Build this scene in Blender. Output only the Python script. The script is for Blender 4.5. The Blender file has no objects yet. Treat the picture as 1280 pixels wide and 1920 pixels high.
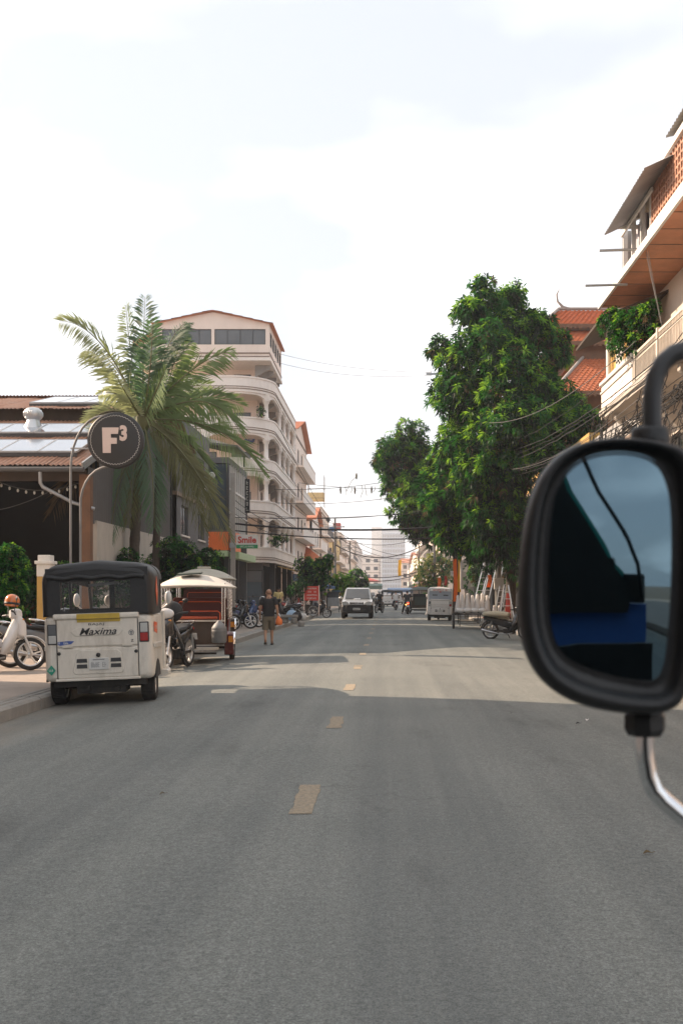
import bpy, math, random
from mathutils import Vector, Matrix
R = math.radians
PI = math.pi
rnd = random.Random(11)
scene = bpy.context.scene
col = scene.collection

# ------------------------------------------------------------------ camera
CAM_H = 1.45
cam_d = bpy.data.cameras.new('camera')
cam = bpy.data.objects.new('camera', cam_d)
col.objects.link(cam)
cam.location = (0, 0, CAM_H)
cam.rotation_euler = (R(90), 0, 0)
cam_d.sensor_fit = 'VERTICAL'
cam_d.sensor_height = 36.0
cam_d.sensor_width = 24.0
cam_d.lens = 1850 / 1920 * 36.0
cam_d.shift_x = -85 / 1920
cam_d.shift_y = 152 / 1920
cam_d.clip_start = 0.05
cam_d.clip_end = 4000
cam_d.dof.use_dof = True
cam_d.dof.focus_distance = 16.0
cam_d.dof.aperture_fstop = 11.0
scene.camera = cam

# ------------------------------------------------------------------ sky, sun, exposure
SUN_EL = R(31)
SUN_DIR = Vector((-0.965 * math.cos(SUN_EL), 0.262 * math.cos(SUN_EL), math.sin(SUN_EL))).normalized()
world = bpy.data.worlds.new('World')
scene.world = world
world.use_nodes = True
wn = world.node_tree
wn.nodes.clear()
w_out = wn.nodes.new('ShaderNodeOutputWorld')
w_bg = wn.nodes.new('ShaderNodeBackground')
w_sky = wn.nodes.new('ShaderNodeTexSky')
w_sky.sky_type = 'NISHITA'
w_sky.sun_disc = False
w_sky.sun_elevation = SUN_EL
w_sky.sun_rotation = math.atan2(SUN_DIR.x, SUN_DIR.y)
w_sky.air_density = 1.0
w_sky.dust_density = 2.6
w_sky.ozone_density = 1.0
w_bg.inputs['Strength'].default_value = 0.135
w_tc = wn.nodes.new('ShaderNodeTexCoord')
w_sep = wn.nodes.new('ShaderNodeSeparateXYZ')
wn.links.new(w_tc.outputs['Generated'], w_sep.inputs[0])
w_add = wn.nodes.new('ShaderNodeMath'); w_add.operation = 'ADD'; w_add.inputs[1].default_value = 0.22
wn.links.new(w_sep.outputs['Z'], w_add.inputs[0])
w_max = wn.nodes.new('ShaderNodeMath'); w_max.operation = 'MAXIMUM'; w_max.inputs[1].default_value = 0.05
wn.links.new(w_add.outputs[0], w_max.inputs[0])
w_dx = wn.nodes.new('ShaderNodeMath'); w_dx.operation = 'DIVIDE'
w_dy = wn.nodes.new('ShaderNodeMath'); w_dy.operation = 'DIVIDE'
wn.links.new(w_sep.outputs['X'], w_dx.inputs[0]); wn.links.new(w_max.outputs[0], w_dx.inputs[1])
wn.links.new(w_sep.outputs['Y'], w_dy.inputs[0]); wn.links.new(w_max.outputs[0], w_dy.inputs[1])
w_cmb = wn.nodes.new('ShaderNodeCombineXYZ')
wn.links.new(w_dx.outputs[0], w_cmb.inputs[0]); wn.links.new(w_dy.outputs[0], w_cmb.inputs[1])
w_cmb.inputs[2].default_value = 7.9
w_noise = wn.nodes.new('ShaderNodeTexNoise')
w_noise.inputs['Scale'].default_value = 1.15
w_noise.inputs['Detail'].default_value = 5.0
w_noise.inputs['Roughness'].default_value = 0.45
w_noise.inputs['Distortion'].default_value = 0.35
wn.links.new(w_cmb.outputs[0], w_noise.inputs['Vector'])
w_ramp = wn.nodes.new('ShaderNodeValToRGB')
w_ramp.color_ramp.elements[0].position = 0.48; w_ramp.color_ramp.elements[0].color = (0.0, 0.0, 0.0, 1)
w_ramp.color_ramp.elements[1].position = 0.88; w_ramp.color_ramp.elements[1].color = (1, 1, 1, 1)
wn.links.new(w_noise.outputs['Fac'], w_ramp.inputs['Fac'])
w_mix = wn.nodes.new('ShaderNodeMix'); w_mix.data_type = 'RGBA'
wn.links.new(w_ramp.outputs['Color'], w_mix.inputs['Factor'])
w_veil = wn.nodes.new('ShaderNodeMix'); w_veil.data_type = 'RGBA'      # even milky haze over the whole sky
w_veil.inputs['Factor'].default_value = 0.9
w_veil.inputs['B'].default_value = (2.24, 2.33, 2.44, 1)
wn.links.new(w_sky.outputs['Color'], w_veil.inputs['A'])
wn.links.new(w_veil.outputs['Result'], w_mix.inputs['A'])
w_mix.inputs['B'].default_value = (5.6, 5.55, 5.5, 1)      # thin sunlit cloud, as radiant as the hazy sky round it
wn.links.new(w_mix.outputs['Result'], w_bg.inputs['Color'])
wn.links.new(w_bg.outputs[0], w_out.inputs['Surface'])

sun_d = bpy.data.lights.new('sun', 'SUN')
sun_d.energy = 3.1
sun_d.angle = R(0.55)
sun_d.color = (1.0, 0.77, 0.57)
sun = bpy.data.objects.new('sun', sun_d)
col.objects.link(sun)
sun.location = SUN_DIR * 60
sun.rotation_euler = (-SUN_DIR).to_track_quat('-Z', 'Y').to_euler()

scene.view_settings.view_transform = 'Standard'
scene.view_settings.look = 'None'
scene.view_settings.exposure = 1.56
scene.view_settings.gamma = 1.0
scene.view_settings.use_curve_mapping = False
scene.render.engine = 'CYCLES'
try:
    scene.cycles.max_bounces = 8
    scene.cycles.volume_bounces = 1
    scene.cycles.transparent_max_bounces = 12
except Exception:
    pass

# ------------------------------------------------------------------ helpers
def P(px, py, Y):
    """point of the place at distance Y seen at photograph pixel (px, py): used to survey positions"""
    return Vector(((px - 725) / 1850 * Y, Y, CAM_H + (1112 - py) / 1850 * Y))

def road_z(x):
    return -0.10 * ((x - 0.15) / 4.6) ** 2

MATS = {}
def mat(name, c=(.5, .5, .5), rough=.6, metal=0., var=.14, scale=2.5, bump=0., bscale=30., spec=.5,
        coat=0., dirt=0., dirtc=(.10, .085, .07), sheen=0., aniso=None, emit=None, estr=0., transl=None, alpha=None, wave=None, brick=None):
    if name in MATS:
        return MATS[name]
    m = bpy.data.materials.new(name)
    m.use_nodes = True
    nt = m.node_tree
    b = nt.nodes['Principled BSDF']
    out = nt.nodes['Material Output']
    b.inputs['Roughness'].default_value = rough
    b.inputs['Metallic'].default_value = metal
    b.inputs['Specular IOR Level'].default_value = spec
    b.inputs['Coat Weight'].default_value = coat
    b.inputs['Coat Roughness'].default_value = .08
    tc = nt.nodes.new('ShaderNodeTexCoord')
    n1 = nt.nodes.new('ShaderNodeTexNoise')
    n1.inputs['Scale'].default_value = scale
    n1.inputs['Detail'].default_value = 6
    n1.inputs['Roughness'].default_value = .62
    src = tc.outputs['Object']
    nt.links.new(src, n1.inputs['Vector'])
    mx = nt.nodes.new('ShaderNodeMix'); mx.data_type = 'RGBA'
    lo = [max(0, k * (1 - var * 1.6)) for k in c]; hi = [min(1, k * (1 + var * 1.3)) for k in c]
    mx.inputs['A'].default_value = (*lo, 1); mx.inputs['B'].default_value = (*hi, 1)
    nt.links.new(n1.outputs['Fac'], mx.inputs['Factor'])
    last = mx.outputs['Result']
    if dirt > 0:
        n2 = nt.nodes.new('ShaderNodeTexNoise')
        n2.inputs['Scale'].default_value = scale * .55 + .3
        n2.inputs['Detail'].default_value = 9; n2.inputs['Roughness'].default_value = .72
        mp = nt.nodes.new('ShaderNodeMapping')
        mp.inputs['Scale'].default_value = (1.7, 1.7, .45)
        nt.links.new(src, mp.inputs['Vector']); nt.links.new(mp.outputs[0], n2.inputs['Vector'])
        rp = nt.nodes.new('ShaderNodeValToRGB')
        rp.color_ramp.elements[0].position = .47; rp.color_ramp.elements[0].color = (0, 0, 0, 1)
        rp.color_ramp.elements[1].position = .74; rp.color_ramp.elements[1].color = (dirt, dirt, dirt, 1)
        nt.links.new(n2.outputs['Fac'], rp.inputs['Fac'])
        m2 = nt.nodes.new('ShaderNodeMix'); m2.data_type = 'RGBA'
        nt.links.new(rp.outputs['Color'], m2.inputs['Factor'])
        nt.links.new(last, m2.inputs['A']); m2.inputs['B'].default_value = (*dirtc, 1)
        last = m2.outputs['Result']
    nt.links.new(last, b.inputs['Base Color'])
    if bump > 0:
        n3 = nt.nodes.new('ShaderNodeTexNoise')
        n3.inputs['Scale'].default_value = bscale; n3.inputs['Detail'].default_value = 4
        nt.links.new(src, n3.inputs['Vector'])
        bp = nt.nodes.new('ShaderNodeBump'); bp.inputs['Strength'].default_value = bump; bp.inputs['Distance'].default_value = .02
        nt.links.new(n3.outputs['Fac'], bp.inputs['Height']); nt.links.new(bp.outputs[0], b.inputs['Normal'])
    if emit:
        b.inputs['Emission Color'].default_value = (*emit, 1); b.inputs['Emission Strength'].default_value = estr
    if transl:
        t = nt.nodes.new('ShaderNodeBsdfTranslucent'); t.inputs['Color'].default_value = (*transl[0], 1)
        ms = nt.nodes.new('ShaderNodeMixShader'); ms.inputs[0].default_value = transl[1]
        nt.links.new(b.outputs[0], ms.inputs[1]); nt.links.new(t.outputs[0], ms.inputs[2]); nt.links.new(ms.outputs[0], out.inputs['Surface'])
    if alpha is not None:
        t = nt.nodes.new('ShaderNodeBsdfTransparent')
        ms = nt.nodes.new('ShaderNodeMixShader'); ms.inputs[0].default_value = alpha
        nt.links.new(t.outputs[0], ms.inputs[1]); nt.links.new(b.outputs[0], ms.inputs[2]); nt.links.new(ms.outputs[0], out.inputs['Surface'])
    MATS[name] = m
    return m

class MB:
    """collects shapes and links them as one mesh object"""
    def __init__(s, M=None):
        s.v = []; s.f = []; s.sm = []; s.mi = []; s.M = M.copy() if M else Matrix.Identity(4); s.k = 0
    def add(s, vs, fs, smooth=False):
        b = len(s.v); Mx = s.M
        s.v += [tuple(Mx @ Vector(p)) for p in vs]
        s.f += [[b + i for i in f] for f in fs]
        s.sm += [smooth] * len(fs); s.mi += [s.k] * len(fs)
        return s
    def box(s, x0, x1, y0, y1, z0, z1):
        return s.add([(x0, y0, z0), (x1, y0, z0), (x1, y1, z0), (x0, y1, z0), (x0, y0, z1), (x1, y0, z1), (x1, y1, z1), (x0, y1, z1)],
                     [(3, 2, 1, 0), (4, 5, 6, 7), (0, 1, 5, 4), (1, 2, 6, 5), (2, 3, 7, 6), (3, 0, 4, 7)])
    def cbox(s, c, d, rot=(0, 0, 0)):
        M0 = s.M; from_e = Matrix.Translation(c) @ __import__('mathutils').Euler(rot).to_matrix().to_4x4()
        s.M = M0 @ from_e
        s.box(-d[0] / 2, d[0] / 2, -d[1] / 2, d[1] / 2, -d[2] / 2, d[2] / 2); s.M = M0
        return s
    def bar(s, a, b, w, h=None):
        a = Vector(a); b = Vector(b); h = h or w
        d = (b - a); L = d.length; d.normalize()
        up = Vector((0, 0, 1)) if abs(d.z) < .95 else Vector((0, 1, 0))
        x = d.cross(up).normalized(); z = x.cross(d)
        vs = []
        for p in (a, b):
            for (i, j) in ((-1, -1), (1, -1), (1, 1), (-1, 1)):
                vs.append(p + x * i * w / 2 + z * j * h / 2)
        return s.add(vs, [(0, 1, 2, 3), (7, 6, 5, 4), (0, 4, 5, 1), (1, 5, 6, 2), (2, 6, 7, 3), (3, 7, 4, 0)])
    def tube(s, pts, r, n=8, caps=True, closed=False):
        pts = [Vector(p) for p in pts]; m = len(pts)
        rs = r if isinstance(r, (list, tuple)) else [r] * m
        vs = []; fs = []; prev = None
        for i, p in enumerate(pts):
            if closed: t = pts[(i + 1) % m] - pts[i - 1]
            else: t = pts[min(i + 1, m - 1)] - pts[max(i - 1, 0)]
            t.normalize()
            if prev is None:
                up = Vector((0, 0, 1)) if abs(t.z) < .9 else Vector((0, 1, 0))
                x = t.cross(up).normalized()
            else:
                x = (prev - t * prev.dot(t)).normalized()
            prev = x; y = t.cross(x)
            for k in range(n):
                a = 2 * PI * k / n
                vs.append(p + (x * math.cos(a) + y * math.sin(a)) * rs[i])
        for i in range(m if closed else m - 1):
            j = (i + 1) % m
            for k in range(n):
                l = (k + 1) % n
                fs.append((i * n + k, i * n + l, j * n + l, j * n + k))
        s.add(vs, fs, True)
        if caps and not closed:
            s.add(vs[:n], [list(range(n))[::-1]]); s.add(vs[-n:], [list(range(n))])
        return s
    def lathe(s, prof, n=20, c=(0, 0, 0), axis='z', smooth=True, arc=2 * PI):
        vs = []; fs = []; m = len(prof); full = abs(arc - 2 * PI) < 1e-6
        N = n if full else n + 1
        for k in range(N):
            a = arc * k / n
            for (r, z) in prof:
                x, y = r * math.cos(a), r * math.sin(a)
                q = (x, y, z) if axis == 'z' else ((z, x, y) if axis == 'x' else (x, z, y))
                vs.append((q[0] + c[0], q[1] + c[1], q[2] + c[2]))
        for k in range(n):
            l = (k + 1) % N
            for i in range(m - 1):
                f = (k * m + i, l * m + i, l * m + i + 1, k * m + i + 1)
                fs.append(f if axis != 'y' else f[::-1])
        return s.add(vs, fs, smooth)
    def loft(s, rings, caps=True, smooth=True, closed=True):
        n = len(rings[0]); vs = [p for r in rings for p in r]; fs = []
        for i in range(len(rings) - 1):
            for k in range(n if closed else n - 1):
                l = (k + 1) % n
                fs.append((i * n + k, i * n + l, (i + 1) * n + l, (i + 1) * n + k))
        s.add(vs, fs, smooth)
        if caps:
            s.add(rings[0], [list(range(n))[::-1]]); s.add(rings[-1], [list(range(n))])
        return s
    def ext(s, out, d0, d1, plane='xz'):
        """extrude a 2D outline between d0 and d1 along the third axis"""
        n = len(out)
        def q(p, d):
            return (p[0], d, p[1]) if plane == 'xz' else ((d, p[0], p[1]) if plane == 'yz' else (p[0], p[1], d))
        vs = [q(p, d0) for p in out] + [q(p, d1) for p in out]
        fs = [list(range(n)), list(range(2 * n - 1, n - 1, -1))]
        for i in range(n):
            j = (i + 1) % n
            fs.append((i, n + i, n + j, j))
        return s.add(vs, fs)
    def quad(s, a, b, c, d, smooth=False):
        return s.add([a, b, c, d], [(0, 1, 2, 3)], smooth)
    def ell(s, c, r, n=14, m=9):
        prof = []
        vs = []; fs = []
        for i in range(m + 1):
            t = PI * i / m
            for k in range(n):
                a = 2 * PI * k / n
                vs.append((c[0] + r[0] * math.sin(t) * math.cos(a), c[1] + r[1] * math.sin(t) * math.sin(a), c[2] + r[2] * math.cos(t)))
        for i in range(m):
            for k in range(n):
                l = (k + 1) % n
                fs.append((i * n + k, (i + 1) * n + k, (i + 1) * n + l, i * n + l))
        return s.add(vs, fs, True)
    def text(s, body, size, c, ax=(1, 0, 0), up=(0, 0, 1), shear=0., bold=0., depth=.002, spacing=1., fit=None, fith=None):
        """flat lettering centred on c, raised by depth towards ax x up"""
        vs, fs = text_mesh(body, shear, bold, spacing)
        xs = [p[0] for p in vs]; ys = [p[1] for p in vs]
        w = max(xs) - min(xs); h = max(ys) - min(ys)
        sx = sy = size
        if fit: sx = fit / w
        if fith: sy = fith / h
        cx = (max(xs) + min(xs)) / 2; cy = (max(ys) + min(ys)) / 2
        ax = Vector(ax).normalized(); up = Vector(up).normalized(); nn = ax.cross(up)
        c = Vector(c)
        q = [c + ax * (p[0] - cx) * sx + up * (p[1] - cy) * sy + nn * depth for p in vs]
        return s.add(q, fs)
    def scrawl(s, c, w, h, ax=(1, 0, 0), up=(0, 0, 1), depth=.003, seed=1, n=None, stack=False):
        """row of small strokes for lettering too small to read in the photograph"""
        r = random.Random(seed); ax = Vector(ax).normalized(); up = Vector(up).normalized(); nn = ax.cross(up); c = Vector(c) + nn * depth
        n = n or max(3, int(w / (h * .75)))
        def bar(a0, a1, b0, b1): s.add([c + ax * a0 + up * b0, c + ax * a1 + up * b0, c + ax * a1 + up * b1, c + ax * a0 + up * b1], [(0, 1, 2, 3)])
        for k in range(n):
            if r.random() < .1: continue
            g = w / n; x0 = -w / 2 + g * k + g * .1; x1 = x0 + g * .72; t = min(g, h) * .2
            bar(x0, x0 + t, -h / 2, h / 2)
            for z in r.sample((-h / 2, -t / 2, h / 2 - t), r.choice((1, 2, 2, 3))): bar(x0 + t, x1, z, z + t)
            if r.random() < .55: bar(x1 - t, x1, -h / 2 + t, h / 2 * r.choice((1, .2)))
        return s
    def build(s, name, m=None, parent=None, bevel=0., seg=2, weld=False):
        me = bpy.data.meshes.new(name)
        me.from_pydata(s.v, [], s.f)
        ms = m if isinstance(m, (list, tuple)) else [m]
        for k in ms:
            me.materials.append(MATS[k] if isinstance(k, str) else k)
        me.polygons.foreach_set('use_smooth', s.sm)
        me.polygons.foreach_set('material_index', s.mi)
        me.update()
        o = bpy.data.objects.new(name, me)
        col.objects.link(o)
        if parent: o.parent = parent
        if bevel > 0:
            b = o.modifiers.new('bevel', 'BEVEL'); b.width = bevel; b.segments = seg; b.limit_method = 'ANGLE'; b.angle_limit = R(40)
        return o

TXT = {}
def text_mesh(body, shear=0., bold=0., spacing=1.):
    key = (body, shear, bold, spacing)
    if key not in TXT:
        cu = bpy.data.curves.new('lettering', 'FONT')
        cu.body = body; cu.shear = shear; cu.offset = bold; cu.space_character = spacing; cu.resolution_u = 3
        o = bpy.data.objects.new('lettering', cu); col.objects.link(o)
        dg = bpy.context.evaluated_depsgraph_get()
        me = bpy.data.meshes.new_from_object(o.evaluated_get(dg))
        TXT[key] = ([tuple(v.co) for v in me.vertices], [list(p.vertices) for p in me.polygons])
        bpy.data.objects.remove(o); bpy.data.curves.remove(cu); bpy.data.meshes.remove(me)
    return TXT[key]
for _t in (('Smile', 0, .03, 1.0), ('BAJAJ', 0, .012, 1.1), ('Maxima', .35, .035, 1.0), ('F', 0, .09, 1), ('3', 0, .05, 1)):
    text_mesh(*_t)

def tag(o, label=None, cat=None, group=None, kind=None):
    if label: o['label'] = label
    if cat: o['category'] = cat
    if group: o['group'] = group
    if kind: o['kind'] = kind
    return o
def thing(name, label, cat, loc=(0, 0, 0), rz=0., group=None, rx=0., ry=0.):
    o = bpy.data.objects.new(name, None)
    o.empty_display_size = .2
    col.objects.link(o)
    o.location = loc; o.rotation_euler = (rx, ry, rz)
    return tag(o, label, cat, group)
def copy_tree(o, parent=None):
    c = o.copy(); col.objects.link(c); c.parent = parent
    for ch in list(o.children):
        copy_tree(ch, c)
    return c
def rrect(hw, z0, z1, r, y, n=4, cx=0.):
    """rounded rectangle ring in the xz plane at depth y"""
    pts = []
    for (sx, sz, a0) in ((1, 0, -90), (1, 1, 0), (-1, 1, 90), (-1, 0, 180)):
        ox = cx + sx * (hw - r); oz = (z1 - r) if sz else (z0 + r)
        for k in range(n + 1):
            a = R(a0 + 90 * k / n)
            pts.append((ox + r * math.cos(a), y, oz + r * math.sin(a)))
    return pts
class Wall:
    """local frame of a wall: u along it, n outwards, z up"""
    def __init__(s, o, u):
        s.o = Vector(o); s.u = Vector(u).normalized(); s.n = s.u.cross(Vector((0, 0, 1)))
        s.M = Matrix(((s.u.x, s.n.x, 0, s.o.x), (s.u.y, s.n.y, 0, s.o.y), (s.u.z, s.n.z, 1, s.o.z), (0, 0, 0, 1)))
    def mb(s): return MB(s.M)
    def panel(s, b, u0, u1, z0, z1, holes=(), t=.2):
        """sheet of thickness t (behind n=0) with real openings"""
        us = sorted({u0, u1, *[h[0] for h in holes], *[h[1] for h in holes]}); zs = sorted({z0, z1, *[h[2] for h in holes], *[h[3] for h in holes]})
        us = [u for u in us if u0 - 1e-6 <= u <= u1 + 1e-6]; zs = [z for z in zs if z0 - 1e-6 <= z <= z1 + 1e-6]
        def inside(u, z): return any(h[0] < u < h[1] and h[2] < z < h[3] for h in holes)
        for i in range(len(us) - 1):
            for j in range(len(zs) - 1):
                a, c, d, e = us[i], us[i + 1], zs[j], zs[j + 1]
                if inside((a + c) / 2, (d + e) / 2): continue
                b.add([(a, 0, d), (c, 0, d), (c, 0, e), (a, 0, e)], [(0, 1, 2, 3)])
                b.add([(a, -t, d), (c, -t, d), (c, -t, e), (a, -t, e)], [(3, 2, 1, 0)])
        for (a, c, d, e) in list(holes) + [None] if False else holes:
            b.add([(a, 0, d), (c, 0, d), (c, 0, e), (a, 0, e), (a, -t, d), (c, -t, d), (c, -t, e), (a, -t, e)], [(0, 4, 5, 1), (1, 5, 6, 2), (2, 6, 7, 3), (3, 7, 4, 0)])
        b.add([(u0, 0, z0), (u1, 0, z0), (u1, 0, z1), (u0, 0, z1), (u0, -t, z0), (u1, -t, z0), (u1, -t, z1), (u0, -t, z1)], [(0, 1, 5, 4), (1, 2, 6, 5), (2, 3, 7, 6), (3, 0, 4, 7)])
        return b
    def window(s, parent, u0, u1, z0, z1, frame='frame_dark', glass='glass_dark', mull=1, trans=0, dep=.1, fw=.05, sill=None, name='window'):
        b = s.mb()
        b.box(u0, u1, -dep - .03, -dep + .03, z0, z0 + fw); b.box(u0, u1, -dep - .03, -dep + .03, z1 - fw, z1)
        b.box(u0, u0 + fw, -dep - .03, -dep + .03, z0 + fw, z1 - fw); b.box(u1 - fw, u1, -dep - .03, -dep + .03, z0 + fw, z1 - fw)
        for k in range(1, mull + 1):
            uu = u0 + (u1 - u0) * k / (mull + 1)
            b.box(uu - fw * .4, uu + fw * .4, -dep - .028, -dep + .028, z0 + fw, z1 - fw)
        for k in range(1, trans + 1):
            zz = z0 + (z1 - z0) * k / (trans + 1)
            b.box(u0 + fw, u1 - fw, -dep - .026, -dep + .026, zz - fw * .4, zz + fw * .4)
        w = b.build(name, frame, parent)
        for k in range(mull + 1):
            a = u0 + (u1 - u0) * k / (mull + 1) + .01; c = u0 + (u1 - u0) * (k + 1) / (mull + 1) - .01
            p = s.mb(); p.box(a, c, -dep - .012, -dep - .004, z0 + .01, z1 - .01)
            p.build('pane', glass, w)
        if sill:
            p = s.mb(); p.box(u0 - .06, u1 + .06, -.02, .07, z0 - .07, z0 - .003); p.build('sill', sill, w)
        return w
# ------------------------------------------------------------------ materials
mat('white_paint', (.72, .70, .66), .45, var=.05, dirt=.35, dirtc=(.30, .26, .21), scale=3)
mat('cab_white', (.70, .65, .57), .38, var=.07, dirt=.6, dirtc=(.33, .28, .22), scale=5, coat=.25)
mat('black_vinyl', (.017, .017, .018), .5, var=.25, bump=.25, bscale=14)
mat('black_plastic', (.013, .013, .014), .44, var=.3, scale=14, bump=.10, bscale=260, dirt=.16, dirtc=(.09, .085, .075))
mat('rubber', (.024, .023, .022), .85, var=.3, dirt=.4, dirtc=(.12, .10, .08), bump=.2, bscale=80)
mat('chassis', (.03, .028, .026), .8, var=.4, dirt=.4, dirtc=(.10, .08, .06))
mat('steel', (.45, .45, .46), .35, metal=1., var=.15)
mat('chrome', (.82, .82, .83), .08, metal=1., var=.04)
mat('alloy', (.62, .62, .62), .35, metal=.8, var=.08, dirt=.2)
mat('galv', (.42, .43, .44), .5, metal=.7, var=.15, dirt=.3)
mat('glass_dark', (.028, .033, .038), .07, var=.4, scale=.6, spec=.7)
mat('glass_grey', (.11, .12, .13), .12, var=.3, scale=.5, spec=.6)
mat('glass_blue', (.05, .075, .095), .08, var=.4, scale=.5, spec=.8)
mat('clear_glass', (.2, .22, .23), .04, var=.02, alpha=.07, spec=.8)
mat('frame_dark', (.045, .045, .047), .5, var=.2)
mat('frame_white', (.62, .60, .57), .5, var=.1, dirt=.2)
mat('red_lens', (.36, .015, .012), .15, var=.2, spec=.7)
mat('red_glow', (.6, .02, .01), .2, var=.1, emit=(1, .05, .02), estr=5.0)
mat('amber_glow', (.7, .3, .03), .2, var=.1, emit=(1, .45, .08), estr=4.0)
mat('clear_lens', (.50, .50, .48), .12, var=.2, spec=.8)
mat('amber_lens', (.65, .24, .02), .15, var=.1, spec=.7)
mat('sticker_orange', (.78, .13, .035), .45, var=.08, dirt=.12)
mat('sticker_yellow', (.55, .38, .05), .5, var=.12, dirt=.25)
mat('sticker_green', (.02, .26, .17), .45, var=.1)
mat('sticker_blue', (.06, .11, .33), .5, var=.2)
mat('sticker_white', (.75, .74, .72), .5, var=.05)
mat('ink', (.03, .03, .03), .55, var=.1)
mat('ink_grey', (.25, .25, .25), .55, var=.1)
mat('plate_white', (.62, .62, .60), .45, var=.05, dirt=.2)
mat('skin', (.42, .24, .155), .55, var=.1, scale=8)
mat('hair', (.018, .015, .013), .6, var=.3, scale=30)
mat('shaved', (.30, .17, .11), .6, var=.15, scale=20)
mat('cloth_black', (.022, .022, .023), .9, var=.25, scale=9, bump=.3, bscale=12)
mat('cloth_khaki', (.17, .145, .105), .9, var=.15, scale=9, bump=.3, bscale=12)
mat('cloth_blue', (.42, .50, .62), .85, var=.12, scale=9, bump=.3, bscale=12)
mat('cloth_navy', (.035, .045, .07), .9, var=.2, scale=9)
mat('cloth_dark', (.04, .04, .042), .9, var=.3, scale=9)
mat('cloth_yellow', (.62, .50, .22), .85, var=.1, scale=9)
mat('cloth_white', (.66, .65, .64), .85, var=.1, scale=9)
mat('bag_orange', (.80, .20, .05), .5, var=.15, scale=12, bump=.5, bscale=25)
mat('bag_blue', (.35, .50, .66), .5, var=.2, scale=12, bump=.5, bscale=25)
mat('bag_white', (.66, .64, .62), .5, var=.12, scale=12, bump=.5, bscale=25)
mat('wrap_white', (.82, .78, .75), .42, var=.06, scale=14, bump=.5, bscale=22, transl=((.8, .75, .7), .35))
mat('concrete', (.33, .31, .28), .85, var=.16, scale=1.5, dirt=.45, bump=.3, bscale=40)
mat('concrete_pale', (.46, .42, .37), .85, var=.12, scale=1.2, dirt=.4, dirtc=(.20, .17, .14), bump=.2, bscale=30)
mat('plaster_cream', (.66, .56, .48), .85, var=.07, scale=.8, dirt=.3, dirtc=(.34, .28, .23))
mat('plaster_pink', (.80, .68, .60), .8, var=.06, scale=.7, dirt=.22, dirtc=(.42, .34, .29))
mat('plaster_white', (.80, .73, .67), .75, var=.05, scale=.8, dirt=.22, dirtc=(.42, .36, .31))
mat('plaster_ochre', (.52, .33, .10), .85, var=.1, scale=1.2, dirt=.35, dirtc=(.25, .16, .08))
mat('plaster_yellow', (.62, .47, .23), .85, var=.1, scale=.8, dirt=.3, dirtc=(.33, .25, .16))
mat('plaster_grey', (.36, .35, .34), .85, var=.1, scale=.8, dirt=.35)
mat('plaster_blue', (.33, .38, .45), .8, var=.1, scale=.8, dirt=.25, dirtc=(.25, .25, .26))
mat('trim_brown', (.22, .16, .12), .7, var=.15, dirt=.2)
mat('brick', (.40, .16, .10), .85, var=.22, scale=3, dirt=.3)
mat('tile_orange', (.56, .17, .07), .75, var=.22, scale=4, dirt=.35, dirtc=(.20, .09, .055), bump=.2, bscale=20)
mat('tile_soft', (.58, .24, .14), .75, var=.15, scale=2, dirt=.25, dirtc=(.34, .17, .12))
mat('ridge_grey', (.34, .30, .27), .8, var=.15)
mat('rust_sheet', (.30, .145, .085), .7, metal=.15, var=.35, scale=2.2, dirt=.5, dirtc=(.42, .34, .29))
mat('zinc_sheet', (.30, .31, .32), .5, metal=.5, var=.18, scale=1.5, dirt=.45, dirtc=(.20, .15, .11))
mat('grey_sheet', (.095, .092, .092), .7, metal=.1, var=.2, scale=1.5, dirt=.4)
mat('solar_cell', (.10, .12, .16), .10, var=.1, spec=1., coat=1.)
mat('wood_dark', (.060, .040, .028), .75, var=.3, scale=3, dirt=.2)
mat('wood_rust', (.17, .085, .045), .75, var=.3, scale=2.5, dirt=.35)
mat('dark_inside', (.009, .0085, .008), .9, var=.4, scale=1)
mat('soffit_orange', (.56, .26, .15), .75, var=.2, scale=2.0, dirt=.65, dirtc=(.36, .2, .13))
mat('curtain', (.50, .48, .52), .9, var=.12, scale=3)
mat('lattice', (.47, .25, .17), .85, var=.16, scale=5, dirt=.25)
mat('iron_cream', (.60, .54, .46), .6, var=.1, dirt=.3, dirtc=(.25, .16, .1))
mat('iron_grey', (.22, .22, .22), .6, metal=.3, var=.2, dirt=.3)
mat('sign_black', (.020, .021, .022), .5, var=.25, scale=4)
mat('sign_pink', (.66, .53, .47), .6, var=.06)
mat('sign_white', (.66, .64, .60), .55, var=.05, dirt=.15, dirtc=(.4, .36, .32))
mat('sign_red', (.50, .035, .02), .5, var=.1)
mat('sign_orange', (.80, .17, .04), .5, var=.12)
mat('sign_green', (.03, .27, .10), .5, var=.1)
mat('sign_lime', (.42, .55, .33), .55, var=.1)
mat('red_vinyl', (.095, .014, .009), .42, var=.2, scale=6, spec=.5)
mat('red_lacquer', (.11, .015, .009), .3, var=.3, scale=12, coat=.4)
mat('orange_vinyl', (.42, .075, .025), .45, var=.15, scale=8)
mat('canopy_cloth', (.66, .61, .54), .8, var=.06, scale=2, dirt=.25, dirtc=(.42, .36, .28))
mat('canopy_grey', (.40, .38, .32), .85, var=.1, scale=2, dirt=.3)
mat('canopy_dark', (.055, .07, .06), .7, var=.2, scale=2)
mat('paint_black', (.018, .018, .02), .22, var=.2, coat=.6)
mat('paint_grey', (.13, .14, .15), .3, var=.1, coat=.5)
mat('paint_blue', (.03, .06, .16), .25, var=.1, coat=.6)
mat('paint_red', (.36, .03, .02), .25, var=.1, coat=.6)
mat('paint_silver', (.50, .50, .49), .3, metal=.55, var=.06, coat=.5, dirt=.2)
mat('paint_pearl', (.68, .66, .64), .3, var=.05, coat=.5, dirt=.15)
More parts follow.
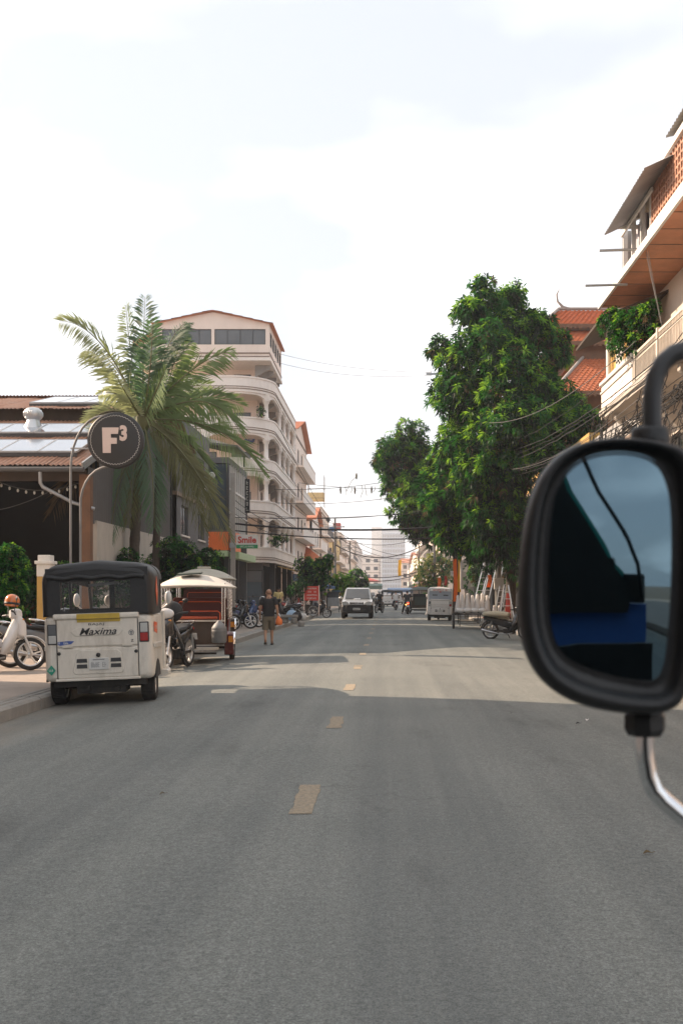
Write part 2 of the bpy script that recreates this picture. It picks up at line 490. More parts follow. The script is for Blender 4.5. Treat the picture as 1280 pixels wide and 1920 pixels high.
mat('helmet_orange', (.56, .15, .03), .25, var=.1, coat=.7)
mat('helmet_white', (.66, .64, .62), .3, var=.05, coat=.5)
mat('seat_black', (.022, .022, .023), .6, var=.2)
mat('seat_tan', (.38, .33, .24), .8, var=.15, dirt=.3)
mat('bark', (.055, .045, .036), .95, var=.35, scale=6, bump=.7, bscale=18)
mat('bark_palm', (.075, .062, .05), .95, var=.3, scale=6, bump=.6, bscale=16)
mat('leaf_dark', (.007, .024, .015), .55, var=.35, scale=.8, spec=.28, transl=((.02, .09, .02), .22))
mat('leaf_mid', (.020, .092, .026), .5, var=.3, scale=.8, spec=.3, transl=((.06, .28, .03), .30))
mat('leaf_young_lit', (.085, .23, .022), .5, var=.3, scale=.8, transl=((.32, .58, .04), .42))
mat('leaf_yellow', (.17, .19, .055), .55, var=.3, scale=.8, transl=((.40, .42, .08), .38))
mat('leaf_dry', (.15, .105, .055), .8, var=.3, scale=1, transl=((.25, .17, .08), .2))
mat('palm_leaf', (.14, .205, .08), .5, var=.35, scale=1.2, transl=((.32, .44, .12), .42))
mat('palm_pale', (.30, .33, .20), .5, var=.3, scale=1.2, transl=((.55, .60, .28), .45))
mat('palm_deep', (.065, .125, .070), .5, var=.35, scale=1.2, transl=((.16, .30, .11), .38))
mat('palm_olive', (.135, .14, .055), .6, var=.3, scale=1.2, transl=((.15, .16, .05), .25))
mat('cable', (.014, .014, .015), .7, var=.2)
mat('cable_pale', (.12, .115, .11), .7, var=.2)
mat('bulb', (.75, .74, .70), .2, var=.05)
mat('awning_blue', (.07, .14, .26), .7, var=.15, scale=.6)
mat('awning_red', (.45, .10, .08), .7, var=.15, scale=.6)
mat('awning_green', (.10, .18, .15), .7, var=.15, scale=.6)
mat('banner_orange', (.85, .20, .03), .7, var=.15, scale=2, transl=((.9, .3, .05), .35))
mat('banner_yellow', (.80, .55, .05), .7, var=.15, scale=2, transl=((.9, .6, .1), .35))
mat('road_yellow', (.33, .27, .19), .85, var=.5, scale=34, dirt=.97, dirtc=(.16, .15, .14))
mat('arm_grey', (.035, .035, .037), .38, var=.2, scale=20)
mat('cab_blue', (.04, .13, .42), .5, var=.15)
mat('cab_green', (.03, .36, .30), .5, var=.1)

def asphalt():
    m = bpy.data.materials.new('asphalt'); m.use_nodes = True; MATS['asphalt'] = m
    nt = m.node_tree; b = nt.nodes['Principled BSDF']; b.inputs['Roughness'].default_value = .8; b.inputs['Specular IOR Level'].default_value = .35
    tc = nt.nodes.new('ShaderNodeTexCoord'); src = tc.outputs['Object']
    def noise(sc, det, rough=.6, mapping=None):
        n = nt.nodes.new('ShaderNodeTexNoise'); n.inputs['Scale'].default_value = sc; n.inputs['Detail'].default_value = det; n.inputs['Roughness'].default_value = rough
        if mapping:
            mp = nt.nodes.new('ShaderNodeMapping'); mp.inputs['Scale'].default_value = mapping
            nt.links.new(src, mp.inputs['Vector']); nt.links.new(mp.outputs[0], n.inputs['Vector'])
        else: nt.links.new(src, n.inputs['Vector'])
        return n.outputs['Fac']
    def ramp(f, p0, c0, p1, c1):
        r = nt.nodes.new('ShaderNodeValToRGB'); e = r.color_ramp.elements
        e[0].position = p0; e[0].color = (*c0, 1); e[1].position = p1; e[1].color = (*c1, 1)
        nt.links.new(f, r.inputs['Fac']); return r.outputs['Color']
    def mixc(f, a, bb, t='MIX'):
        x = nt.nodes.new('ShaderNodeMix'); x.data_type = 'RGBA'; x.blend_type = t
        if isinstance(f, float): x.inputs['Factor'].default_value = f
        else: nt.links.new(f, x.inputs['Factor'])
        nt.links.new(a, x.inputs['A']); nt.links.new(bb, x.inputs['B']); return x.outputs['Result']
    large = ramp(noise(.35, 5), .3, (.152, .162, .156), .7, (.195, .203, .194))
    streak = ramp(noise(1.0, 4, .6, (1.6, .05, 1)), .35, (.80, .81, .82), .70, (1.18, 1.17, 1.14))
    base = mixc(1.0, large, streak, 'MULTIPLY')
    grain = ramp(noise(75, 3, .75), .36, (.70, .70, .70), .66, (1.32, 1.32, 1.30))
    base = mixc(1.0, base, grain, 'MULTIPLY')
    grain3 = ramp(noise(24, 3, .7), .36, (.86, .86, .86), .66, (1.14, 1.14, 1.14))
    base = mixc(1.0, base, grain3, 'MULTIPLY')
    grain2 = ramp(noise(210, 2, .8), .36, (.72, .72, .72), .64, (1.28, 1.28, 1.27))
    base = mixc(1.0, base, grain2, 'MULTIPLY')
    # pale worn stones
    vo = nt.nodes.new('ShaderNodeTexVoronoi'); vo.inputs['Scale'].default_value = 42
    nt.links.new(src, vo.inputs['Vector'])
    st = ramp(vo.outputs['Distance'], .06, (1, 1, 1), .13, (0, 0, 0))
    pale = nt.nodes.new('ShaderNodeRGB'); pale.outputs[0].default_value = (.30, .29, .27, 1)
    sel = ramp(noise(17, 2), .55, (0, 0, 0), .62, (.8, .8, .8))
    stm = mixc(1.0, st, sel, 'MULTIPLY')
    base = mixc(stm, base, pale.outputs[0])
    # oil stains and patches
    oil = ramp(noise(.8, 7, .7, (1.1, .35, 1)), .56, (0, 0, 0), .74, (.62, .62, .62))
    dk = nt.nodes.new('ShaderNodeRGB'); dk.outputs[0].default_value = (.055, .054, .053, 1)
    base = mixc(oil, base, dk.outputs[0])
    # fine cracks
    vc = nt.nodes.new('ShaderNodeTexVoronoi'); vc.feature = 'DISTANCE_TO_EDGE'; vc.inputs['Scale'].default_value = .42
    wv = nt.nodes.new('ShaderNodeTexNoise'); wv.inputs['Scale'].default_value = 2.2; wv.inputs['Detail'].default_value = 6
    nt.links.new(src, wv.inputs['Vector'])
    vm = nt.nodes.new('ShaderNodeMix'); vm.data_type = 'RGBA'; vm.blend_type = 'LINEAR_LIGHT'; vm.inputs['Factor'].default_value = .45
    nt.links.new(src, vm.inputs['A']); nt.links.new(wv.outputs['Color'], vm.inputs['B']); nt.links.new(vm.outputs['Result'], vc.inputs['Vector'])
    cr = ramp(vc.outputs['Distance'], .0, (1, 1, 1), .009, (0, 0, 0))
    cs = ramp(noise(.23, 3), .52, (0, 0, 0), .62, (.5, .5, .5))
    crm = mixc(1.0, cr, cs, 'MULTIPLY')
    ck = nt.nodes.new('ShaderNodeRGB'); ck.outputs[0].default_value = (.035, .034, .033, 1)
    base = mixc(crm, base, ck.outputs[0])
    # dust swept to the gutters
    sp = nt.nodes.new('ShaderNodeSeparateXYZ'); nt.links.new(src, sp.inputs[0])
    ab = nt.nodes.new('ShaderNodeMath'); ab.operation = 'ABSOLUTE'; nt.links.new(sp.outputs['X'], ab.inputs[0])
    nd = nt.nodes.new('ShaderNodeMath'); nd.operation = 'MULTIPLY_ADD'; nd.inputs[1].default_value = 2.6; nt.links.new(noise(1.7, 6, .7, (1, .4, 1)), nd.inputs[0]); nt.links.new(ab.outputs[0], nd.inputs[2])
    dm = nt.nodes.new('ShaderNodeMapRange'); dm.inputs['From Min'].default_value = 5.1; dm.inputs['From Max'].default_value = 6.3; dm.inputs['To Max'].default_value = .75; nt.links.new(nd.outputs[0], dm.inputs['Value'])
    du = nt.nodes.new('ShaderNodeRGB'); du.outputs[0].default_value = (.25, .215, .17, 1)
    base = mixc(dm.outputs['Result'], base, du.outputs[0])
    nt.links.new(base, b.inputs['Base Color'])
    bp = nt.nodes.new('ShaderNodeBump'); bp.inputs['Strength'].default_value = .55; bp.inputs['Distance'].default_value = .006
    nt.links.new(noise(120, 3, .7), bp.inputs['Height']); nt.links.new(bp.outputs[0], b.inputs['Normal'])
asphalt()
mat('pavement', (.34, .28, .235), .85, var=.18, scale=1.3, dirt=.4, dirtc=(.17, .145, .125), bump=.4, bscale=60)
mat('kerb_stone', (.30, .285, .26), .85, var=.2, scale=3, dirt=.5, dirtc=(.12, .11, .10), bump=.4, bscale=50)
mat('pole_grey', (.15, .15, .145), .85, var=.2, scale=2, dirt=.4, bump=.2)
mat('plaster_dark', (.13, .13, .135), .85, var=.15, scale=.8, dirt=.35)
mat('soil', (.16, .13, .10), .95, var=.25, scale=.4, dirt=.3)

# ------------------------------------------------------------------ ground, road, pavements
def sheet(name, x0, x1, y0, y1, z, m):
    b = MB(); b.quad((x0, y0, z), (x1, y0, z), (x1, y1, z), (x0, y1, z))
    return tag(b.build(name, m), kind='structure')
sheet('ground', -700, 700, -300, 1000, -.16, 'soil')
XL, XR = -4.62, 4.75        # kerb lines
b = MB()
xs = [XL - .02 + (XR - XL + .04) * i / 24 for i in range(25)]
ysr = [-40, -10, 0, 10, 20, 30, 45, 60, 90, 140, 220, 340, 520, 760]
vs = [(x, y, road_z(x)) for y in ysr for x in xs]
fs = [(j * 25 + i, j * 25 + i + 1, (j + 1) * 25 + i + 1, (j + 1) * 25 + i) for j in range(len(ysr) - 1) for i in range(24)]
b.add(vs, fs, True)
road = tag(b.build('road', 'asphalt'), kind='structure')
# worn yellow dashes of the centre line, each its own mark
for k in range(16):
    yc = 6.97 + 4.12 * k
    b = MB(); n = 6
    x0, x1 = -.645, -.495
    L = .98
    for i in range(n):
        a = yc - L / 2 + L * i / n; c = yc - L / 2 + L * (i + 1) / n
        j0, j1 = rnd.uniform(-.012, .012), rnd.uniform(-.012, .012)
        if k > 2 and rnd.random() < .12: continue
        b.quad((x0 + j0, a, road_z(x0) + .004), (x1 + j1, a, road_z(x1) + .004), (x1 + j1, c, road_z(x1) + .004), (x0 + j0, c, road_z(x0) + .004))
    b.build('lane_dash', 'road_yellow', road)
# pavements: body sheet, long kerb with two grooves along its top as in the photograph
def pavement(name, xk, xw, side):
    b = MB()
    zt = .07
    xi = xk + side * .34
    b.box(min(xi, xw), max(xi, xw), -40, 620, -.13, zt)
    o = tag(b.build(name, 'pavement'), kind='structure')
    y = -6.0; i = 0
    while y < 120:
        L = 2.4 if y < 40 else 8
        c = MB()
        prof = [(0, -.13), (0, zt - .035), (.035, zt - .006), (.12, zt), (.125, zt - .014), (.15, zt - .014), (.155, zt + .001), (.235, zt + .002), (.24, zt - .014), (.262, zt - .014), (.267, zt + .003), (.33, zt + .003), (.33, -.13)]
        dz = rnd.uniform(-.006, .006); dx = rnd.uniform(-.008, .008)
        c.ext([(xk + dx + side * p[0], p[1] + dz) for p in prof], y + .006, y + L - .006)
        c.build('kerb_stone', 'kerb_stone', o)
        y += L; i += 1
    return o
pl = pavement('pavement_left', XL, -60, -1)
pr = pavement('pavement_right', XR, 60, 1)
# ------------------------------------------------------------------ buildings: helpers
def corr(b, o, A, B, waves, amp=.02):
    """corrugated sheet: A runs along the ribs, B across them"""
    o = Vector(o); A = Vector(A); B = Vector(B); N = A.cross(B).normalized()
    n = waves * 4; vs = []
    for j in range(2):
        for i in range(n + 1):
            vs.append(o + A * j + B * (i / n) + N * amp * math.sin(2 * PI * i / 4))
    b.add(vs, [(i, i + 1, n + 2 + i, n + 1 + i) for i in range(n)], True)
    return b
def slope_roof(parent, p0, p1, p2, p3, m, rows=10, t=.06, name='roof', ribs=True, cols=0):
    """tiled roof plane p0-p1 (eave) p3-p2 (ridge), each course proud of the one above"""
    p0, p1, p2, p3 = map(Vector, (p0, p1, p2, p3))
    b = MB(); N = (p1 - p0).cross(p3 - p0).normalized()
    if N.z < 0: N = -N
    for r in range(rows):
        a, c = r / rows, (r + 1.12) / rows
        if r == rows - 1: c = 1
        l0 = p0.lerp(p3, a); r0 = p1.lerp(p2, a); l1 = p0.lerp(p3, c); r1 = p1.lerp(p2, c)
        k = cols if cols else 1
        for i in range(k):
            s0, s1 = i / k, (i + 1) / k
            h = .5 * t * (i % 2) if cols else 0
            A = l0.lerp(r0, s0) + N * (t + h); B = l0.lerp(r0, s1) + N * (t + h); C = l1.lerp(r1, s1) + N * (.01 + h); D = l1.lerp(r1, s0) + N * (.01 + h)
            b.add([A, B, C, D, A - N * t, B - N * t], [(0, 1, 2, 3), (0, 4, 5, 1)])
    b.add([p0 - N * .02, p1 - N * .02, p2 - N * .02, p3 - N * .02], [(3, 2, 1, 0)])
    o = b.build(name, m, parent)
    return o

def block(name, label, x0, x1, y0, y1, floors, fh, gh, wall, side=-1, nwin=3, swin=3, frame='frame_dark', glass='glass_dark', balcony=0, bal_m='plaster_white',
          roof='flat', roof_m='tile_soft', awning=None, trim='trim_brown', near=True, wh=1.25, seed=1, group=None, rail=False, shop='glass_dark', cat='building'):
    rr = random.Random(seed)
    t = thing(name, label, cat, ((x0 + x1) / 2, (y0 + y1) / 2, 0), group=group)
    off = Matrix.Translation((-(x0 + x1) / 2, -(y0 + y1) / 2, 0))
    H = gh + fh * floors
    walls = []
    if near: walls.append((Wall((x0, y0, 0), (1, 0, 0)), x1 - x0, nwin))
    st = Wall((x1, y0, 0), (0, 1, 0)) if side < 0 else Wall((x0, y1, 0), (0, -1, 0))
    walls.append((st, y1 - y0, swin))
    b = MB(off)
    for W, L, n in walls:
        W.M = off @ W.M
        holes = []
        for f in range(floors):
            z = gh + f * fh + .8
            for k in range(n):
                u = L * (k + .5) / n; w = min(1.5, L / n * .56)
                holes.append((u - w / 2, u + w / 2, z, z + wh))
        g = []
        if W is st:
            m = max(1, int(L / 4.2))
            for k in range(m):
                g.append((L * k / m + .25, L * (k + 1) / m - .25, .12, gh - .75))
        b.M = W.M
        W.panel(b, 0, L, 0, H, holes + g, .22)
        for h in holes:
            W.window(t, *h, frame=frame, glass=glass, mull=1, sill=bal_m if rr.random() < .5 else None)
        for h in g:
            s = W.mb()
            s.box(h[0], h[1], -1.6, -1.55, h[2], h[3])
            s.build('shop_front', shop, t)
            s = W.mb(); s.box(h[0] - .1, h[1] + .1, .002, .1, gh - .7, gh - .15)
            s.build('shop_sign', rr.choice(['sign_white', 'awning_green', 'wood_rust', 'plaster_grey', 'awning_blue', 'awning_red']), t)
    b.M = off
    # back and far sides close the volume
    b.box(x0 + .02, x1 - .02, y1 - .2, y1 - .001, 0, H - .01)
    bx = x0 if side < 0 else x1
    b.box(bx, bx + .2 if side < 0 else bx - .2, y0 + .24, y1 - .22, 0, H - .01)
    b.build('wall', wall, t)
    s = MB(off)
    for f in range(floors + 1):
        z = gh + f * fh
        s.box(x0 + .23, x1 - .23, y0 + .23, y1 - .21, z - .2, z - .003)
    s.build('floor_slab', 'concrete', t)
    b = MB(off)
    for f in range(floors + 1):
        z = gh + f * fh
        for W, L, n in walls:
            b.M = W.M; b.box(-.02, L + .02, .003, .07, z - .14, z + .02)
    b.build('string_course', trim, t)
    if balcony:
        for f in range(floors):
            z = gh + f * fh
            q = MB(st.M); L = y1 - y0
            q.box(.1, L - .1, .075, balcony, z - .12, z + .04)
            bo = q.build('balcony', bal_m, t)
            if rail:
                q = MB(st.M)
                q.box(.12, L - .12, balcony - .06, balcony - .02, z + .95, z + 1.0)
                n = int(L / .22)
                for i in range(n + 1): q.box(.12 + (L - .24) * i / n - .012, .12 + (L - .24) * i / n + .012, balcony - .05, balcony - .03, z + .04, z + .95)
                q.build('railing', 'iron_grey', bo)
            else:
                q = MB(st.M); q.box(.1, L - .1, balcony - .1, balcony - .002, z + .042, z + .9); q.box(.06, L - .06, balcony - .13, balcony + .03, z + .902, z + .98)
                q.build('parapet', bal_m, bo)
    if awning:
        q = MB(st.M); L = y1 - y0
        q.add([(0, .08, gh - .1), (L, .08, gh - .1), (L, 1.7, gh - .75), (0, 1.7, gh - .75), (0, .08, gh - .14), (L, .08, gh - .14), (L, 1.7, gh - .79), (0, 1.7, gh - .79)],
              [(0, 1, 2, 3), (7, 6, 5, 4), (0, 3, 7, 4), (1, 5, 6, 2), (3, 2, 6, 7)])
        q.build('awning', awning, t)
    if roof == 'flat':
        q = MB(off)
        q.box(x0 - .05, x1 + .05, y0 - .05, y0 + .12, H, H + .7); q.box(x0 - .05, x1 + .05, y1 - .12, y1 + .05, H, H + .7)
        q.box(x0 - .05, x0 + .12, y0 + .125, y1 - .125, H, H + .7); q.box(x1 - .12, x1 + .05, y0 + .125, y1 - .125, H, H + .7)
        q.build('parapet', wall, t)
        if rr.random() < .7:
            q = MB(off); cx = rr.uniform(x0 + 1.2, x1 - 1.2); cy = rr.uniform(y0 + 1.2, y1 - 1.2)
            q.lathe([(0, H + 2.0), (.5, H + 1.95), (.55, H + 1.8), (.55, H + .75), (.5, H + .7), (0, H + .7)], 14, (cx, cy, 0))
            for a in (-.4, .4):
                for c in (-.4, .4): q.box(cx + a - .03, cx + a + .03, cy + c - .03, cy + c + .03, H, H + .7)
            q.build('water_tank', 'steel', t)
    else:
        hh = roof if isinstance(roof, (int, float)) else 1.6
        e = .5; ym = (y0 + y1) / 2; xm = (x0 + x1) / 2
        o = off
        def T(p): return tuple(o @ Vector(p))
        # ridge runs across the street side so that one slope faces the camera
        slope_roof(t, T((x0 - e, y0 - e, H)), T((x1 + e, y0 - e, H)), T((x1 + e, ym, H + hh)), T((x0 - e, ym, H + hh)), roof_m, 9)
        slope_roof(t, T((x1 + e, y1 + e, H)), T((x0 - e, y1 + e, H)), T((x0 - e, ym, H + hh)), T((x1 + e, ym, H + hh)), roof_m, 9)
        q = MB(off)
        for x in (x0 + .02, x1 - .02):
            q.add([(x, y0, H), (x, y1, H), (x, ym, H + hh - .12), (x + .04, y0, H), (x + .04, y1, H), (x + .04, ym, H + hh - .12)], [(0, 1, 2), (5, 4, 3), (0, 3, 4, 1), (1, 4, 5, 2), (2, 5, 3, 0)])
        q.build('gable', wall, t)
    return t

# ------------------------------------------------------------------ open-sided barn restaurant on the left
def barn():
    t = thing('restaurant_barn', 'open dark barn restaurant with rusty corrugated roof and rows of solar panels', 'building', (-12, 26, 0))
    off = Matrix.Translation((12, -26, 0))
    X0, X1 = -17.0, -8.0
    sl = .36
    # lower roof sheets
    n = 9
    for k in range(n):
        b = MB(off); a = X0 + (X1 - X0) * k / n
        corr(b, (a, 26 - .03 * (k % 2), 4.82 + .008 * (k % 2)), (0, 6.3, 6.3 * sl), ((X1 - X0) / n + .05, 0, 0), 8, .022)
        b.build('roof_sheet', 'rust_sheet', t)
    for k in range(n):
        b = MB(off); a = X0 + (X1 - X0) * k / n
        corr(b, (a, 32.2 - .03 * (k % 2), 7.47 + .008 * (k % 2)), (0, 4.4, 1.20), ((X1 - X0) / n + .05, 0, 0), 8, .022)
        b.build('roof_sheet', 'rust_sheet', t)
    b = MB(off)   # back slope
    corr(b, (X0, 41.5, 7.3), (0, -5.05, 1.45), (X1 - X0, 0, 0), 70, .022)
    b.build('roof_sheet', 'rust_sheet', t)
    # clerestory, rafters, beams
    b = MB(off)
    b.box(X0, X1 - .1, 32.75, 32.85, 6.2, 7.62)
    for k in range(11):
        x = X0 + .4 + (X1 - X0 - .6) * k / 10
        b.bar((x, 26.1, 4.70), (x, 32.1, 6.88), .07, .14)
    b.box(X0, X1 - .05, 26.4, 26.5, 4.45, 4.75)
    b.box(X0, X1 - .05, 32.0, 32.12, 6.3, 6.75)
    b.build('roof_frame', 'wood_dark', t)
    b = MB(off)   # gutter under the eave and its downpipe
    b.tube([(X0, 25.93, 4.70), (X1 + .05, 25.93, 4.70)], .07, 8)
    b.build('gutter', 'grey_sheet', t)
    b = MB(off)
    pp = P(77, 878, 26)
    b.tube([(pp.x, 25.95, 4.66), (pp.x, 25.97, 4.35), (pp.x + .05, 26.0, 4.25), (pp.x + .75, 26.3, 3.86), (pp.x + 1.3, 26.4, 3.7)], .05, 8)
    b.build('downpipe', 'galv', t)
    b = MB(off)
    b.bar((X1 + .02, 25.9, 4.78), (X1 + .02, 32.3, 4.78 + 6.4 * sl), .05, .2)
    b.bar((X1 + .02, 32.1, 7.41), (X1 + .02, 36.5, 8.63), .05, .2)
    b.build('barge_board', 'galv', t)
    # street-side wall: vertical dark sheets above, pale rendered wall below
    for k in range(10):
        b = MB(off); y = 26.6 + k * 1.0
        top = (4.65 + (y - 26) * sl) if y < 32 else 7.2
        corr(b, (X1 - .05 + .01 * (k % 2), y, 3.35), (0, 0, top - 3.35), (0, 1.03, 0), 5, .016)
        b.build('wall_sheet', 'grey_sheet', t)
    b = MB(off)
    b.box(X1 - .25, X1 + .02, 27.2, 30.6, 0, 3.45); b.box(X1 - .25, X1 + .02, 30.6, 33.2, 2.2, 3.45); b.box(X1 - .25, X1 + .02, 33.2, 36.8, 0, 3.45)
    b.build('wall', 'concrete_pale', t)
    b = MB(off)   # inside: back wall, side wall, floor, bar counter, shelves
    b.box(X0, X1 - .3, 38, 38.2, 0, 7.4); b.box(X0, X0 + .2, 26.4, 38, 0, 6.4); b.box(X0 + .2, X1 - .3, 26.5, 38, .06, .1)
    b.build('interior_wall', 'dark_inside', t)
    for (x, y) in ((X1 - .02, 26.35), (X1 - 3.0, 26.35), (X1 - 6.0, 26.35)):
        b = MB(off); b.box(x - .14, x + .14, y - .14, y + .14, 0, 4.6)
        b.build('post', 'wood_rust', t)
    for k in range(3):
        b = MB(off); x = -10.4 - 1.7 * k
        b.box(x - .6, x + .6, 30.2, 30.9, .76, .82); b.box(x - .05, x + .05, 30.5, 30.6, .1, .76); b.box(x - .3, x + .3, 30.4, 30.7, .1, .14)
        b.build('table', 'wood_dark', t)
    b = MB(off); b.box(-13.4, -9.0, 36.0, 36.6, .1, 1.15); b.box(-13.6, -8.8, 35.85, 36.7, 1.15, 1.22)
    b.box(-13.2, -9.2, 37.7, 37.98, 1.5, 1.54); b.box(-13.2, -9.2, 37.7, 37.98, 2.0, 2.04)
    b.build('bar_counter', 'wood_rust', t)
    # solar panels on racks
    def row(d0, d1, xa, xb, count, y_, z_, s_, lift):
        for k in range(count):
            b = MB(off); w = (xb - xa) / count
            a = xa + w * k + .012; c = xa + w * (k + 1) - .012
            A = Vector((a, y_ + d0, z_ + s_ * d0 + lift)); B = Vector((c, y_ + d0, z_ + s_ * d0 + lift)); C = Vector((c, y_ + d1, z_ + s_ * d1 + lift)); D = Vector((a, y_ + d1, z_ + s_ * d1 + lift))
            N = Vector((0, -s_, 1)).normalized() * .04
            b.add([A, B, C, D, A - N, B - N, C - N, D - N], [(0, 1, 2, 3), (7, 6, 5, 4)]); 
            b.k = 1
            for p, q in ((A, B), (B, C), (C, D), (D, A)): b.bar(p - N * .5, q - N * .5, .035, .05)
            b.build('solar_panel', ['solar_cell', 'galv'], t)
        b = MB(off); b.box(xa, xb, y_ + d0 - .03, y_ + d0 + .03, z_ + s_ * d0 + .015, z_ + s_ * d0 + lift - .06); b.build('panel_rail', 'frame_dark', t)
        b = MB(off); b.box(xa, xb, y_ + d1 - .2, y_ + d1 - .14, z_ + s_ * d1 + .015, z_ + s_ * d1 + lift - .12); b.build('panel_rail', 'frame_dark', t)
    row(.95, 2.5, X0, -8.45, 8, 26, 4.82, sl, .17)
    row(3.6, 4.95, X0, -8.45, 8, 26, 4.82, sl, .17)
    row(.9, 3.4, -13.4 + 1.5, -8.3, 4, 32.0, 7.42, .273, .15)
    # turbine ventilator
    v = P(63, 800, 30.6)
    b = MB(off @ Matrix.Translation((v.x, 30.6, v.z - .15)))
    b.lathe([(.30, -.1), (.29, .12), (.20, .30), (.19, .36)], 20)
    b.lathe([(.19, .36), (.26, .42), (.28, .54), (.25, .66), (.14, .73), (0, .74)], 28)
    for k in range(28):
        a = 2 * PI * k / 28
        b.tube([(.2 * math.cos(a), .2 * math.sin(a), .37), (.285 * math.cos(a + .1), .285 * math.sin(a + .1), .48), (.285 * math.cos(a + .2), .285 * math.sin(a + .2), .58), (.15 * math.cos(a + .3), .15 * math.sin(a + .3), .72)], .012, 4)
    b.build('roof_ventilator', 'alloy', t)
    # strings of bulbs under the eave
    for (pa, pb, sag, nb) in (((-20, 895), (150, 905), .28, 11), ((-30, 960), (105, 915), .12, 0)):
        A = P(*pa, 27.0); B = P(*pb, 27.0)
        pts = [A.lerp(B, i / 16) - Vector((0, 0, sag * 4 * (i / 16) * (1 - i / 16))) for i in range(17)]
        b = MB(off); b.tube(pts, .012, 5)
        s = b.build('light_string', 'cable_pale', t)
        for i in range(nb):
            f = (i + .5) / nb; q = A.lerp(B, f) - Vector((0, 0, sag * 4 * f * (1 - f) + .07))
            c = MB(off); c.ell(q, (.035, .035, .05), 8, 6); c.build('bulb', 'bulb', s)
    return t
barn()

# gate pillar, ochre below, white cap
t = thing('gate_pillar', 'square gate pillar painted ochre below a white stepped cap', 'pillar', (-8.28, 24.0, .07))
b = MB(); b.box(-.165, .165, -.165, .165, 0, 1.78); b.build('shaft', 'plaster_ochre', t, .01)
b = MB(); b.box(-.17, .17, -.17, .17, 1.78, 2.08); b.box(-.21, .21, -.21, .21, 2.08, 2.16); b.box(-.15, .15, -.15, .15, 2.16, 2.30); b.build('cap', 'white_paint', t, .012)

# low grey annex between barn and glass building
block('annex_building', 'low grey annex behind the palm beside the barn', -16, -8.6, 40.2, 47.6, 2, 2.5, 3.1, 'plaster_dark', -1, 4, 2, glass='glass_grey', seed=3, shop='dark_inside')

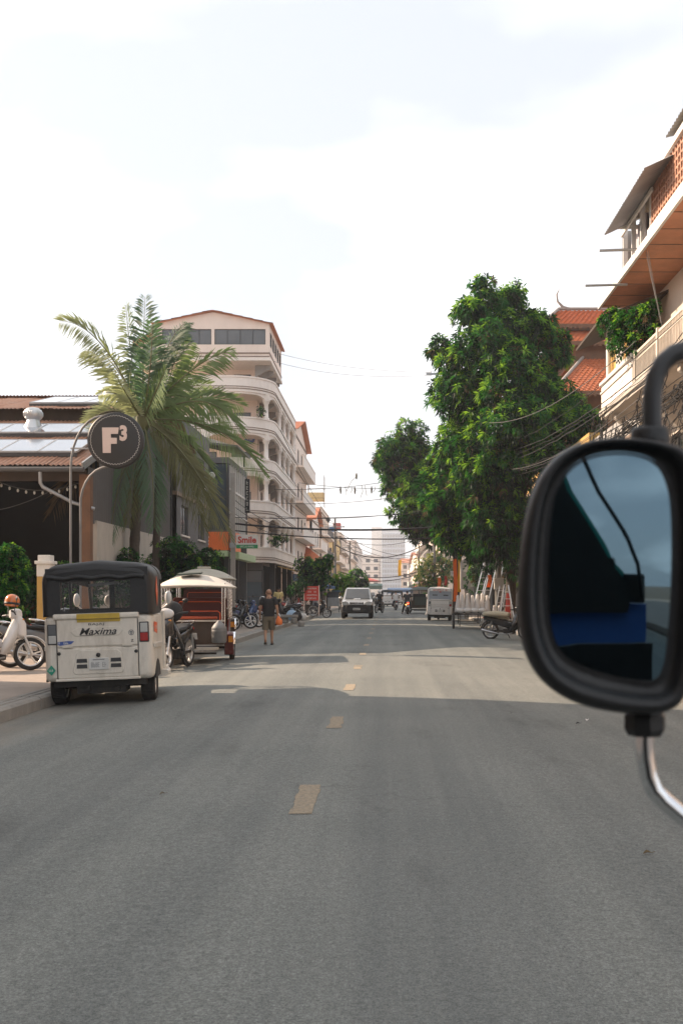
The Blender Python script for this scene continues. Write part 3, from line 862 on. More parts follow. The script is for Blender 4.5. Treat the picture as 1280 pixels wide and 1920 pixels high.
# ------------------------------------------------------------------ glass-fronted shop
def glass_shop():
    x0, x1, y0, y1 = -15.5, -8.0, 50.0, 56.5
    t = thing('glass_building', 'dark glass fronted cafe building with white window bars and orange signboard', 'building', ((x0 + x1) / 2, (y0 + y1) / 2, 0))
    off = Matrix.Translation((-(x0 + x1) / 2, -(y0 + y1) / 2, 0))
    F = Wall((x0, y0, 0), (1, 0, 0)); S = Wall((x1, y0, 0), (0, 1, 0))
    for W in (F, S): W.M = off @ W.M
    b = MB(off)
    b.box(x0, x1, y0 + .1, y1, 8.05, 8.35); b.box(x0, x1 - .05, y0 + .02, y1 - .02, 4.35, 4.62); b.box(x0, x0 + .2, y0 + .1, y1, 0, 8.05); b.box(x0 + .2, x1, y1 - .2, y1, 0, 8.05)
    b.box(x0 + .2, x0 + 3.4, y0 + .05, y0 + .25, 4.62, 8.05)
    b.build('wall', 'plaster_dark', t)
    # storey of glass: street face with white bars
    L = y1 - y0
    nb = 9
    for k in range(nb):
        b = S.mb(); a = L * k / nb; c = L * (k + 1) / nb
        b.box(a + .03, c - .03, -.10, -.085, 4.65, 8.02)
        b.build('pane', 'glass_dark', t)
    for k in range(nb + 1):
        b = S.mb(); a = L * k / nb
        b.box(a - .05, a + .05, -.12, .02, 4.63, 8.04); b.build('window_bar', 'frame_white' if 0 < k < nb else 'frame_dark', t)
    b = S.mb()
    for z in (6.75, 5.55): b.box(.06, L - .06, -.13, .03, z - .05, z + .05)
    b.build('transom', 'frame_white', t)
    # front face: large dark sheets
    for k in range(4):
        b = F.mb(); a = 3.5 + k * 1.0
        for z0, z1 in ((4.66, 6.3), (6.36, 8.0)):
            b.box(a + .02, a + .98, -.09, -.07, z0, z1)
        b.build('pane', 'glass_blue', t)
    b = F.mb()
    for k in range(5): b.box(3.48 + k - .03, 3.48 + k + .03, -.12, .0, 4.63, 8.04)
    b.box(3.5, 7.45, -.11, -.01, 6.29, 6.37); b.build('mullion', 'frame_dark', t)
    # round cafe badge on the glass
    b = F.mb(); cx = 10.0 - 4.95 + .05
    c0 = P(398, 892, 50)
    b.M = off @ Matrix.Translation((c0.x, 49.9, c0.z)) 
    b.lathe([(0, -.04), (.17, -.04), (.175, -.03), (.175, .0)], 20, axis='y'); b.build('badge', 'sign_white', t)
    b = MB(off @ Matrix.Translation((c0.x, 49.85, c0.z))); b.lathe([(.09, 0), (.12, 0)], 18, axis='y', arc=1.6 * PI); b.build('badge_ring', 'ink_grey', t)
    # orange sign over the shop, green strip under it
    b = F.mb(); b.box(3.4, 7.5, .005, .12, 3.62, 4.55); sg = b.build('signboard', 'sign_orange', t)
    b = F.mb(); b.M = off; b.scrawl(((x0 + 3.4 + x1) / 2, y0 - .125, 4.1), 2.9, .42, depth=.004, seed=3); b.build('lettering', 'sign_white', sg)
    b = S.mb(); b.box(.1, 3.2, .035, .14, 3.6, 4.6); sg = b.build('signboard', 'sign_orange', t)
    b = F.mb(); b.box(3.4, 7.5, .005, .6, 3.3, 3.58); b.build('awning', 'sign_lime', t)
    b = S.mb(); b.box(.1, L, .035, .5, 3.2, 3.55); b.build('awning', 'sign_lime', t)
    # shop behind: dark opening with posts
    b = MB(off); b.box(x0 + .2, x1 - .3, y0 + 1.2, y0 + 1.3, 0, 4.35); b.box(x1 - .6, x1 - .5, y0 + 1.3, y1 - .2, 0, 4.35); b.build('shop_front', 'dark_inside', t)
    for (x, y) in ((x1 - .12, y0 + .14), (x1 - .12, y0 + 3.2), (x1 - 2.6, y0 + .14), (x1 - 5, y0 + .14)):
        b = MB(off); b.box(x - .12, x + .12, y - .12, y + .12, 0, 4.35); b.build('pillar', 'frame_dark', t)
    # dark pitched hood on the roof
    b = MB(off)
    b.add([(x1 - 3.4, y0 - .3, 9.3), (x1 + .5, y0 - .3, 8.9), (x1 + .5, y0 + 4.2, 8.9), (x1 - 3.4, y0 + 4.2, 10.6), (x1 - 3.4, y0 - .3, 9.2), (x1 + .5, y0 - .3, 8.8), (x1 + .5, y0 + 4.2, 8.8), (x1 - 3.4, y0 + 4.2, 10.5)],
          [(0, 1, 2, 3), (7, 6, 5, 4), (0, 4, 5, 1), (1, 5, 6, 2), (2, 6, 7, 3), (3, 7, 4, 0)])
    b.build('roof_hood', 'grey_sheet', t)
    b = MB(off)
    for (x, y) in ((x1 - 3.2, y0), (x1 + .2, y0), (x1 + .2, y0 + 4), (x1 - 3.2, y0 + 4)): b.box(x - .05, x + .05, y - .05, y + .05, 8.35, 8.95)
    b.build('hood_post', 'frame_dark', t)
    b = MB(off); b.box(x0 + .4, x0 + 3.2, y0 + .9, y0 + 4.4, 8.35, 10.3); b.build('stair_head', 'plaster_cream', t)
    return t
glass_shop()

# ------------------------------------------------------------------ seven-storey hotel with curved balconies
def hotel():
    t = thing('balcony_hotel', 'tall pink hotel with stacked curved balconies, columns and a gabled top storey', 'building', (-14, 70, 0))
    off = Matrix.Translation((14, -70, 0))
    YF, XS, RC = 63.2, -7.4, 2.6
    XA = -16.0; YE = 80.0
    def path(o=0., n=10):
        """outer balcony line moved inwards by o"""
        pts = [(XA, YF + o)]
        for x in (-15.5, -14.5, -13, -11.5): pts.append((x, YF + o))
        cx, cy = XS - RC, YF + RC
        for k in range(n + 1):
            a = R(-90 + 90 * k / n); pts.append((cx + (RC - o) * math.cos(a), cy + (RC - o) * math.sin(a)))
        for y in (69, 72, 75, 78, YE): pts.append((XS - o, y))
        return pts
    def band(b, z0, z1, o0, o1):
        A = path(o0); B = path(o1); n = len(A)
        vs = [(p[0], p[1], z0) for p in A] + [(p[0], p[1], z1) for p in A] + [(p[0], p[1], z0) for p in B] + [(p[0], p[1], z1) for p in B]
        fs = []
        for i in range(n - 1):
            fs += [(i, i + 1, n + i + 1, n + i), (2 * n + i + 1, 2 * n + i, 3 * n + i, 3 * n + i + 1), (n + i, n + i + 1, 3 * n + i + 1, 3 * n + i), (2 * n + i, 2 * n + i + 1, i + 1, i)]
        fs += [(0, n, 3 * n, 2 * n), (n - 1, 3 * n - 1, 4 * n - 1, 2 * n - 1)]
        b.add(vs, fs, False)
    tops = [4.45, 7.45, 10.15, 12.8, 15.4]
    WF, WX = 66.5, -8.7       # wall planes
    FW = Wall((XA, WF, 0), (1, 0, 0)); SW = Wall((WX, WF, 0), (0, 1, 0))
    for W in (FW, SW): W.M = off @ W.M
    LF = WX - XA; LS = YE - WF
    holesF = []; holesS = []
    for i, zt in enumerate(tops[:-1] + [15.35]):
        zf = zt - .92
        for x in (-10.3, -12.6, -14.9): holesF.append((x - XA, x - XA + 1.15, zf + .75, zf + 1.75))
        for y in (68.2, 71.2, 74.2, 77.2): holesS.append((y - WF, y - WF + 1.0, zf + .05, zf + 1.95))
    b = FW.mb(); FW.panel(b, 0, LF, 3.4, 17.0, holesF, .22); b.M = SW.M; SW.panel(b, 0.001, LS, 3.4, 17.0, holesS, .22)
    b.M = off; b.box(XA, XA + .2, WF + .23, YE, 0, 16.9); b.box(XA + .2, WX - .23, YE - .2, YE, 0, 16.9)
    b.build('wall', 'plaster_pink', t)
    for h in holesF: FW.window(t, *h, mull=1, glass='glass_grey')
    for h in holesS: SW.window(t, *h, mull=0, name='balcony_door')
    for i, zt in enumerate(tops):
        zb = zt - 1.0
        b = MB(off); band(b, zb, zt - .10, 0, .14); band(b, zt - .098, zt, -.05, .2)
        bo = b.build('balcony', 'plaster_white', t)
        b = MB(off); band(b, zb + .16, zb + .21, -.035, .01); band(b, zb + .30, zb + .345, -.03, .01)
        b.build('moulding', 'trim_brown', bo)
        A = path(.15); n = len(A)
        b = MB(off)   # floor slab
        k = next(j for j, p in enumerate(A) if p[1] > WF)
        inner = [(WX, YE), (WX, WF), (XA, WF)]
        ring = A + inner
        b.ext(ring, zb + .02, zb + .16, 'xy')
        b.build('floor_slab', 'plaster_cream', bo)
        # arcade below this parapet (not under the lowest one)
        if i > 0:
            zc = tops[i - 1]
            cols = [(-15.8, YF + .14), (-11.6, YF + .14), (XS - RC + (RC - .16) * math.cos(R(-30)), YF + RC + (RC - .16) * math.sin(R(-30))), (XS - .16, 69.2), (XS - .16, 72.4), (XS - .16, 75.6), (XS - .16, 79.7)]
            for (x, y) in cols:
                c = MB(off @ Matrix.Translation((x, y, 0)))
                c.lathe([(.22, zc - .02), (.22, zc + .08), (.15, zc + .12), (.135, zb - .62), (.2, zb - .55), (.2, zb - .47), (.24, zb - .45), (.24, zb - .36)], 10)
                c.box(-.2, .2, -.2, .2, zb - .36, zb + .02)
                c.build('column', 'plaster_white', bo)
            for j in range(len(cols) - 1):
                p, q = cols[j], cols[j + 1]
                c = MB(off); n = 14; vs = []
                arc = []
                for k in range(n + 1):
                    f = k / n
                    if j == 1:    # follows the first part of the rounded corner
                        pth = [(-11.6, YF + .14), (XS - RC, YF + .14)] + [(XS - RC + (RC - .14) * math.cos(R(-90 + 60 * m / 6)), YF + RC + (RC - .14) * math.sin(R(-90 + 60 * m / 6))) for m in range(1, 7)]
                    elif j == 2:
                        pth = [(XS - RC + (RC - .14) * math.cos(R(-30 + 30 * m / 4)), YF + RC + (RC - .14) * math.sin(R(-30 + 30 * m / 4))) for m in range(5)] + [(XS - .14, 69.2)]
                    else: pth = [p, q]
                    ls = [math.dist(pth[m], pth[m + 1]) for m in range(len(pth) - 1)]; d = f * sum(ls); m = 0
                    while m < len(ls) - 1 and d > ls[m]: d -= ls[m]; m += 1
                    g = min(1, d / ls[m]); x = pth[m][0] + (pth[m + 1][0] - pth[m][0]) * g; y = pth[m][1] + (pth[m + 1][1] - pth[m][1]) * g
                    tx = pth[m + 1][0] - pth[m][0]; ty = pth[m + 1][1] - pth[m][1]; l = math.hypot(tx, ty); nx, ny = ty / l, -tx / l
                    e = abs(2 * f - 1)
                    zl = zb - .12 - .34 * (max(0, e - .55) / .45) ** 2
                    vs.append([(x + nx * .07, y + ny * .07, zl), (x + nx * .07, y + ny * .07, zb + .015), (x - nx * .09, y - ny * .09, zb + .015), (x - nx * .09, y - ny * .09, zl)])
                c.loft(vs, True, False)
                c.build('arch', 'plaster_white', bo)
            # ceiling brackets in the side gallery
            c = MB(off)
            for y in (67.5, 70.7, 73.9, 77.2):
                c.add([(WX, y, zb - .75), (WX, y, zb), (XS - .3, y, zb), (XS - .3, y, zb - .16), (WX, y + .14, zb - .75), (WX, y + .14, zb), (XS - .3, y + .14, zb), (XS - .3, y + .14, zb - .16)], [(0, 1, 2, 3), (7, 6, 5, 4), (0, 3, 7, 4), (1, 5, 6, 2), (3, 2, 6, 7), (0, 4, 5, 1)])
            c.build('bracket', 'plaster_grey', bo)
    # top storey box with gable
    bx0, bx1, by0, by1 = -14.9, -7.6, 63.9, 71.2
    F2 = Wall((bx0, by0, 0), (1, 0, 0)); S2 = Wall((bx1, by0, 0), (0, 1, 0))
    for W in (F2, S2): W.M = off @ W.M
    b = F2.mb()
    hf = [(.35, 3.55, 17.55, 18.55), (3.75, 7.05, 17.55, 18.55)]
    F2.panel(b, 0, bx1 - bx0, 16.7, 18.95, hf, .15); b.M = S2.M
    hs = [(.4 + 1.35 * k, .4 + 1.35 * k + 1.15, 17.55, 18.5) for k in range(5)]
    S2.panel(b, .001, by1 - by0, 16.7, 18.95, hs, .15)
    b.M = off; b.box(bx0, bx0 + .15, by0 + .16, by1, 16.7, 18.95); b.box(bx0 + .16, bx1 - .16, by1 - .15, by1, 16.7, 18.95)
    xm = (bx0 + bx1) / 2
    b.add([(bx0, by0 + .01, 18.952), (bx1, by0 + .01, 18.952), (xm, by0 + .01, 19.65), (bx0, by0 + .2, 18.952), (bx1, by0 + .2, 18.952), (xm, by0 + .2, 19.65)], [(0, 1, 2), (5, 4, 3)])
    b.build('top_storey', 'plaster_pink', t)
    for h in hf: F2.window(t, *h, mull=3, glass='glass_grey', frame='frame_dark', dep=.06)
    for h in hs: S2.window(t, *h, mull=1, glass='glass_grey', frame='frame_dark', dep=.06)
    def T(p): return tuple(off @ Vector(p))
    slope_roof(t, T((bx0 - .3, by1, 18.85)), T((bx0 - .3, by0 - .25, 18.85)), T((xm, by0 - .25, 19.72)), T((xm, by1, 19.72)), 'tile_soft', 6, .05)
    slope_roof(t, T((bx1 + .25, by0 - .25, 18.85)), T((bx1 + .25, by1, 18.85)), T((xm, by1, 19.72)), T((xm, by0 - .25, 19.72)), 'tile_soft', 6, .05)
    b = MB(off); b.box(bx0 - .05, bx1 + .08, by0 - .08, by1, 16.5, 16.695); b.build('floor_slab', 'plaster_white', t)
    b = MB(off); b.box(bx0, bx1 + .03, by0 - .04, by0 - .002, 16.95, 17.03); b.box(bx0, bx1 + .03, by0 - .04, by0 - .002, 16.75, 16.8)
    b.box(bx1 + .002, bx1 + .04, by0, by1, 16.95, 17.03); b.build('moulding', 'trim_brown', t)
    b = MB(off)
    for y in (65.2, 67, 69, 70.8):
        b.add([(WX, y, 15.7), (WX, y, 16.49), (bx1 - .1, y, 16.49), (bx1 - .1, y, 16.3), (WX, y + .18, 15.7), (WX, y + .18, 16.49), (bx1 - .1, y + .18, 16.49), (bx1 - .1, y + .18, 16.3)], [(0, 1, 2, 3), (7, 6, 5, 4), (0, 3, 7, 4), (1, 5, 6, 2), (3, 2, 6, 7), (0, 4, 5, 1)])
    b.build('bracket', 'plaster_grey', t)
    # second gable further left
    b = MB(off); b.box(-16.6, -14.95, 66.6, 74, 16.6, 18.4); b.build('roof_room', 'plaster_cream', t)
    slope_roof(t, T((-17, 74, 18.3)), T((-17, 66.2, 18.3)), T((-15.8, 66.2, 18.9)), T((-15.8, 74, 18.9)), 'tile_soft', 6, .05)
    slope_roof(t, T((-14.6, 66.2, 18.3)), T((-14.6, 74, 18.3)), T((-15.8, 74, 18.9)), T((-15.8, 66.2, 18.9)), 'tile_soft', 6, .05)
    b = MB(off); b.box(-16.3, -15.2, 66.3, 66.59, 17.2, 18.2); b.build('window', 'glass_grey', t)
    # ground floor: dark shop windows under the lowest balcony
    G = Wall((-16, 64.6, 0), (1, 0, 0)); G.M = off @ G.M
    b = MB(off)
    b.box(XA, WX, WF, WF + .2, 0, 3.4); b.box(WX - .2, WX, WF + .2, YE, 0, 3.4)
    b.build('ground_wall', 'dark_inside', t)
    b = G.mb(); b.box(0, 7.9, -.02, .06, 2.95, 3.42); b.build('fascia', 'frame_dark', t)
    for k in range(5):
        b = G.mb(); a = .1 + k * 1.57
        b.box(a, a + 1.45, -.05, -.03, 2.25, 2.9); p = b.build('fanlight', 'glass_grey', t)
        b = G.mb(); b.box(a, a + 1.45, -.05, -.03, .15, 2.18); b.build('pane', 'glass_blue', t)
    b = G.mb()
    for k in range(6): b.box(.02 + k * 1.57, .09 + k * 1.57, -.08, .03, .1, 2.94)
    b.box(.1, 7.9, -.08, .02, 2.18, 2.25); b.box(.1, 7.9, -.085, .015, 1.2, 1.25); b.build('shop_frame', 'frame_dark', t)
    for k in range(4):
        b = MB(off); y = 67.0 + 3.9 * k
        b.box(XS - .55, XS - .2, y, y + .35, 0, 3.46); b.build('pillar', 'frame_dark', t)
    b = MB(off); b.add([(XS, 67, 3.3), (XS, 79, 3.3), (XS + 1.3, 79, 2.95), (XS + 1.3, 67, 2.95), (XS, 67, 3.24), (XS, 79, 3.24), (XS + 1.3, 79, 2.89), (XS + 1.3, 67, 2.89)], [(0, 1, 2, 3), (7, 6, 5, 4), (0, 3, 7, 4), (3, 2, 6, 7), (2, 1, 5, 6)])
    b.build('awning', 'plaster_ochre', t)
    for (y, z) in ((67.3, 9.6), (70.3, 6.6), (73.4, 12.2), (76.6, 9.6)):
        b = MB(off); b.box(WX + .02, WX + .32, y - .4, y + .4, z - .25, z + .3); ac = b.build('air_conditioner', 'frame_white', t, .02)
        b = MB(off @ Matrix.Translation((WX + .325, y, z))); b.lathe([(0, 0), (.2, 0)], 14, axis='x'); b.build('fan_grille', 'frame_dark', ac)
    # round blue logo disc on the third floor wall
    c0 = P(468, 822, 66.4)
    b = MB(off @ Matrix.Translation((c0.x, 66.4, c0.z))); b.lathe([(0, -.06), (.33, -.06), (.36, -.03), (.36, .06)], 24, axis='y'); d = b.build('logo_disc', 'sticker_blue', t)
    b = MB(off @ Matrix.Translation((c0.x, 66.32, c0.z))); b.lathe([(.10, 0), (.15, 0)], 16, axis='y', arc=1.3 * PI); b.box(-.02, .2, -.003, .003, -.13, -.08); b.build('logo_mark', 'sign_white', d)
    return t
hotel()

# wing and houses further up the left side
block('hotel_wing', 'pink wing with balconies and red tiled roof just behind the hotel', -15, -7.9, 83, 97, 4, 3.0, 3.2, 'plaster_pink', -1, 3, 4, balcony=.9, roof=1.9, roof_m='tile_soft', seed=4, glass='glass_grey')
block('cream_house', 'cream house with red tiled roof, wide grey windows and flat white canopy', -13.5, -7.9, 104, 115, 2, 3.0, 3.2, 'plaster_white', -1, 3, 3, balcony=1.0, roof=1.7, roof_m='tile_soft', seed=5, glass='glass_grey', awning='soffit_orange')
block('green_window_house', 'beige building with long greenish windows beyond the cream house', -14, -8.2, 124, 140, 3, 2.8, 3.2, 'plaster_cream', -1, 3, 4, balcony=.8, rail=True, seed=6, glass='glass_grey')
block('yellow_house', 'narrow yellow house with a blue tarpaulin on its roof', -13, -8.0, 150, 168, 2, 3.0, 3.3, 'plaster_yellow', -1, 3, 4, balcony=.9, seed=7, awning='awning_green')
block('terrace_house', 'beige terrace house beyond the yellow house', -13, -8.2, 176, 200, 3, 2.8, 3.2, 'plaster_cream', -1, 3, 5, balcony=.9, seed=8, awning='awning_red')
block('corner_house', 'pale house far up the left side near the blue awnings', -13, -8.0, 210, 245, 3, 2.8, 3.2, 'plaster_white', -1, 2, 6, balcony=.9, rail=True, seed=9, awning='awning_blue')
block('far_house', 'farthest brownish house on the left side of the street', -14, -8.0, 255, 320, 4, 2.8, 3.2, 'plaster_pink', -1, 2, 7, seed=10, awning='awning_green')
# tarpaulin shelter on the yellow house
t = thing('roof_shelter', 'blue tarpaulin shelter with a red patch on the yellow house roof', 'shelter', (-9.3, 151.5, 9.3))
b = MB()
b.add([(-1.6, -.6, 2.1), (1.4, -.6, 2.4), (1.5, 4, 2.6), (-1.6, 4, 2.3), (-1.6, -.9, 1.3), (1.4, -.9, 1.5)], [(0, 1, 2, 3), (4, 5, 1, 0)]); b.build('tarpaulin', 'awning_blue', t)
b = MB(); b.box(1.0, 2.1, 1, 3.8, 2.0, 3.0); b.build('red_patch', 'awning_red', t)
b = MB()
for (x, y) in ((-1.5, -.5), (1.3, -.5), (1.4, 3.9), (-1.5, 3.9)): b.box(x - .05, x + .05, y - .05, y + .05, 0, 2.3)
b.build('shelter_post', 'iron_grey', t)
# radio mast frame on the green-windowed house
t = thing('rooftop_scaffold', 'thin scaffold frame with rods on the beige building roof', 'scaffold', (-9.0, 126, 12.3))
b = MB()
for (x, y) in ((-1, -1), (1, -1), (1, 1), (-1, 1)):
    b.bar((x, y, 0), (x, y, 3.6 + .5 * x), .06)
for z in (1.2, 2.4): 
    b.bar((-1, -1, z), (1, -1, z), .05); b.bar((1, -1, z), (1, 1, z), .05); b.bar((-1, 1, z), (-1, -1, z), .05)
b.build('frame', 'trim_brown', t)
b = MB(); b.box(-1, 1, -1, 1, .9, 1.9); b.build('tank', 'plaster_yellow', t)
# roofed pavilion porch on posts beside the cream house
t = thing('porch_pavilion', 'small open pavilion with orange hipped roof and yellow eaves before the cream house', 'pavilion', (-7.6, 96.5, .07))
b = MB()
b.add([(-2.2, -2.4, 4.5), (1.6, -2.4, 4.5), (1.6, 2.4, 4.5), (-2.2, 2.4, 4.5), (-.6, 0, 5.9), (-.2, 0, 5.9)], [(0, 1, 5, 4), (1, 2, 5), (2, 3, 4, 5), (3, 0, 4), (3, 2, 1, 0)]); b.build('roof', 'tile_orange', t)
b = MB(); b.box(-2.22, 1.62, -2.43, -2.38, 4.28, 4.52); b.box(1.58, 1.64, -2.38, 2.4, 4.28, 4.52); b.build('eave_board', 'plaster_yellow', t)
for (x, y) in ((-2, -2.2), (-.8, -2.2), (.4, -2.2), (1.4, -2.2), (1.4, 0), (1.4, 2.2)):
    b = MB(); b.box(x - .07, x + .07, y - .07, y + .07, 0, 4.3); b.build('post', 'wood_dark', t)

# tower block and houses closing the street
t = thing('tower_block', 'hazy grey tower block with a close grid of windows at the street end', 'tower', (6.1, 900, 0))
b = MB(); W = 11.0; H = 31
for k in range(13):
    b.box(-W / 2, W / 2, -.0, .5, k * 2.4, k * 2.4 + .9)
for k in range(15):
    x = -W / 2 + (W - .3) * k / 14; b.box(x, x + .3, -.1, .45, 0, H)
b.box(-W / 2, -W / 2 + .3, .5, 16, 0, H); b.box(W / 2 - .3, W / 2, .5, 16, 0, H); b.box(-W / 2, W / 2, .5, 16, H, H + .3)
b.build('wall_grid', 'plaster_blue', t)
for k in range(12):
    c = MB(); c.box(-W / 2 + .32, W / 2 - .32, .6, .65, k * 2.4 + .9, k * 2.4 + 2.4); c.build('window_band', 'glass_grey', t)
c = MB(); c.box(-W / 2 - 5, -W / 2, 2, 14, 0, H + 1.5); c.build('service_core', 'plaster_white', t)
t.scale = (1.91,) * 3
block('white_end_house', 'white house with grey windows left of the tower block', -11, -2.5, 352, 366, 4, 2.8, 3.2, 'plaster_white', -1, 3, 2, seed=12, glass='glass_grey')
block('brown_end_house', 'pinkish house right of the tower at the far street end', 5.2, 13.5, 340, 360, 3, 2.9, 3.2, 'plaster_pink', 1, 4, 3, seed=13, roof=1.8, roof_m='tile_soft')
# ------------------------------------------------------------------ right side of the street
block('roofed_terrace', 'long terrace with orange tiled roof behind the yellow-green creeper', 6.4, 14, 118, 150, 2, 3.0, 3.3, 'plaster_cream', 1, 3, 6, balcony=.9, rail=True, roof=2.0, roof_m='tile_orange', seed=21, awning='soffit_orange')
block('grey_terrace', 'grey terrace beyond the orange-roofed terrace on the right', 6.4, 14, 156, 190, 3, 2.9, 3.3, 'plaster_grey', 1, 3, 6, balcony=.9, roof=1.8, roof_m='tile_soft', seed=22, awning='awning_red')
block('low_terrace', 'pink low terrace on the right before the street end', 6.2, 14, 200, 260, 2, 2.9, 3.3, 'plaster_pink', 1, 3, 7, balcony=.9, seed=23, roof=1.8, roof_m='tile_soft', awning='awning_green')
block('shop_row', 'shop row with dark open fronts behind the trees', 7.6, 15, 60, 96, 2, 3.1, 3.4, 'plaster_grey', 1, 3, 8, balcony=.9, rail=True, seed=24, awning=None, shop='dark_inside')
block('ladder_shop', 'dark shop behind the ladders with an ochre wall', 7.4, 15, 36, 54, 1, 3.2, 3.4, 'plaster_ochre', 1, 3, 4, seed=25, shop='dark_inside')

# temple with three tiers of tiled roof
def temple():
    t = thing('temple', 'temple with three tiers of orange tiled roof behind the mango tree', 'temple', (16, 56, 0))
    off = Matrix.Translation((-16, -56, 0))
    def T(*p): return tuple(off @ Vector(p))
    def tier(xa, xr, xb, y0, yr, y1, ze, zr, rows, cols):
        """hip-ended roof: eave rectangle xa..xb, y0..y1 and a ridge from xr to xb at yr"""
        slope_roof(t, T(xa, y0, ze), T(xb, y0, ze), T(xb, yr, zr), T(xr, yr, zr), 'tile_orange', rows, .05, cols=cols)
        slope_roof(t, T(xa, y1, ze), T(xa, y0, ze), T(xr, yr, zr), T(xr, yr, zr), 'tile_orange', rows, .05, cols=cols)
        slope_roof(t, T(xb, y1, ze), T(xa, y1, ze), T(xr, yr, zr), T(xb, yr, zr), 'tile_orange', rows, .05)
        b = MB(off)
        b.tube([(xa, y0, ze + .1), (xr, yr, zr + .12)], 0.09, 8); b.tube([(xr, yr, zr + .12), (xb, yr, zr + .12)], .10, 8)
        b.build('ridge', 'ridge_grey', t)
        b = MB(off); b.box(xa - .05, xb, y0 - .06, y0, ze - .16, ze + .02); b.box(xa - .06, xa, y0, y1, ze - .16, ze + .02)
        n = int((xb - xa) / .28)
        for k in range(n):
            x = xa + .28 * k; b.add([(x, y0 - .05, ze - .15), (x + .24, y0 - .05, ze - .15), (x + .12, y0 - .05, ze - .30)], [(0, 1, 2)])
        b.build('eave_board', 'wood_rust', t)
    tier(8.5, 9.9, 24, 54.0, 57.0, 60, 16.15, 17.75, 18, 110)
    tier(8.8, 9.7, 24, 53.0, 54.6, 61, 14.95, 15.95, 10, 110)
    tier(8.5, 10.9, 24, 50.2, 54.0, 63, 11.7, 14.45, 20, 110)
    b = MB(off); b.box(10, 24, 55, 59.5, 14, 16.2); b.box(10.2, 24, 53.5, 60.5, 11, 15); b.box(10.4, 24, 51.2, 62, 0, 11.9); b.build('wall', 'wood_rust', t)
    b = MB(off); q = Vector((10.5, 57, 17.85))
    b.tube([q, q + Vector((-.35, 0, .12)), q + Vector((-.65, 0, .45)), q + Vector((-.7, 0, .85)), q + Vector((-.55, 0, 1.15))], [.12, .1, .07, .05, .02], 8); b.build('finial', 'ridge_grey', t)
temple()

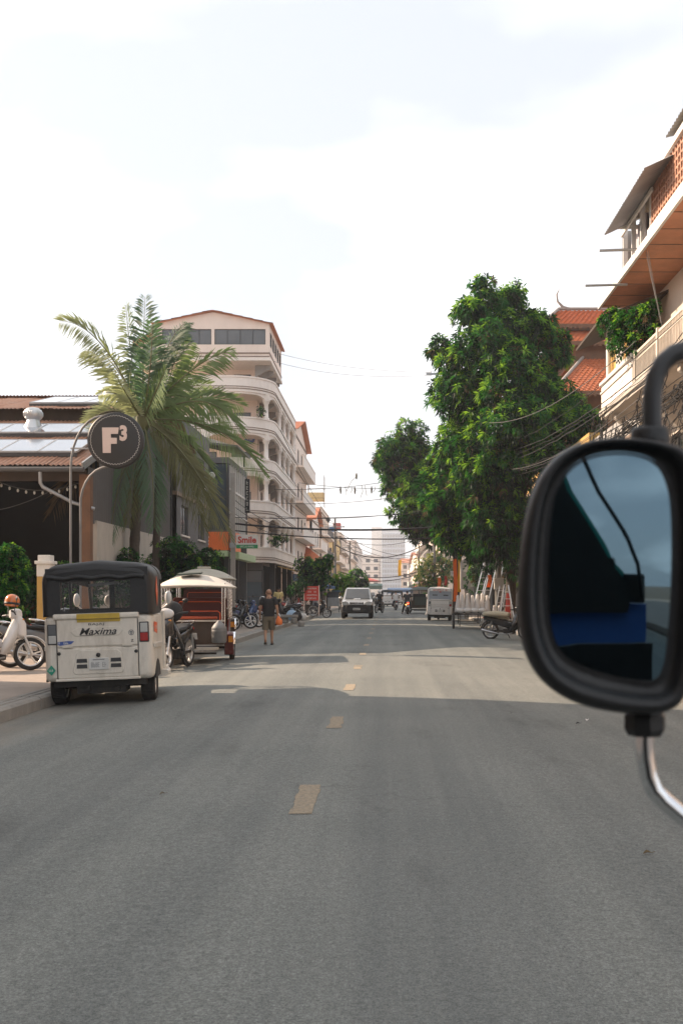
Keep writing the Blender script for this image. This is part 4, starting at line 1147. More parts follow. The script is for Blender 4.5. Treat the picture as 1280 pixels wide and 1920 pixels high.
# near shophouse on the right: balcony, lattice storey, corrugated eave
def shophouse():
    X = 6.2
    t = thing('balcony_shophouse', 'old shophouse with brick lattice storey, orange soffit and railed balcony on the right', 'building', (8, 24, 0))
    off = Matrix.Translation((-8, -24, 0))
    Y0, Y1 = 6.0, 28.6        # along the street
    S = Wall((X, Y1, 0), (0, -1, 0)); S.M = off @ S.M     # u runs towards the camera from the far end
    L = Y1 - Y0
    def u(y): return Y1 - y
    # lower storeys: set-back wall with openings, dark shop
    B = Wall((X + 1.3, Y1, 0), (0, -1, 0)); B.M = off @ B.M
    holes = [(u(23.6), u(22.2), 6.75, 9.0), (u(19.6), u(18.4), 7.4, 8.7), (u(15), u(12.6), 6.75, 9.0)]
    b = B.mb(); B.panel(b, 0, L, 6.7, 9.8, holes, .2); b.build('wall', 'plaster_cream', t)
    b = B.mb(); B.panel(b, 0, L, 0, 6.45, [(1.5, 6.2, .1, 3.2), (7.2, 12.6, .1, 3.2), (13.6, 19, .1, 3.2), (2.2, 3.6, 4.2, 5.6), (8, 9.6, 4.2, 5.6)], .2); b.build('lower_wall', 'plaster_cream', t)
    B.window(t, u(19.6), u(18.4), 7.4, 8.7, frame='frame_white'); B.window(t, 2.2, 3.6, 4.2, 5.6); B.window(t, 8, 9.6, 4.2, 5.6)
    for h in holes[::2]:
        b = B.mb(); b.box(h[0], h[1], -.35, -.3, h[2], h[3]); b.build('doorway', 'dark_inside', t)
        b = B.mb(); b.box(h[0] - .1, h[0], .005, .08, h[2], h[3] + .1); b.box(h[1], h[1] + .1, .005, .08, h[2], h[3] + .1); b.box(h[0], h[1], .005, .08, h[3], h[3] + .1); b.build('door_frame', 'frame_white', t)
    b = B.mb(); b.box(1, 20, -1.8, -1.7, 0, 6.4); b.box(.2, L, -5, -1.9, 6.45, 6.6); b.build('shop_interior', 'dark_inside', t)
    # end wall facing up the street and back
    b = MB(off); b.box(X + 1.5, X + 7, Y1 - .2, Y1, 0, 9.8); b.box(X + 6.8, X + 7, Y0, Y1 - .2, 0, 12); b.build('end_wall', 'plaster_ochre', t)
    # ochre return wall with notice at the far end of the balcony
    b = MB(off); b.box(X + .22, X + .5, 26.4, Y1 - .25, 6.7, 8.7); b.build('ochre_wall', 'plaster_ochre', t)
    b = MB(off); b.box(X + .17, X + .215, 26.7, 27.5, 7.6, 8.5); n = b.build('notice', 'sign_white', t)
    b = MB(off)
    for k in range(7): b.box(X + .163, X + .169, 26.8, 27.25 + .12 * (k % 2), 8.4 - k * .11, 8.43 - k * .11)
    b.build('notice_text', 'ink_grey', n)
    b = MB(off)
    b.tube([(X + .12, Y1 - .5, 6.5), (X + .10, Y1 - .5, 9.0)], .075, 10); b.build('porch_post', 'white_paint', t)
    # balcony slab with moulded edge, white solid panel at the far end
    b = S.mb(); b.box(0, L, -1.35, 0, 6.46, 6.68); b.box(0, L, .002, .06, 6.56, 6.70); b.build('balcony_slab', 'concrete_pale', t)
    b = S.mb()
    for y in (27.6, 24.6, 21.6, 18.6, 15.6): b.add([(u(y), -1.3, 5.55), (u(y) + .22, -1.3, 5.55), (u(y) + .22, -.15, 6.455), (u(y), -.15, 6.455), (u(y), -.15, 6.3), (u(y) + .22, -.15, 6.3), (u(y) + .22, -1.3, 5.3), (u(y), -1.3, 5.3)], [(0, 1, 2, 3), (7, 6, 5, 4), (0, 3, 4, 7), (1, 6, 5, 2), (3, 2, 5, 4)])
    b.build('balcony_bracket', 'concrete_pale', t)
    pw = u(25.0)
    b = S.mb(); b.box(.0, pw, -.12, -.01, 6.685, 7.42); b.build('balcony_panel', 'plaster_white', t)
    b = S.mb(); b.box(-.03, pw + .05, -.17, .05, 7.422, 7.52); b.box(0, pw, .0, .03, 7.2, 7.25); b.build('balcony_coping', 'white_paint', t)
    # railing: balusters one by one, rails and posts
    rail = S.mb()
    rail.box(pw + .1, L, -.07, -.03, 7.44, 7.50); rail.box(pw + .1, L, -.065, -.035, 6.80, 6.84); rail.box(pw + .1, L, -.065, -.035, 7.28, 7.31)
    ro = rail.build('railing', 'iron_cream', t)
    me = None; yy = pw + .2; k = 0
    while yy < L - 2.5:
        if k % 18 == 0:
            c = S.mb(); c.box(yy - .05, yy + .05, -.1, 0, 6.69, 7.56); c.build('rail_post', 'iron_cream', ro)
        elif me is None:
            c = MB(); c.box(-.011, .011, -.011, .011, 6.845, 7.435); 
            o = c.build('baluster', 'iron_cream', ro); me = o.data; o.location = S.M @ Vector((yy, -.05, 0))
        else:
            o = bpy.data.objects.new('baluster', me); col.objects.link(o); o.parent = ro; o.location = S.M @ Vector((yy, -.05, 0))
        yy += .115; k += 1
    # sloping orange soffit board from the wall up to the edge of the projecting storey
    zs = 9.72
    b = S.mb(); b.box(-.0, L, -1.3, .02, zs, zs + .16); b.build('soffit', 'soffit_orange', t)
    b = S.mb()
    for k in range(22):
        b.box(u(28.4) + k * 1.0, u(28.4) + k * 1.0 + .02, -1.28, .0, zs - .012, zs - .001)
    b.build('soffit_joint', 'trim_brown', t)
    b = S.mb(); b.box(-.02, L, .022, .09, zs - .04, zs + .15); b.build('fascia', 'white_paint', t)
    # upper storey: curtained windows at the far end, then the lattice
    we = u(26.0); wl = u(23.3)
    b = S.mb()
    for a in (we, we + .88, we + 1.76, wl - .06): b.box(a, a + .07, -.12, -.01, zs + .16, 11.0)
    b.box(we, wl, -.13, -.0, zs + .162, zs + .26); b.build('window_frame', 'frame_white', t)
    for k in range(3):
        a = we + .08 + k * .88
        c = S.mb(); n = 16; vs = []
        for z in (zs + .27, 10.95):
            for i in range(n + 1): vs.append((a + .80 * i / n * (1 if k != 1 else .55), -.28 + .035 * math.sin(i * 2.1), z))
        c.add(vs, [(i, i + 1, n + 2 + i, n + 1 + i) for i in range(n)], True); c.build('curtain', 'curtain', t)
    b = S.mb(); b.box(we, wl, -.42, -.36, zs + .2, 11.0); b.box(we - .02, we, -2.5, -.0, zs + .16, 11.0); b.build('window_backing', 'plaster_grey', t)
    # brick lattice panel: bars with square openings
    b = S.mb(); z0, z1 = zs + .3, 11.12; a0 = wl + .05; a1 = L - 1.5
    n = int((a1 - a0) / .19)
    for i in range(n + 1): b.box(a0 + .19 * i, a0 + .19 * i + .055, -.1, -.02, z0, z1)
    m = int((z1 - z0) / .19)
    for j in range(m + 1): b.box(a0, a0 + .19 * n + .055, -.095, -.025, z0 + .19 * j, z0 + .19 * j + .05)
    tag(b.build('brick_lattice', 'lattice', t), kind='stuff')
    b = S.mb(); b.box(wl, L - 1.5, -.3, -.25, zs + .2, 11.1); b.build('lattice_backing', 'plaster_cream', t)
    b = S.mb(); b.box(wl - .02, L, -.14, .06, zs + .17, zs + .30); b.box(wl - .02, L, -.12, .05, 11.12, 11.26); b.build('lattice_sill', 'white_paint', t)
    # corrugated eaves
    for k in range(4):
        c = S.mb(); a = u(25.5) + k * 1.0
        corr(c, (a, -1.4, 11.62), (0, 2.0, -.92), (1.04, 0, 0), 7, .02); c.build('eave_sheet', 'zinc_sheet', t)
    for k in range(14):
        c = S.mb(); a = u(21.5) + k * 1.0
        corr(c, (a, -1.4, 11.75), (0, 1.55, -.38), (1.04, 0, 0), 7, .02); c.build('eave_sheet', 'zinc_sheet', t)
    b = S.mb(); b.box(u(26.0), wl + .3, .0, .05, 10.82, 10.92); b.box(u(25.5), u(25.5) + .06, -1.2, .3, 10.85, 10.95); b.build('eave_beam', 'white_paint', t)
    # small dark porch roof at the far end
    b = S.mb()
    b.add([(-1.2, -1.3, 9.55), (2.3, -1.3, 9.55), (2.3, .5, 8.82), (-1.2, .5, 8.82), (-1.2, -1.3, 9.48), (2.3, -1.3, 9.48), (2.3, .5, 8.75), (-1.2, .5, 8.75)], [(0, 1, 2, 3), (7, 6, 5, 4), (0, 3, 7, 4), (3, 2, 6, 7), (1, 5, 6, 2)])
    b.build('porch_roof', 'wood_dark', t)
    # poles that stick out from the front
    for (y, z, o0, o1, m) in ((24.4, 9.95, .1, .95, 'galv'), (25.9, 9.55, .1, 1.0, 'galv')):
        c = S.mb(); c.tube([(u(y), -.1, z), (u(y), o1, z - .03)], .035, 8); c.build('flag_pole', m, t)
    return t
shophouse()

# row closing the view between shophouse and ladder shop, hung with dark cloth
block('side_shop', 'narrow ochre shop between the shophouse and the ladder shop', 7.5, 14, 29.2, 35.4, 1, 3.0, 3.3, 'plaster_grey', 1, 2, 2, seed=31, shop='dark_inside')
# out of the frame on the left: the house whose shade lies on the near road
block('roadside_house', 'plain house outside the frame whose shade covers the near road', -22, -9.2, -30, 16.3, 3, 3.1, 3.4, 'plaster_cream', -1, 4, 9, seed=32, near=False)
# ------------------------------------------------------------------ vehicles: helpers
def wheel(parent, c, r, w, rim_m='alloy', spokes=5, name='wheel', Mx=None, fill=False, tyre_h=None):
    th = tyre_h or r * .24
    M0 = (Mx or Matrix.Identity(4)) @ Matrix.Translation(c)
    b = MB(M0); ri = r - th
    b.lathe([(ri - .02, -w * .36), (ri + .012, -w * .40), (ri + .012, w * .40), (ri - .02, w * .36), (ri - .02, -w * .36)], 28, axis='x')
    b.lathe([(0, -w * .42), (r * .14, -w * .42), (r * .17, -w * .3), (r * .17, w * .3), (r * .14, w * .42), (0, w * .42)], 14, axis='x')
    if fill:
        b.lathe([(r * .1, -w * .18), (ri, -w * .30), (ri, w * .30), (r * .1, w * .18)], 24, axis='x')
    else:
        for k in range(spokes):
            a = 2 * PI * k / spokes
            b.bar((0, math.cos(a) * r * .12, math.sin(a) * r * .12), (0, math.cos(a + .25) * (ri - .01), math.sin(a + .25) * (ri - .01)), w * .34 if spokes < 8 else .008, .026 if spokes < 8 else .008)
    o = b.build(name, rim_m, parent)
    b = MB(M0)
    b.lathe([(ri, -w * .38), (r - th * .35, -w * .5), (r - .012, -w * .40), (r, -w * .18), (r, w * .18), (r - .012, w * .40), (r - th * .35, w * .5), (ri, w * .38)], 32, axis='x')
    for k in range(0, 32 if w > .1 else 0):
        a = 2 * PI * k / 32
        b.bar((-w * .38, math.cos(a) * (r - .001), math.sin(a) * (r - .001)), (w * .38, math.cos(a + .05) * (r - .001), math.sin(a + .05) * (r - .001)), .016, .008)
    b.build('tyre', 'rubber', o)
    return o

def motorcycle(label, loc, rz, paint='paint_black', group=None, lean=-.12, steer=0., seat='seat_black', trail=True, headlight='clear_lens', scooter=False, basket=False, plate=True, name='motorcycle', spokes=5):
    t = thing(name, label, 'motorcycle', loc, rz, group, 0, lean)
    I = Matrix.Identity(4)
    # steering assembly turns about the fork axis
    piv = Vector((0, .38, .9)); ax = Vector((0, -.42, 1)).normalized()
    F = Matrix.Translation(piv) @ Matrix.Rotation(steer, 4, ax) @ Matrix.Translation(-piv)
    wheel(t, (0, .63, .29), .29, .085, spokes=spokes, Mx=F)
    wheel(t, (0, -.60, .29), .29, .095, spokes=spokes)
    for s in (-1, 1):
        b = MB(F); b.tube([(s * .075, .65, .29), (s * .075, .50, .66), (s * .065, .42, .86)], [.026, .024, .02], 8); b.build('fork_leg', 'alloy', t)
    b = MB(F)   # front mudguard hugging the tyre
    rings = []
    for k in range(9):
        a = R(20 + 125 * k / 8); y = .63 + .335 * math.cos(a); z = .29 + .335 * math.sin(a); y2 = .63 + .315 * math.cos(a); z2 = .29 + .315 * math.sin(a)
        w = .065 * (1 - .25 * abs(k - 4) / 4)
        rings.append([(-w, y2, z2), (-w * .6, y, z), (w * .6, y, z), (w, y2, z2), (0, y2 - .0, z2 - .008)])
    b.loft(rings); b.build('front_mudguard', paint, t)
    # leg shield: two curved wings and the centre cowl
    b = MB(F)
    b.loft([rrect(.07, .60, .84, .03, .56), rrect(.12, .58, .93, .05, .50), rrect(.13, .60, 1.0, .05, .42), rrect(.09, .66, 1.02, .04, .34)]); b.build('front_cowl', paint, t, 0)
    for s in (-1, 1):
        b = MB()
        out = [(.46, .94), (.40, .98), (.30, .80), (.16, .46), (.12, .30), (.20, .28), (.30, .36), (.40, .60)]
        vs = [(s * (.09 + .13 * max(0, min(1, (.98 - z) / .5))), y, z) for (y, z) in out] + [(s * (.075 + .12 * max(0, min(1, (.98 - z) / .5))), y - .012, z) for (y, z) in out]
        n = len(out)
        b.add(vs, [list(range(n)), list(range(2 * n - 1, n - 1, -1))] + [(i, n + i, n + (i + 1) % n, (i + 1) % n) for i in range(n)], True); b.build('leg_shield', paint, t)
    # handlebar, cowl, lamp, mirrors
    b = MB(F); b.tube([(-.34, .26, 1.02), (-.22, .32, 1.02), (-.1, .38, .98), (0, .39, .97), (.1, .38, .98), (.22, .32, 1.02), (.34, .26, 1.02)], .013, 8)
    for s in (-1, 1): b.tube([(s * .35, .255, 1.02), (s * .25, .305, 1.02)], .02, 8); b.tube([(s * .24, .33, 1.01), (s * .36, .32, 1.0)], .007, 6)
    b.build('handlebar', 'black_plastic', t)
    b = MB(F); b.loft([rrect(.07, .93, 1.06, .03, .49), rrect(.12, .90, 1.09, .04, .45), rrect(.13, .91, 1.10, .04, .38), rrect(.08, .95, 1.08, .03, .30)]); b.build('handlebar_cowl', paint, t)
    b = MB(F @ Matrix.Translation((0, .495, .995))); b.lathe([(0, .012), (.04, .01), (.058, -.005), (.06, -.03)], 16, axis='y'); b.build('headlight', headlight, t)
    for s in (-1, 1):
        b = MB(F); b.tube([(s * .24, .32, 1.03), (s * .30, .34, 1.16), (s * .34, .34, 1.21)], .007, 6)
        b.ell((s * .36, .335, 1.235), (.065, .014, .04), 12, 7); b.build('mirror', 'black_plastic', t)
        b = MB(F); b.ell((s * .10, .50, .90), (.035, .02, .02), 8, 6); b.build('indicator', 'amber_lens', t)
    # frame, engine, body side panels and tail
    b = MB(); b.tube([(0, .40, .80), (0, .22, .50), (0, .05, .40), (0, -.2, .46), (0, -.42, .68)], .035, 8)
    b.box(-.11, .11, -.12, .22, .20, .36); b.lathe([(0, -.14), (.09, -.14), (.10, -.1), (.10, .1), (.09, .14), (0, .14)], 14, (0, -.02, .27), 'x')
    b.bar((-.17, .02, .24), (.17, .02, .24), .03); b.bar((.05, -.1, .27), (.05, -.6, .29), .025, .05); b.bar((-.06, -.1, .27), (-.06, -.6, .29), .025, .05)
    b.bar((-.1, -.05, .2), (-.2, -.02, .02), .018); b.build('engine_frame', 'chassis', t)
    b = MB(); b.loft([rrect(.06, .42, .56, .03, .16), rrect(.10, .42, .64, .04, -.02), rrect(.125, .46, .70, .05, -.25), rrect(.12, .52, .74, .05, -.5), rrect(.08, .62, .78, .04, -.74), rrect(.05, .70, .78, .03, -.82)]); b.build('side_panel', paint, t)
    b = MB(); b.loft([rrect(.07, .66, .72, .03, .06), rrect(.12, .68, .765, .04, -.04), rrect(.13, .70, .775, .04, -.28), rrect(.12, .74, .825, .04, -.36), rrect(.11, .76, .83, .04, -.66), rrect(.07, .78, .82, .02, -.74)]); b.build('seat', seat, t)
    for s in (-1, 1):
        b = MB(); b.tube([(s * .12, -.58, .29), (s * .125, -.50, .62)], .022, 8); b.tube([(s * .12, -.565, .35), (s * .125, -.51, .58)], .032, 8); b.build('shock_absorber', 'steel', t)
    b = MB(); b.tube([(.1, .2, .24), (.14, .0, .2), (.15, -.3, .22), (.155, -.45, .25), (.16, -.85, .33)], [.018, .018, .02, .045, .05], 10); b.build('exhaust', 'steel', t)
    b = MB(); rings = []
    for k in range(6):
        a = R(75 + 100 * k / 5); rings.append([(-.07, -.6 + .325 * math.cos(a), .29 + .325 * math.sin(a)), (-.05, -.6 + .345 * math.cos(a), .29 + .345 * math.sin(a)), (.05, -.6 + .345 * math.cos(a), .29 + .345 * math.sin(a)), (.07, -.6 + .325 * math.cos(a), .29 + .325 * math.sin(a))])
    b.loft(rings); b.build('rear_mudguard', 'black_plastic', t)
    b = MB(); b.ell((0, -.81, .72), (.075, .035, .04), 10, 6); b.build('tail_light', 'red_lens', t)
    b = MB(); b.tube([(-.1, -.5, .80), (-.12, -.7, .85), (-.08, -.85, .86), (.08, -.85, .86), (.12, -.7, .85), (.1, -.5, .80)], .011, 6); b.build('grab_rail', 'chrome', t)
    if plate:
        b = MB(); b.cbox((0, -.93, .56), (.17, .006, .13), (R(-20), 0, 0)); b.build('number_plate', 'plate_white', t)
    if basket:
        b = MB()
        for k in range(9): b.box(-.15 + .0375 * k - .003, -.15 + .0375 * k + .003, .60, .606, .78, 1.0)
        for z in (.78, .85, .92, 1.0):
            b.tube([(-.15, .5, z), (-.15, .72, z), (.15, .72, z), (.15, .5, z)], .005, 4, closed=True)
        b.build('basket', 'steel', t)
    return t

def helmet(label, loc, shell, rz=0., tilt=0., group=None):
    t = thing('helmet', label, 'helmet', loc, rz, group, tilt)
    b = MB()
    prof = [(0, .13), (.05, .125), (.095, .10), (.125, .05), (.132, 0), (.125, -.05), (.115, -.085), (.105, -.085), (.115, 0)]
    b.lathe(prof, 20); b.build('shell', shell, t)
    b = MB(); b.lathe([(.126, -.02), (.136, -.02), (.136, -.055), (.124, -.06)], 20); b.build('trim', 'black_plastic', t)
    b = MB(); b.lathe([(0, .145), (.045, .14), (.05, .12)], 14, axis='y'); b.build('vent', 'black_plastic', t)
    return t

# ------------------------------------------------------------------ three-wheeled cab
def rickshaw(label, loc, rz, ry=0., style='main', group=None):
    t = thing('auto_rickshaw', label, 'rickshaw', loc, rz, group, 0, ry)
    white = 'cab_white' if style == 'main' else 'paint_pearl'
    cano = 'black_vinyl' if style != 'van' else 'paint_pearl'
    hw = .665
    # rear tub
    b = MB()
    b.loft([rrect(.58, .37, 1.08, .05, -.425), rrect(.63, .335, 1.11, .06, -.41), rrect(.655, .315, 1.13, .06, -.36), rrect(hw, .315, 1.135, .06, -.2), rrect(hw, .315, 1.135, .06, .6), rrect(.66, .32, 1.12, .05, .78)])
    body = b.build('body', white, t)
    # tailgate: upper lid and lower bumper panel, slightly proud, with a dark gap between
    b = MB()
    b.box(-.50, .475, -.445, -.40, .745, 1.085); gate = b.build('tailgate', white, t, .012)
    b = MB()
    b.box(-.50, .475, -.448, -.40, .345, .728); b.build('bumper_panel', white, t, .02, 3)
    b = MB()
    rr = [(-.29, .40), (.27, .40), (.30, .44), (.27, .66), (.22, .70), (-.22, .70), (-.27, .66), (-.32, .44)]
    b.ext(rr, -.456, -.44); b.build('plate_surround', white, t, .012)
    b = MB(); b.box(-.53, .50, -.455, -.40, .318, .350); b.build('lower_lip', white, t, .01)
    b = MB(); b.box(-.50, .475, -.403, -.40, .728, .745); b.box(-.508, -.500, -.436, -.40, .34, 1.08); b.box(.475, .484, -.436, -.40, .34, 1.08); b.build('panel_gap', 'ink', t)
    b = MB(); b.box(-.54, .50, -.47, -.36, 1.085, 1.155); ledge = b.build('rear_ledge', white, t, .022, 3)
    if style == 'main':
        b = MB(); b.box(-.25, .27, -.478, -.472, 1.087, 1.150); b.build('yellow_sticker', 'sticker_yellow', ledge)
        b = MB(); b.box(-.25, .27, -.452, -.446, 1.045, 1.083); b.build('yellow_sticker', 'sticker_yellow', ledge)
        b = MB(); b.ext([(-.28, .875), (.25, .875), (.30, .935), (.26, .985), (-.24, .985), (-.33, .93)], -.452, -.444); bd = b.build('badge_panel', white, gate, .006)
        b = MB(); b.text('Maxima', .1, (0, -.453, .93), shear=.35, bold=.012, depth=.004, fit=.45, fith=.085); b.box(-.22, -.06, -.4545, -.4535, .878, .884); b.box(.06, .2, -.4545, -.4535, .878, .884); b.build('lettering', 'ink', bd)
        b = MB(); b.text('BAJAJ', .1, (-.02, -.446, 1.015), bold=0, spacing=1.1, depth=.003, fit=.19, fith=.034); b.build('lettering', 'ink', gate)
        b = MB(Matrix.Translation((.40, -.447, .90))); b.lathe([(.028, 0), (.036, 0)], 16, axis='y'); b.box(-.018, .018, -.002, 0, -.004, .02); b.box(-.01, .01, -.002, 0, -.025, -.008); b.build('emblem', 'ink_grey', gate)
        b = MB(); b.text('Z', .1, (.41, -.446, .80), bold=.02, depth=.003, fit=.035, fith=.03); b.build('lettering', 'ink', gate)
        b = MB(); b.ext([(-.49, .775), (-.46, .765), (-.33, .78), (-.29, .815), (-.36, .82), (-.49, .81)], -.449, -.4455); s = b.build('blue_sticker', 'sticker_blue', gate)
        b = MB(); b.scrawl((-.42, -.4495, .793), .12, .025, depth=.002, seed=4); b.build('lettering', 'sticker_white', s)
        b = MB(); b.ext([(-.63, .46), (-.575, .40), (-.525, .46), (-.575, .525)], -.450, -.428); s = b.build('green_sticker', 'sticker_green', t)
        b = MB(); b.scrawl((-.577, -.4505, .462), .055, .022, depth=.002, seed=5); b.build('lettering', 'sticker_white', s)
        # stickers on the right flank and canopy
        b = MB(); b.ext([(-.30, .90), (.06, .86), (.08, 1.0), (-.28, 1.025)], hw + .001, hw + .004, 'yz'); s = b.build('orange_sticker', 'sticker_orange', t)
        b = MB(); b.scrawl((hw + .0045, -.11, .945), .26, .04, ax=(0, 1, 0), depth=.001, seed=6); b.build('lettering', 'sticker_white', s)
        b = MB(); b.ext([(-.02, 1.22), (.10, 1.41), (-.02, 1.60), (-.14, 1.41)], .684, .688, 'yz'); s = b.build('orange_diamond', 'sticker_orange', t)
        b = MB(); b.scrawl((.6885, -.02, 1.45), .05, .10, ax=(0, 1, 0), depth=.001, seed=7, n=1); b.build('lettering', 'sticker_white', s)
        b = MB(Matrix.Translation((hw + .002, -.345, .99))); b.lathe([(.014, 0), (.026, 0)], 14, axis='x'); b.build('round_sticker', 'sticker_orange', t)
    else:
        b = MB(); b.box(-.50, .475, -.452, -.446, .90, 1.07); b.build('pale_band', 'sticker_white', gate)
    # plate and vents
    b = MB(); b.box(-.12, .12, -.470, -.457, .455, .60); pl = b.build('number_plate', 'plate_white', t, .004)
    b = MB(); b.scrawl((0, -.471, .515), .19, .06, depth=.002, seed=8, n=7); b.box(-.07, .07, -.4725, -.4715, .572, .585); b.build('lettering', 'ink_grey', pl)
    for s in (-1, 1):
        for z in (.475, .545):
            b = MB(); x = s * .205 - .0; b.ext([(x - .065, z), (x + .065, z), (x + .06, z + .048), (x - .06, z + .048)], -.460, -.4565); b.build('vent', 'frame_dark', t)
        b = MB(Matrix.Translation((s * .465 - .012, -.45, .665))); b.lathe([(0, -.008), (.02, -.008), (.022, 0)], 12, axis='y'); b.build('reflector_stud', 'ink', t)
        b = MB(); x = s * .36 - .01; b.box(x - .06, x + .06, -.465, -.44, .738, .752); b.build('hinge', white, t)
    b = MB(Matrix.Translation((-.005, -.47, .635))); b.lathe([(0, -.01), (.022, -.008), (.028, .01)], 12, axis='y'); b.build('lock', 'ink', t)
    # tail lights
    for s in (-1, 1):
        b = MB(); x = s * .555; b.box(x - .06, x + .06, -.436, -.39, .775, 1.03); tl = b.build('tail_light', 'frame_dark', t, .012)
        b = MB(); b.box(x - .045, x + .045, -.444, -.435, .90, 1.015); b.build('lens', 'clear_lens' if s > 0 else 'glass_grey', tl, .006)
        b = MB(); b.box(x - .045, x + .045, -.444, -.435, .79, .892); b.build('lens', 'red_lens' if s > 0 else 'clear_lens', tl, .006)
    # right and left flank details
    for s in (-1, 1):
        b = MB(); b.ext([(-.36, .70), (.55, .66), (.62, .70), (.60, .735), (-.36, .755)], s * hw - .004, s * hw + .016, 'yz'); b.build('side_moulding', white, t, .008)
        b = MB(Matrix.Translation((s * hw, 0.02, .235)))
        pts = [(.33 * math.cos(R(180 - k * 15)), .30 * math.sin(R(180 - k * 15))) for k in range(13)]
        pts = [(p[0], max(p[1], .075)) for p in pts]
        b.ext(pts, -.02 if s > 0 else -.006, .006 if s > 0 else .02, 'yz'); b.build('wheel_arch', 'chassis', t)
        b = MB(); b.box(s * .66 - .035, s * .66 + .035, .80, .87, .34, 1.14); b.build('door_pillar', white, t, .015)
        b = MB(); b.loft([rrect(.09, .27, .345, .03, .55, cx=s * .66), rrect(.10, .26, .35, .03, .8, cx=s * .665), rrect(.08, .27, .34, .03, 1.35, cx=s * .62)]); b.build('side_step', white, t)
    # canopy: rear quarter with sides, roof going forward
    def sec(y, w, zt, z0, r=.22, n=6):
        pts = [(-w, y, z0)]
        for k in range(n + 1):
            a = R(180 - 90 * k / n); pts.append((-w + r + r * math.cos(a), y, zt - .04 - r + r * math.sin(a)))
        pts.append((0, y, zt))
        for k in range(n + 1):
            a = R(90 - 90 * k / n); pts.append((w - r + r * math.cos(a), y, zt - .04 - r + r * math.sin(a)))
        pts.append((w, y, z0)); return pts
    b = MB()
    b.loft([sec(-.435, .60, 1.70, 1.14, .17), sec(-.42, .645, 1.765, 1.13, .19), sec(-.36, .672, 1.81, 1.12), sec(-.1, .678, 1.825, 1.12), sec(.12, .674, 1.815, 1.12), sec(.45, .676, 1.83, 1.12)], False, True, False)
    b.build('canopy', cano, t)
    b = MB(); b.loft([sec(.45, .676, 1.83, 1.57, .2), sec(.8, .66, 1.82, 1.57, .2), sec(1.0, .655, 1.835, 1.57, .2), sec(1.5, .60, 1.80, 1.55, .18), sec(1.78, .53, 1.74, 1.52, .15), sec(1.9, .48, 1.64, 1.50, .08)], False, True, False)
    b.build('front_canopy', cano, t)
    Wn = Wall((-.62, -.425, 0), (1, 0, 0))
    if style != 'van':
        b = Wn.mb(); Wn.panel(b, 0, 1.24, 1.135, 1.72, [(.17, 1.02, 1.19, 1.555)], .02); b.build('rear_curtain', cano, t)
        b = Wn.mb()
        n = 24; vs = []     # rolled flap over the window
        b.tube([(.02 + 1.18 * k / n, .015 + .008 * math.sin(k * 1.9), 1.60 + .012 * math.sin(k * .9 + 1)) for k in range(n + 1)], .03, 8); b.build('rolled_flap', cano, t)
        b = Wn.mb(); b.box(.17, 1.02, -.012, -.008, 1.19, 1.555); b.build('rear_window', 'clear_glass', t)
    else:
        b = Wn.mb(); Wn.panel(b, 0, 1.24, 1.135, 1.72, [(.2, .46, 1.34, 1.40), (.78, 1.04, 1.34, 1.40)], .02); b.build('rear_panel', 'plaster_blue', t)
        b = Wn.mb(); b.box(.15, 1.1, -.06, -.05, 1.3, 1.45); b.build('rear_window', 'glass_dark', t)
        b = Wn.mb(); b.box(.08, 1.16, .002, .02, 1.58, 1.71); hs = b.build('header_sign', 'sticker_white', t)
        b = MB(); b.scrawl((0, -.446, 1.645), .8, .09, depth=.002, seed=9); b.build('lettering', 'sign_red', hs)
        b = Wn.mb(); b.ext([(.53, 1.575), (.71, 1.575), (.62, 1.50)], .004, .012); b.build('red_pennant', 'sign_red', t)
    # front cab
    b = MB()
    b.loft([rrect(.60, .34, .52, .05, .78), rrect(.58, .34, .52, .05, 1.35), rrect(.50, .34, .85, .08, 1.75), rrect(.44, .36, 1.02, .12, 1.98), rrect(.36, .42, 1.0, .14, 2.16), rrect(.24, .5, .9, .12, 2.25)])
    b.build('nose', white, t)
    fr = MB()
    for s in (-1, 1):
        fr.tube([(s * .46, 2.02, 1.0), (s * .47, 1.88, 1.55), (s * .45, 1.8, 1.64)], .025, 8)
        fr.tube([(s * .64, .46, 1.12), (s * .655, .46, 1.6)], .022, 8); fr.tube([(s * .60, 1.15, .5), (s * .61, 1.15, 1.58)], .02, 8)
    fr.tube([(-.46, 2.02, 1.02), (.46, 2.02, 1.02)], .022, 8); fr.build('windscreen_frame', 'black_plastic', t)
    b = MB(); b.add([(-.44, 2.02, 1.03), (.44, 2.02, 1.03), (.44, 1.87, 1.56), (-.44, 1.87, 1.56), (-.44, 2.03, 1.03), (.44, 2.03, 1.03), (.44, 1.88, 1.56), (-.44, 1.88, 1.56)], [(0, 1, 2, 3), (7, 6, 5, 4)]); b.build('windscreen', 'clear_glass', t)
    for s in (-1, 1):
        b = MB(Matrix.Translation((s * .30, 2.2, .82))); b.lathe([(0, .03), (.05, .025), (.07, 0), (.075, -.05)], 16, axis='y'); b.build('headlight', 'clear_lens', t)
        b = MB(); b.tube([(s * .46, 1.98, 1.1), (s * .60, 1.98, 1.18), (s * .66, 1.95, 1.24)], .012, 6); b.ell((s * .66, 1.93, 1.32), (.05, .035, .10), 12, 8); b.build('side_mirror', 'helmet_white', t)
    # inside: bench, partition, driver's seat, white head cushions seen through the rear window
    b = MB(); b.box(-.58, .58, -.34, .12, .5, .66); b.box(-.58, .58, -.36, -.26, .66, 1.1); b.box(-.5, .5, .72, .78, .55, .95); b.build('bench', 'seat_black', t, .03)
    if style != 'van':
        b = MB(); b.box(-.62, .62, .80, .83, .95, 1.20); b.box(-.03, .04, .80, .83, 1.20, 1.60); b.build('cab_partition', 'seat_black', t)
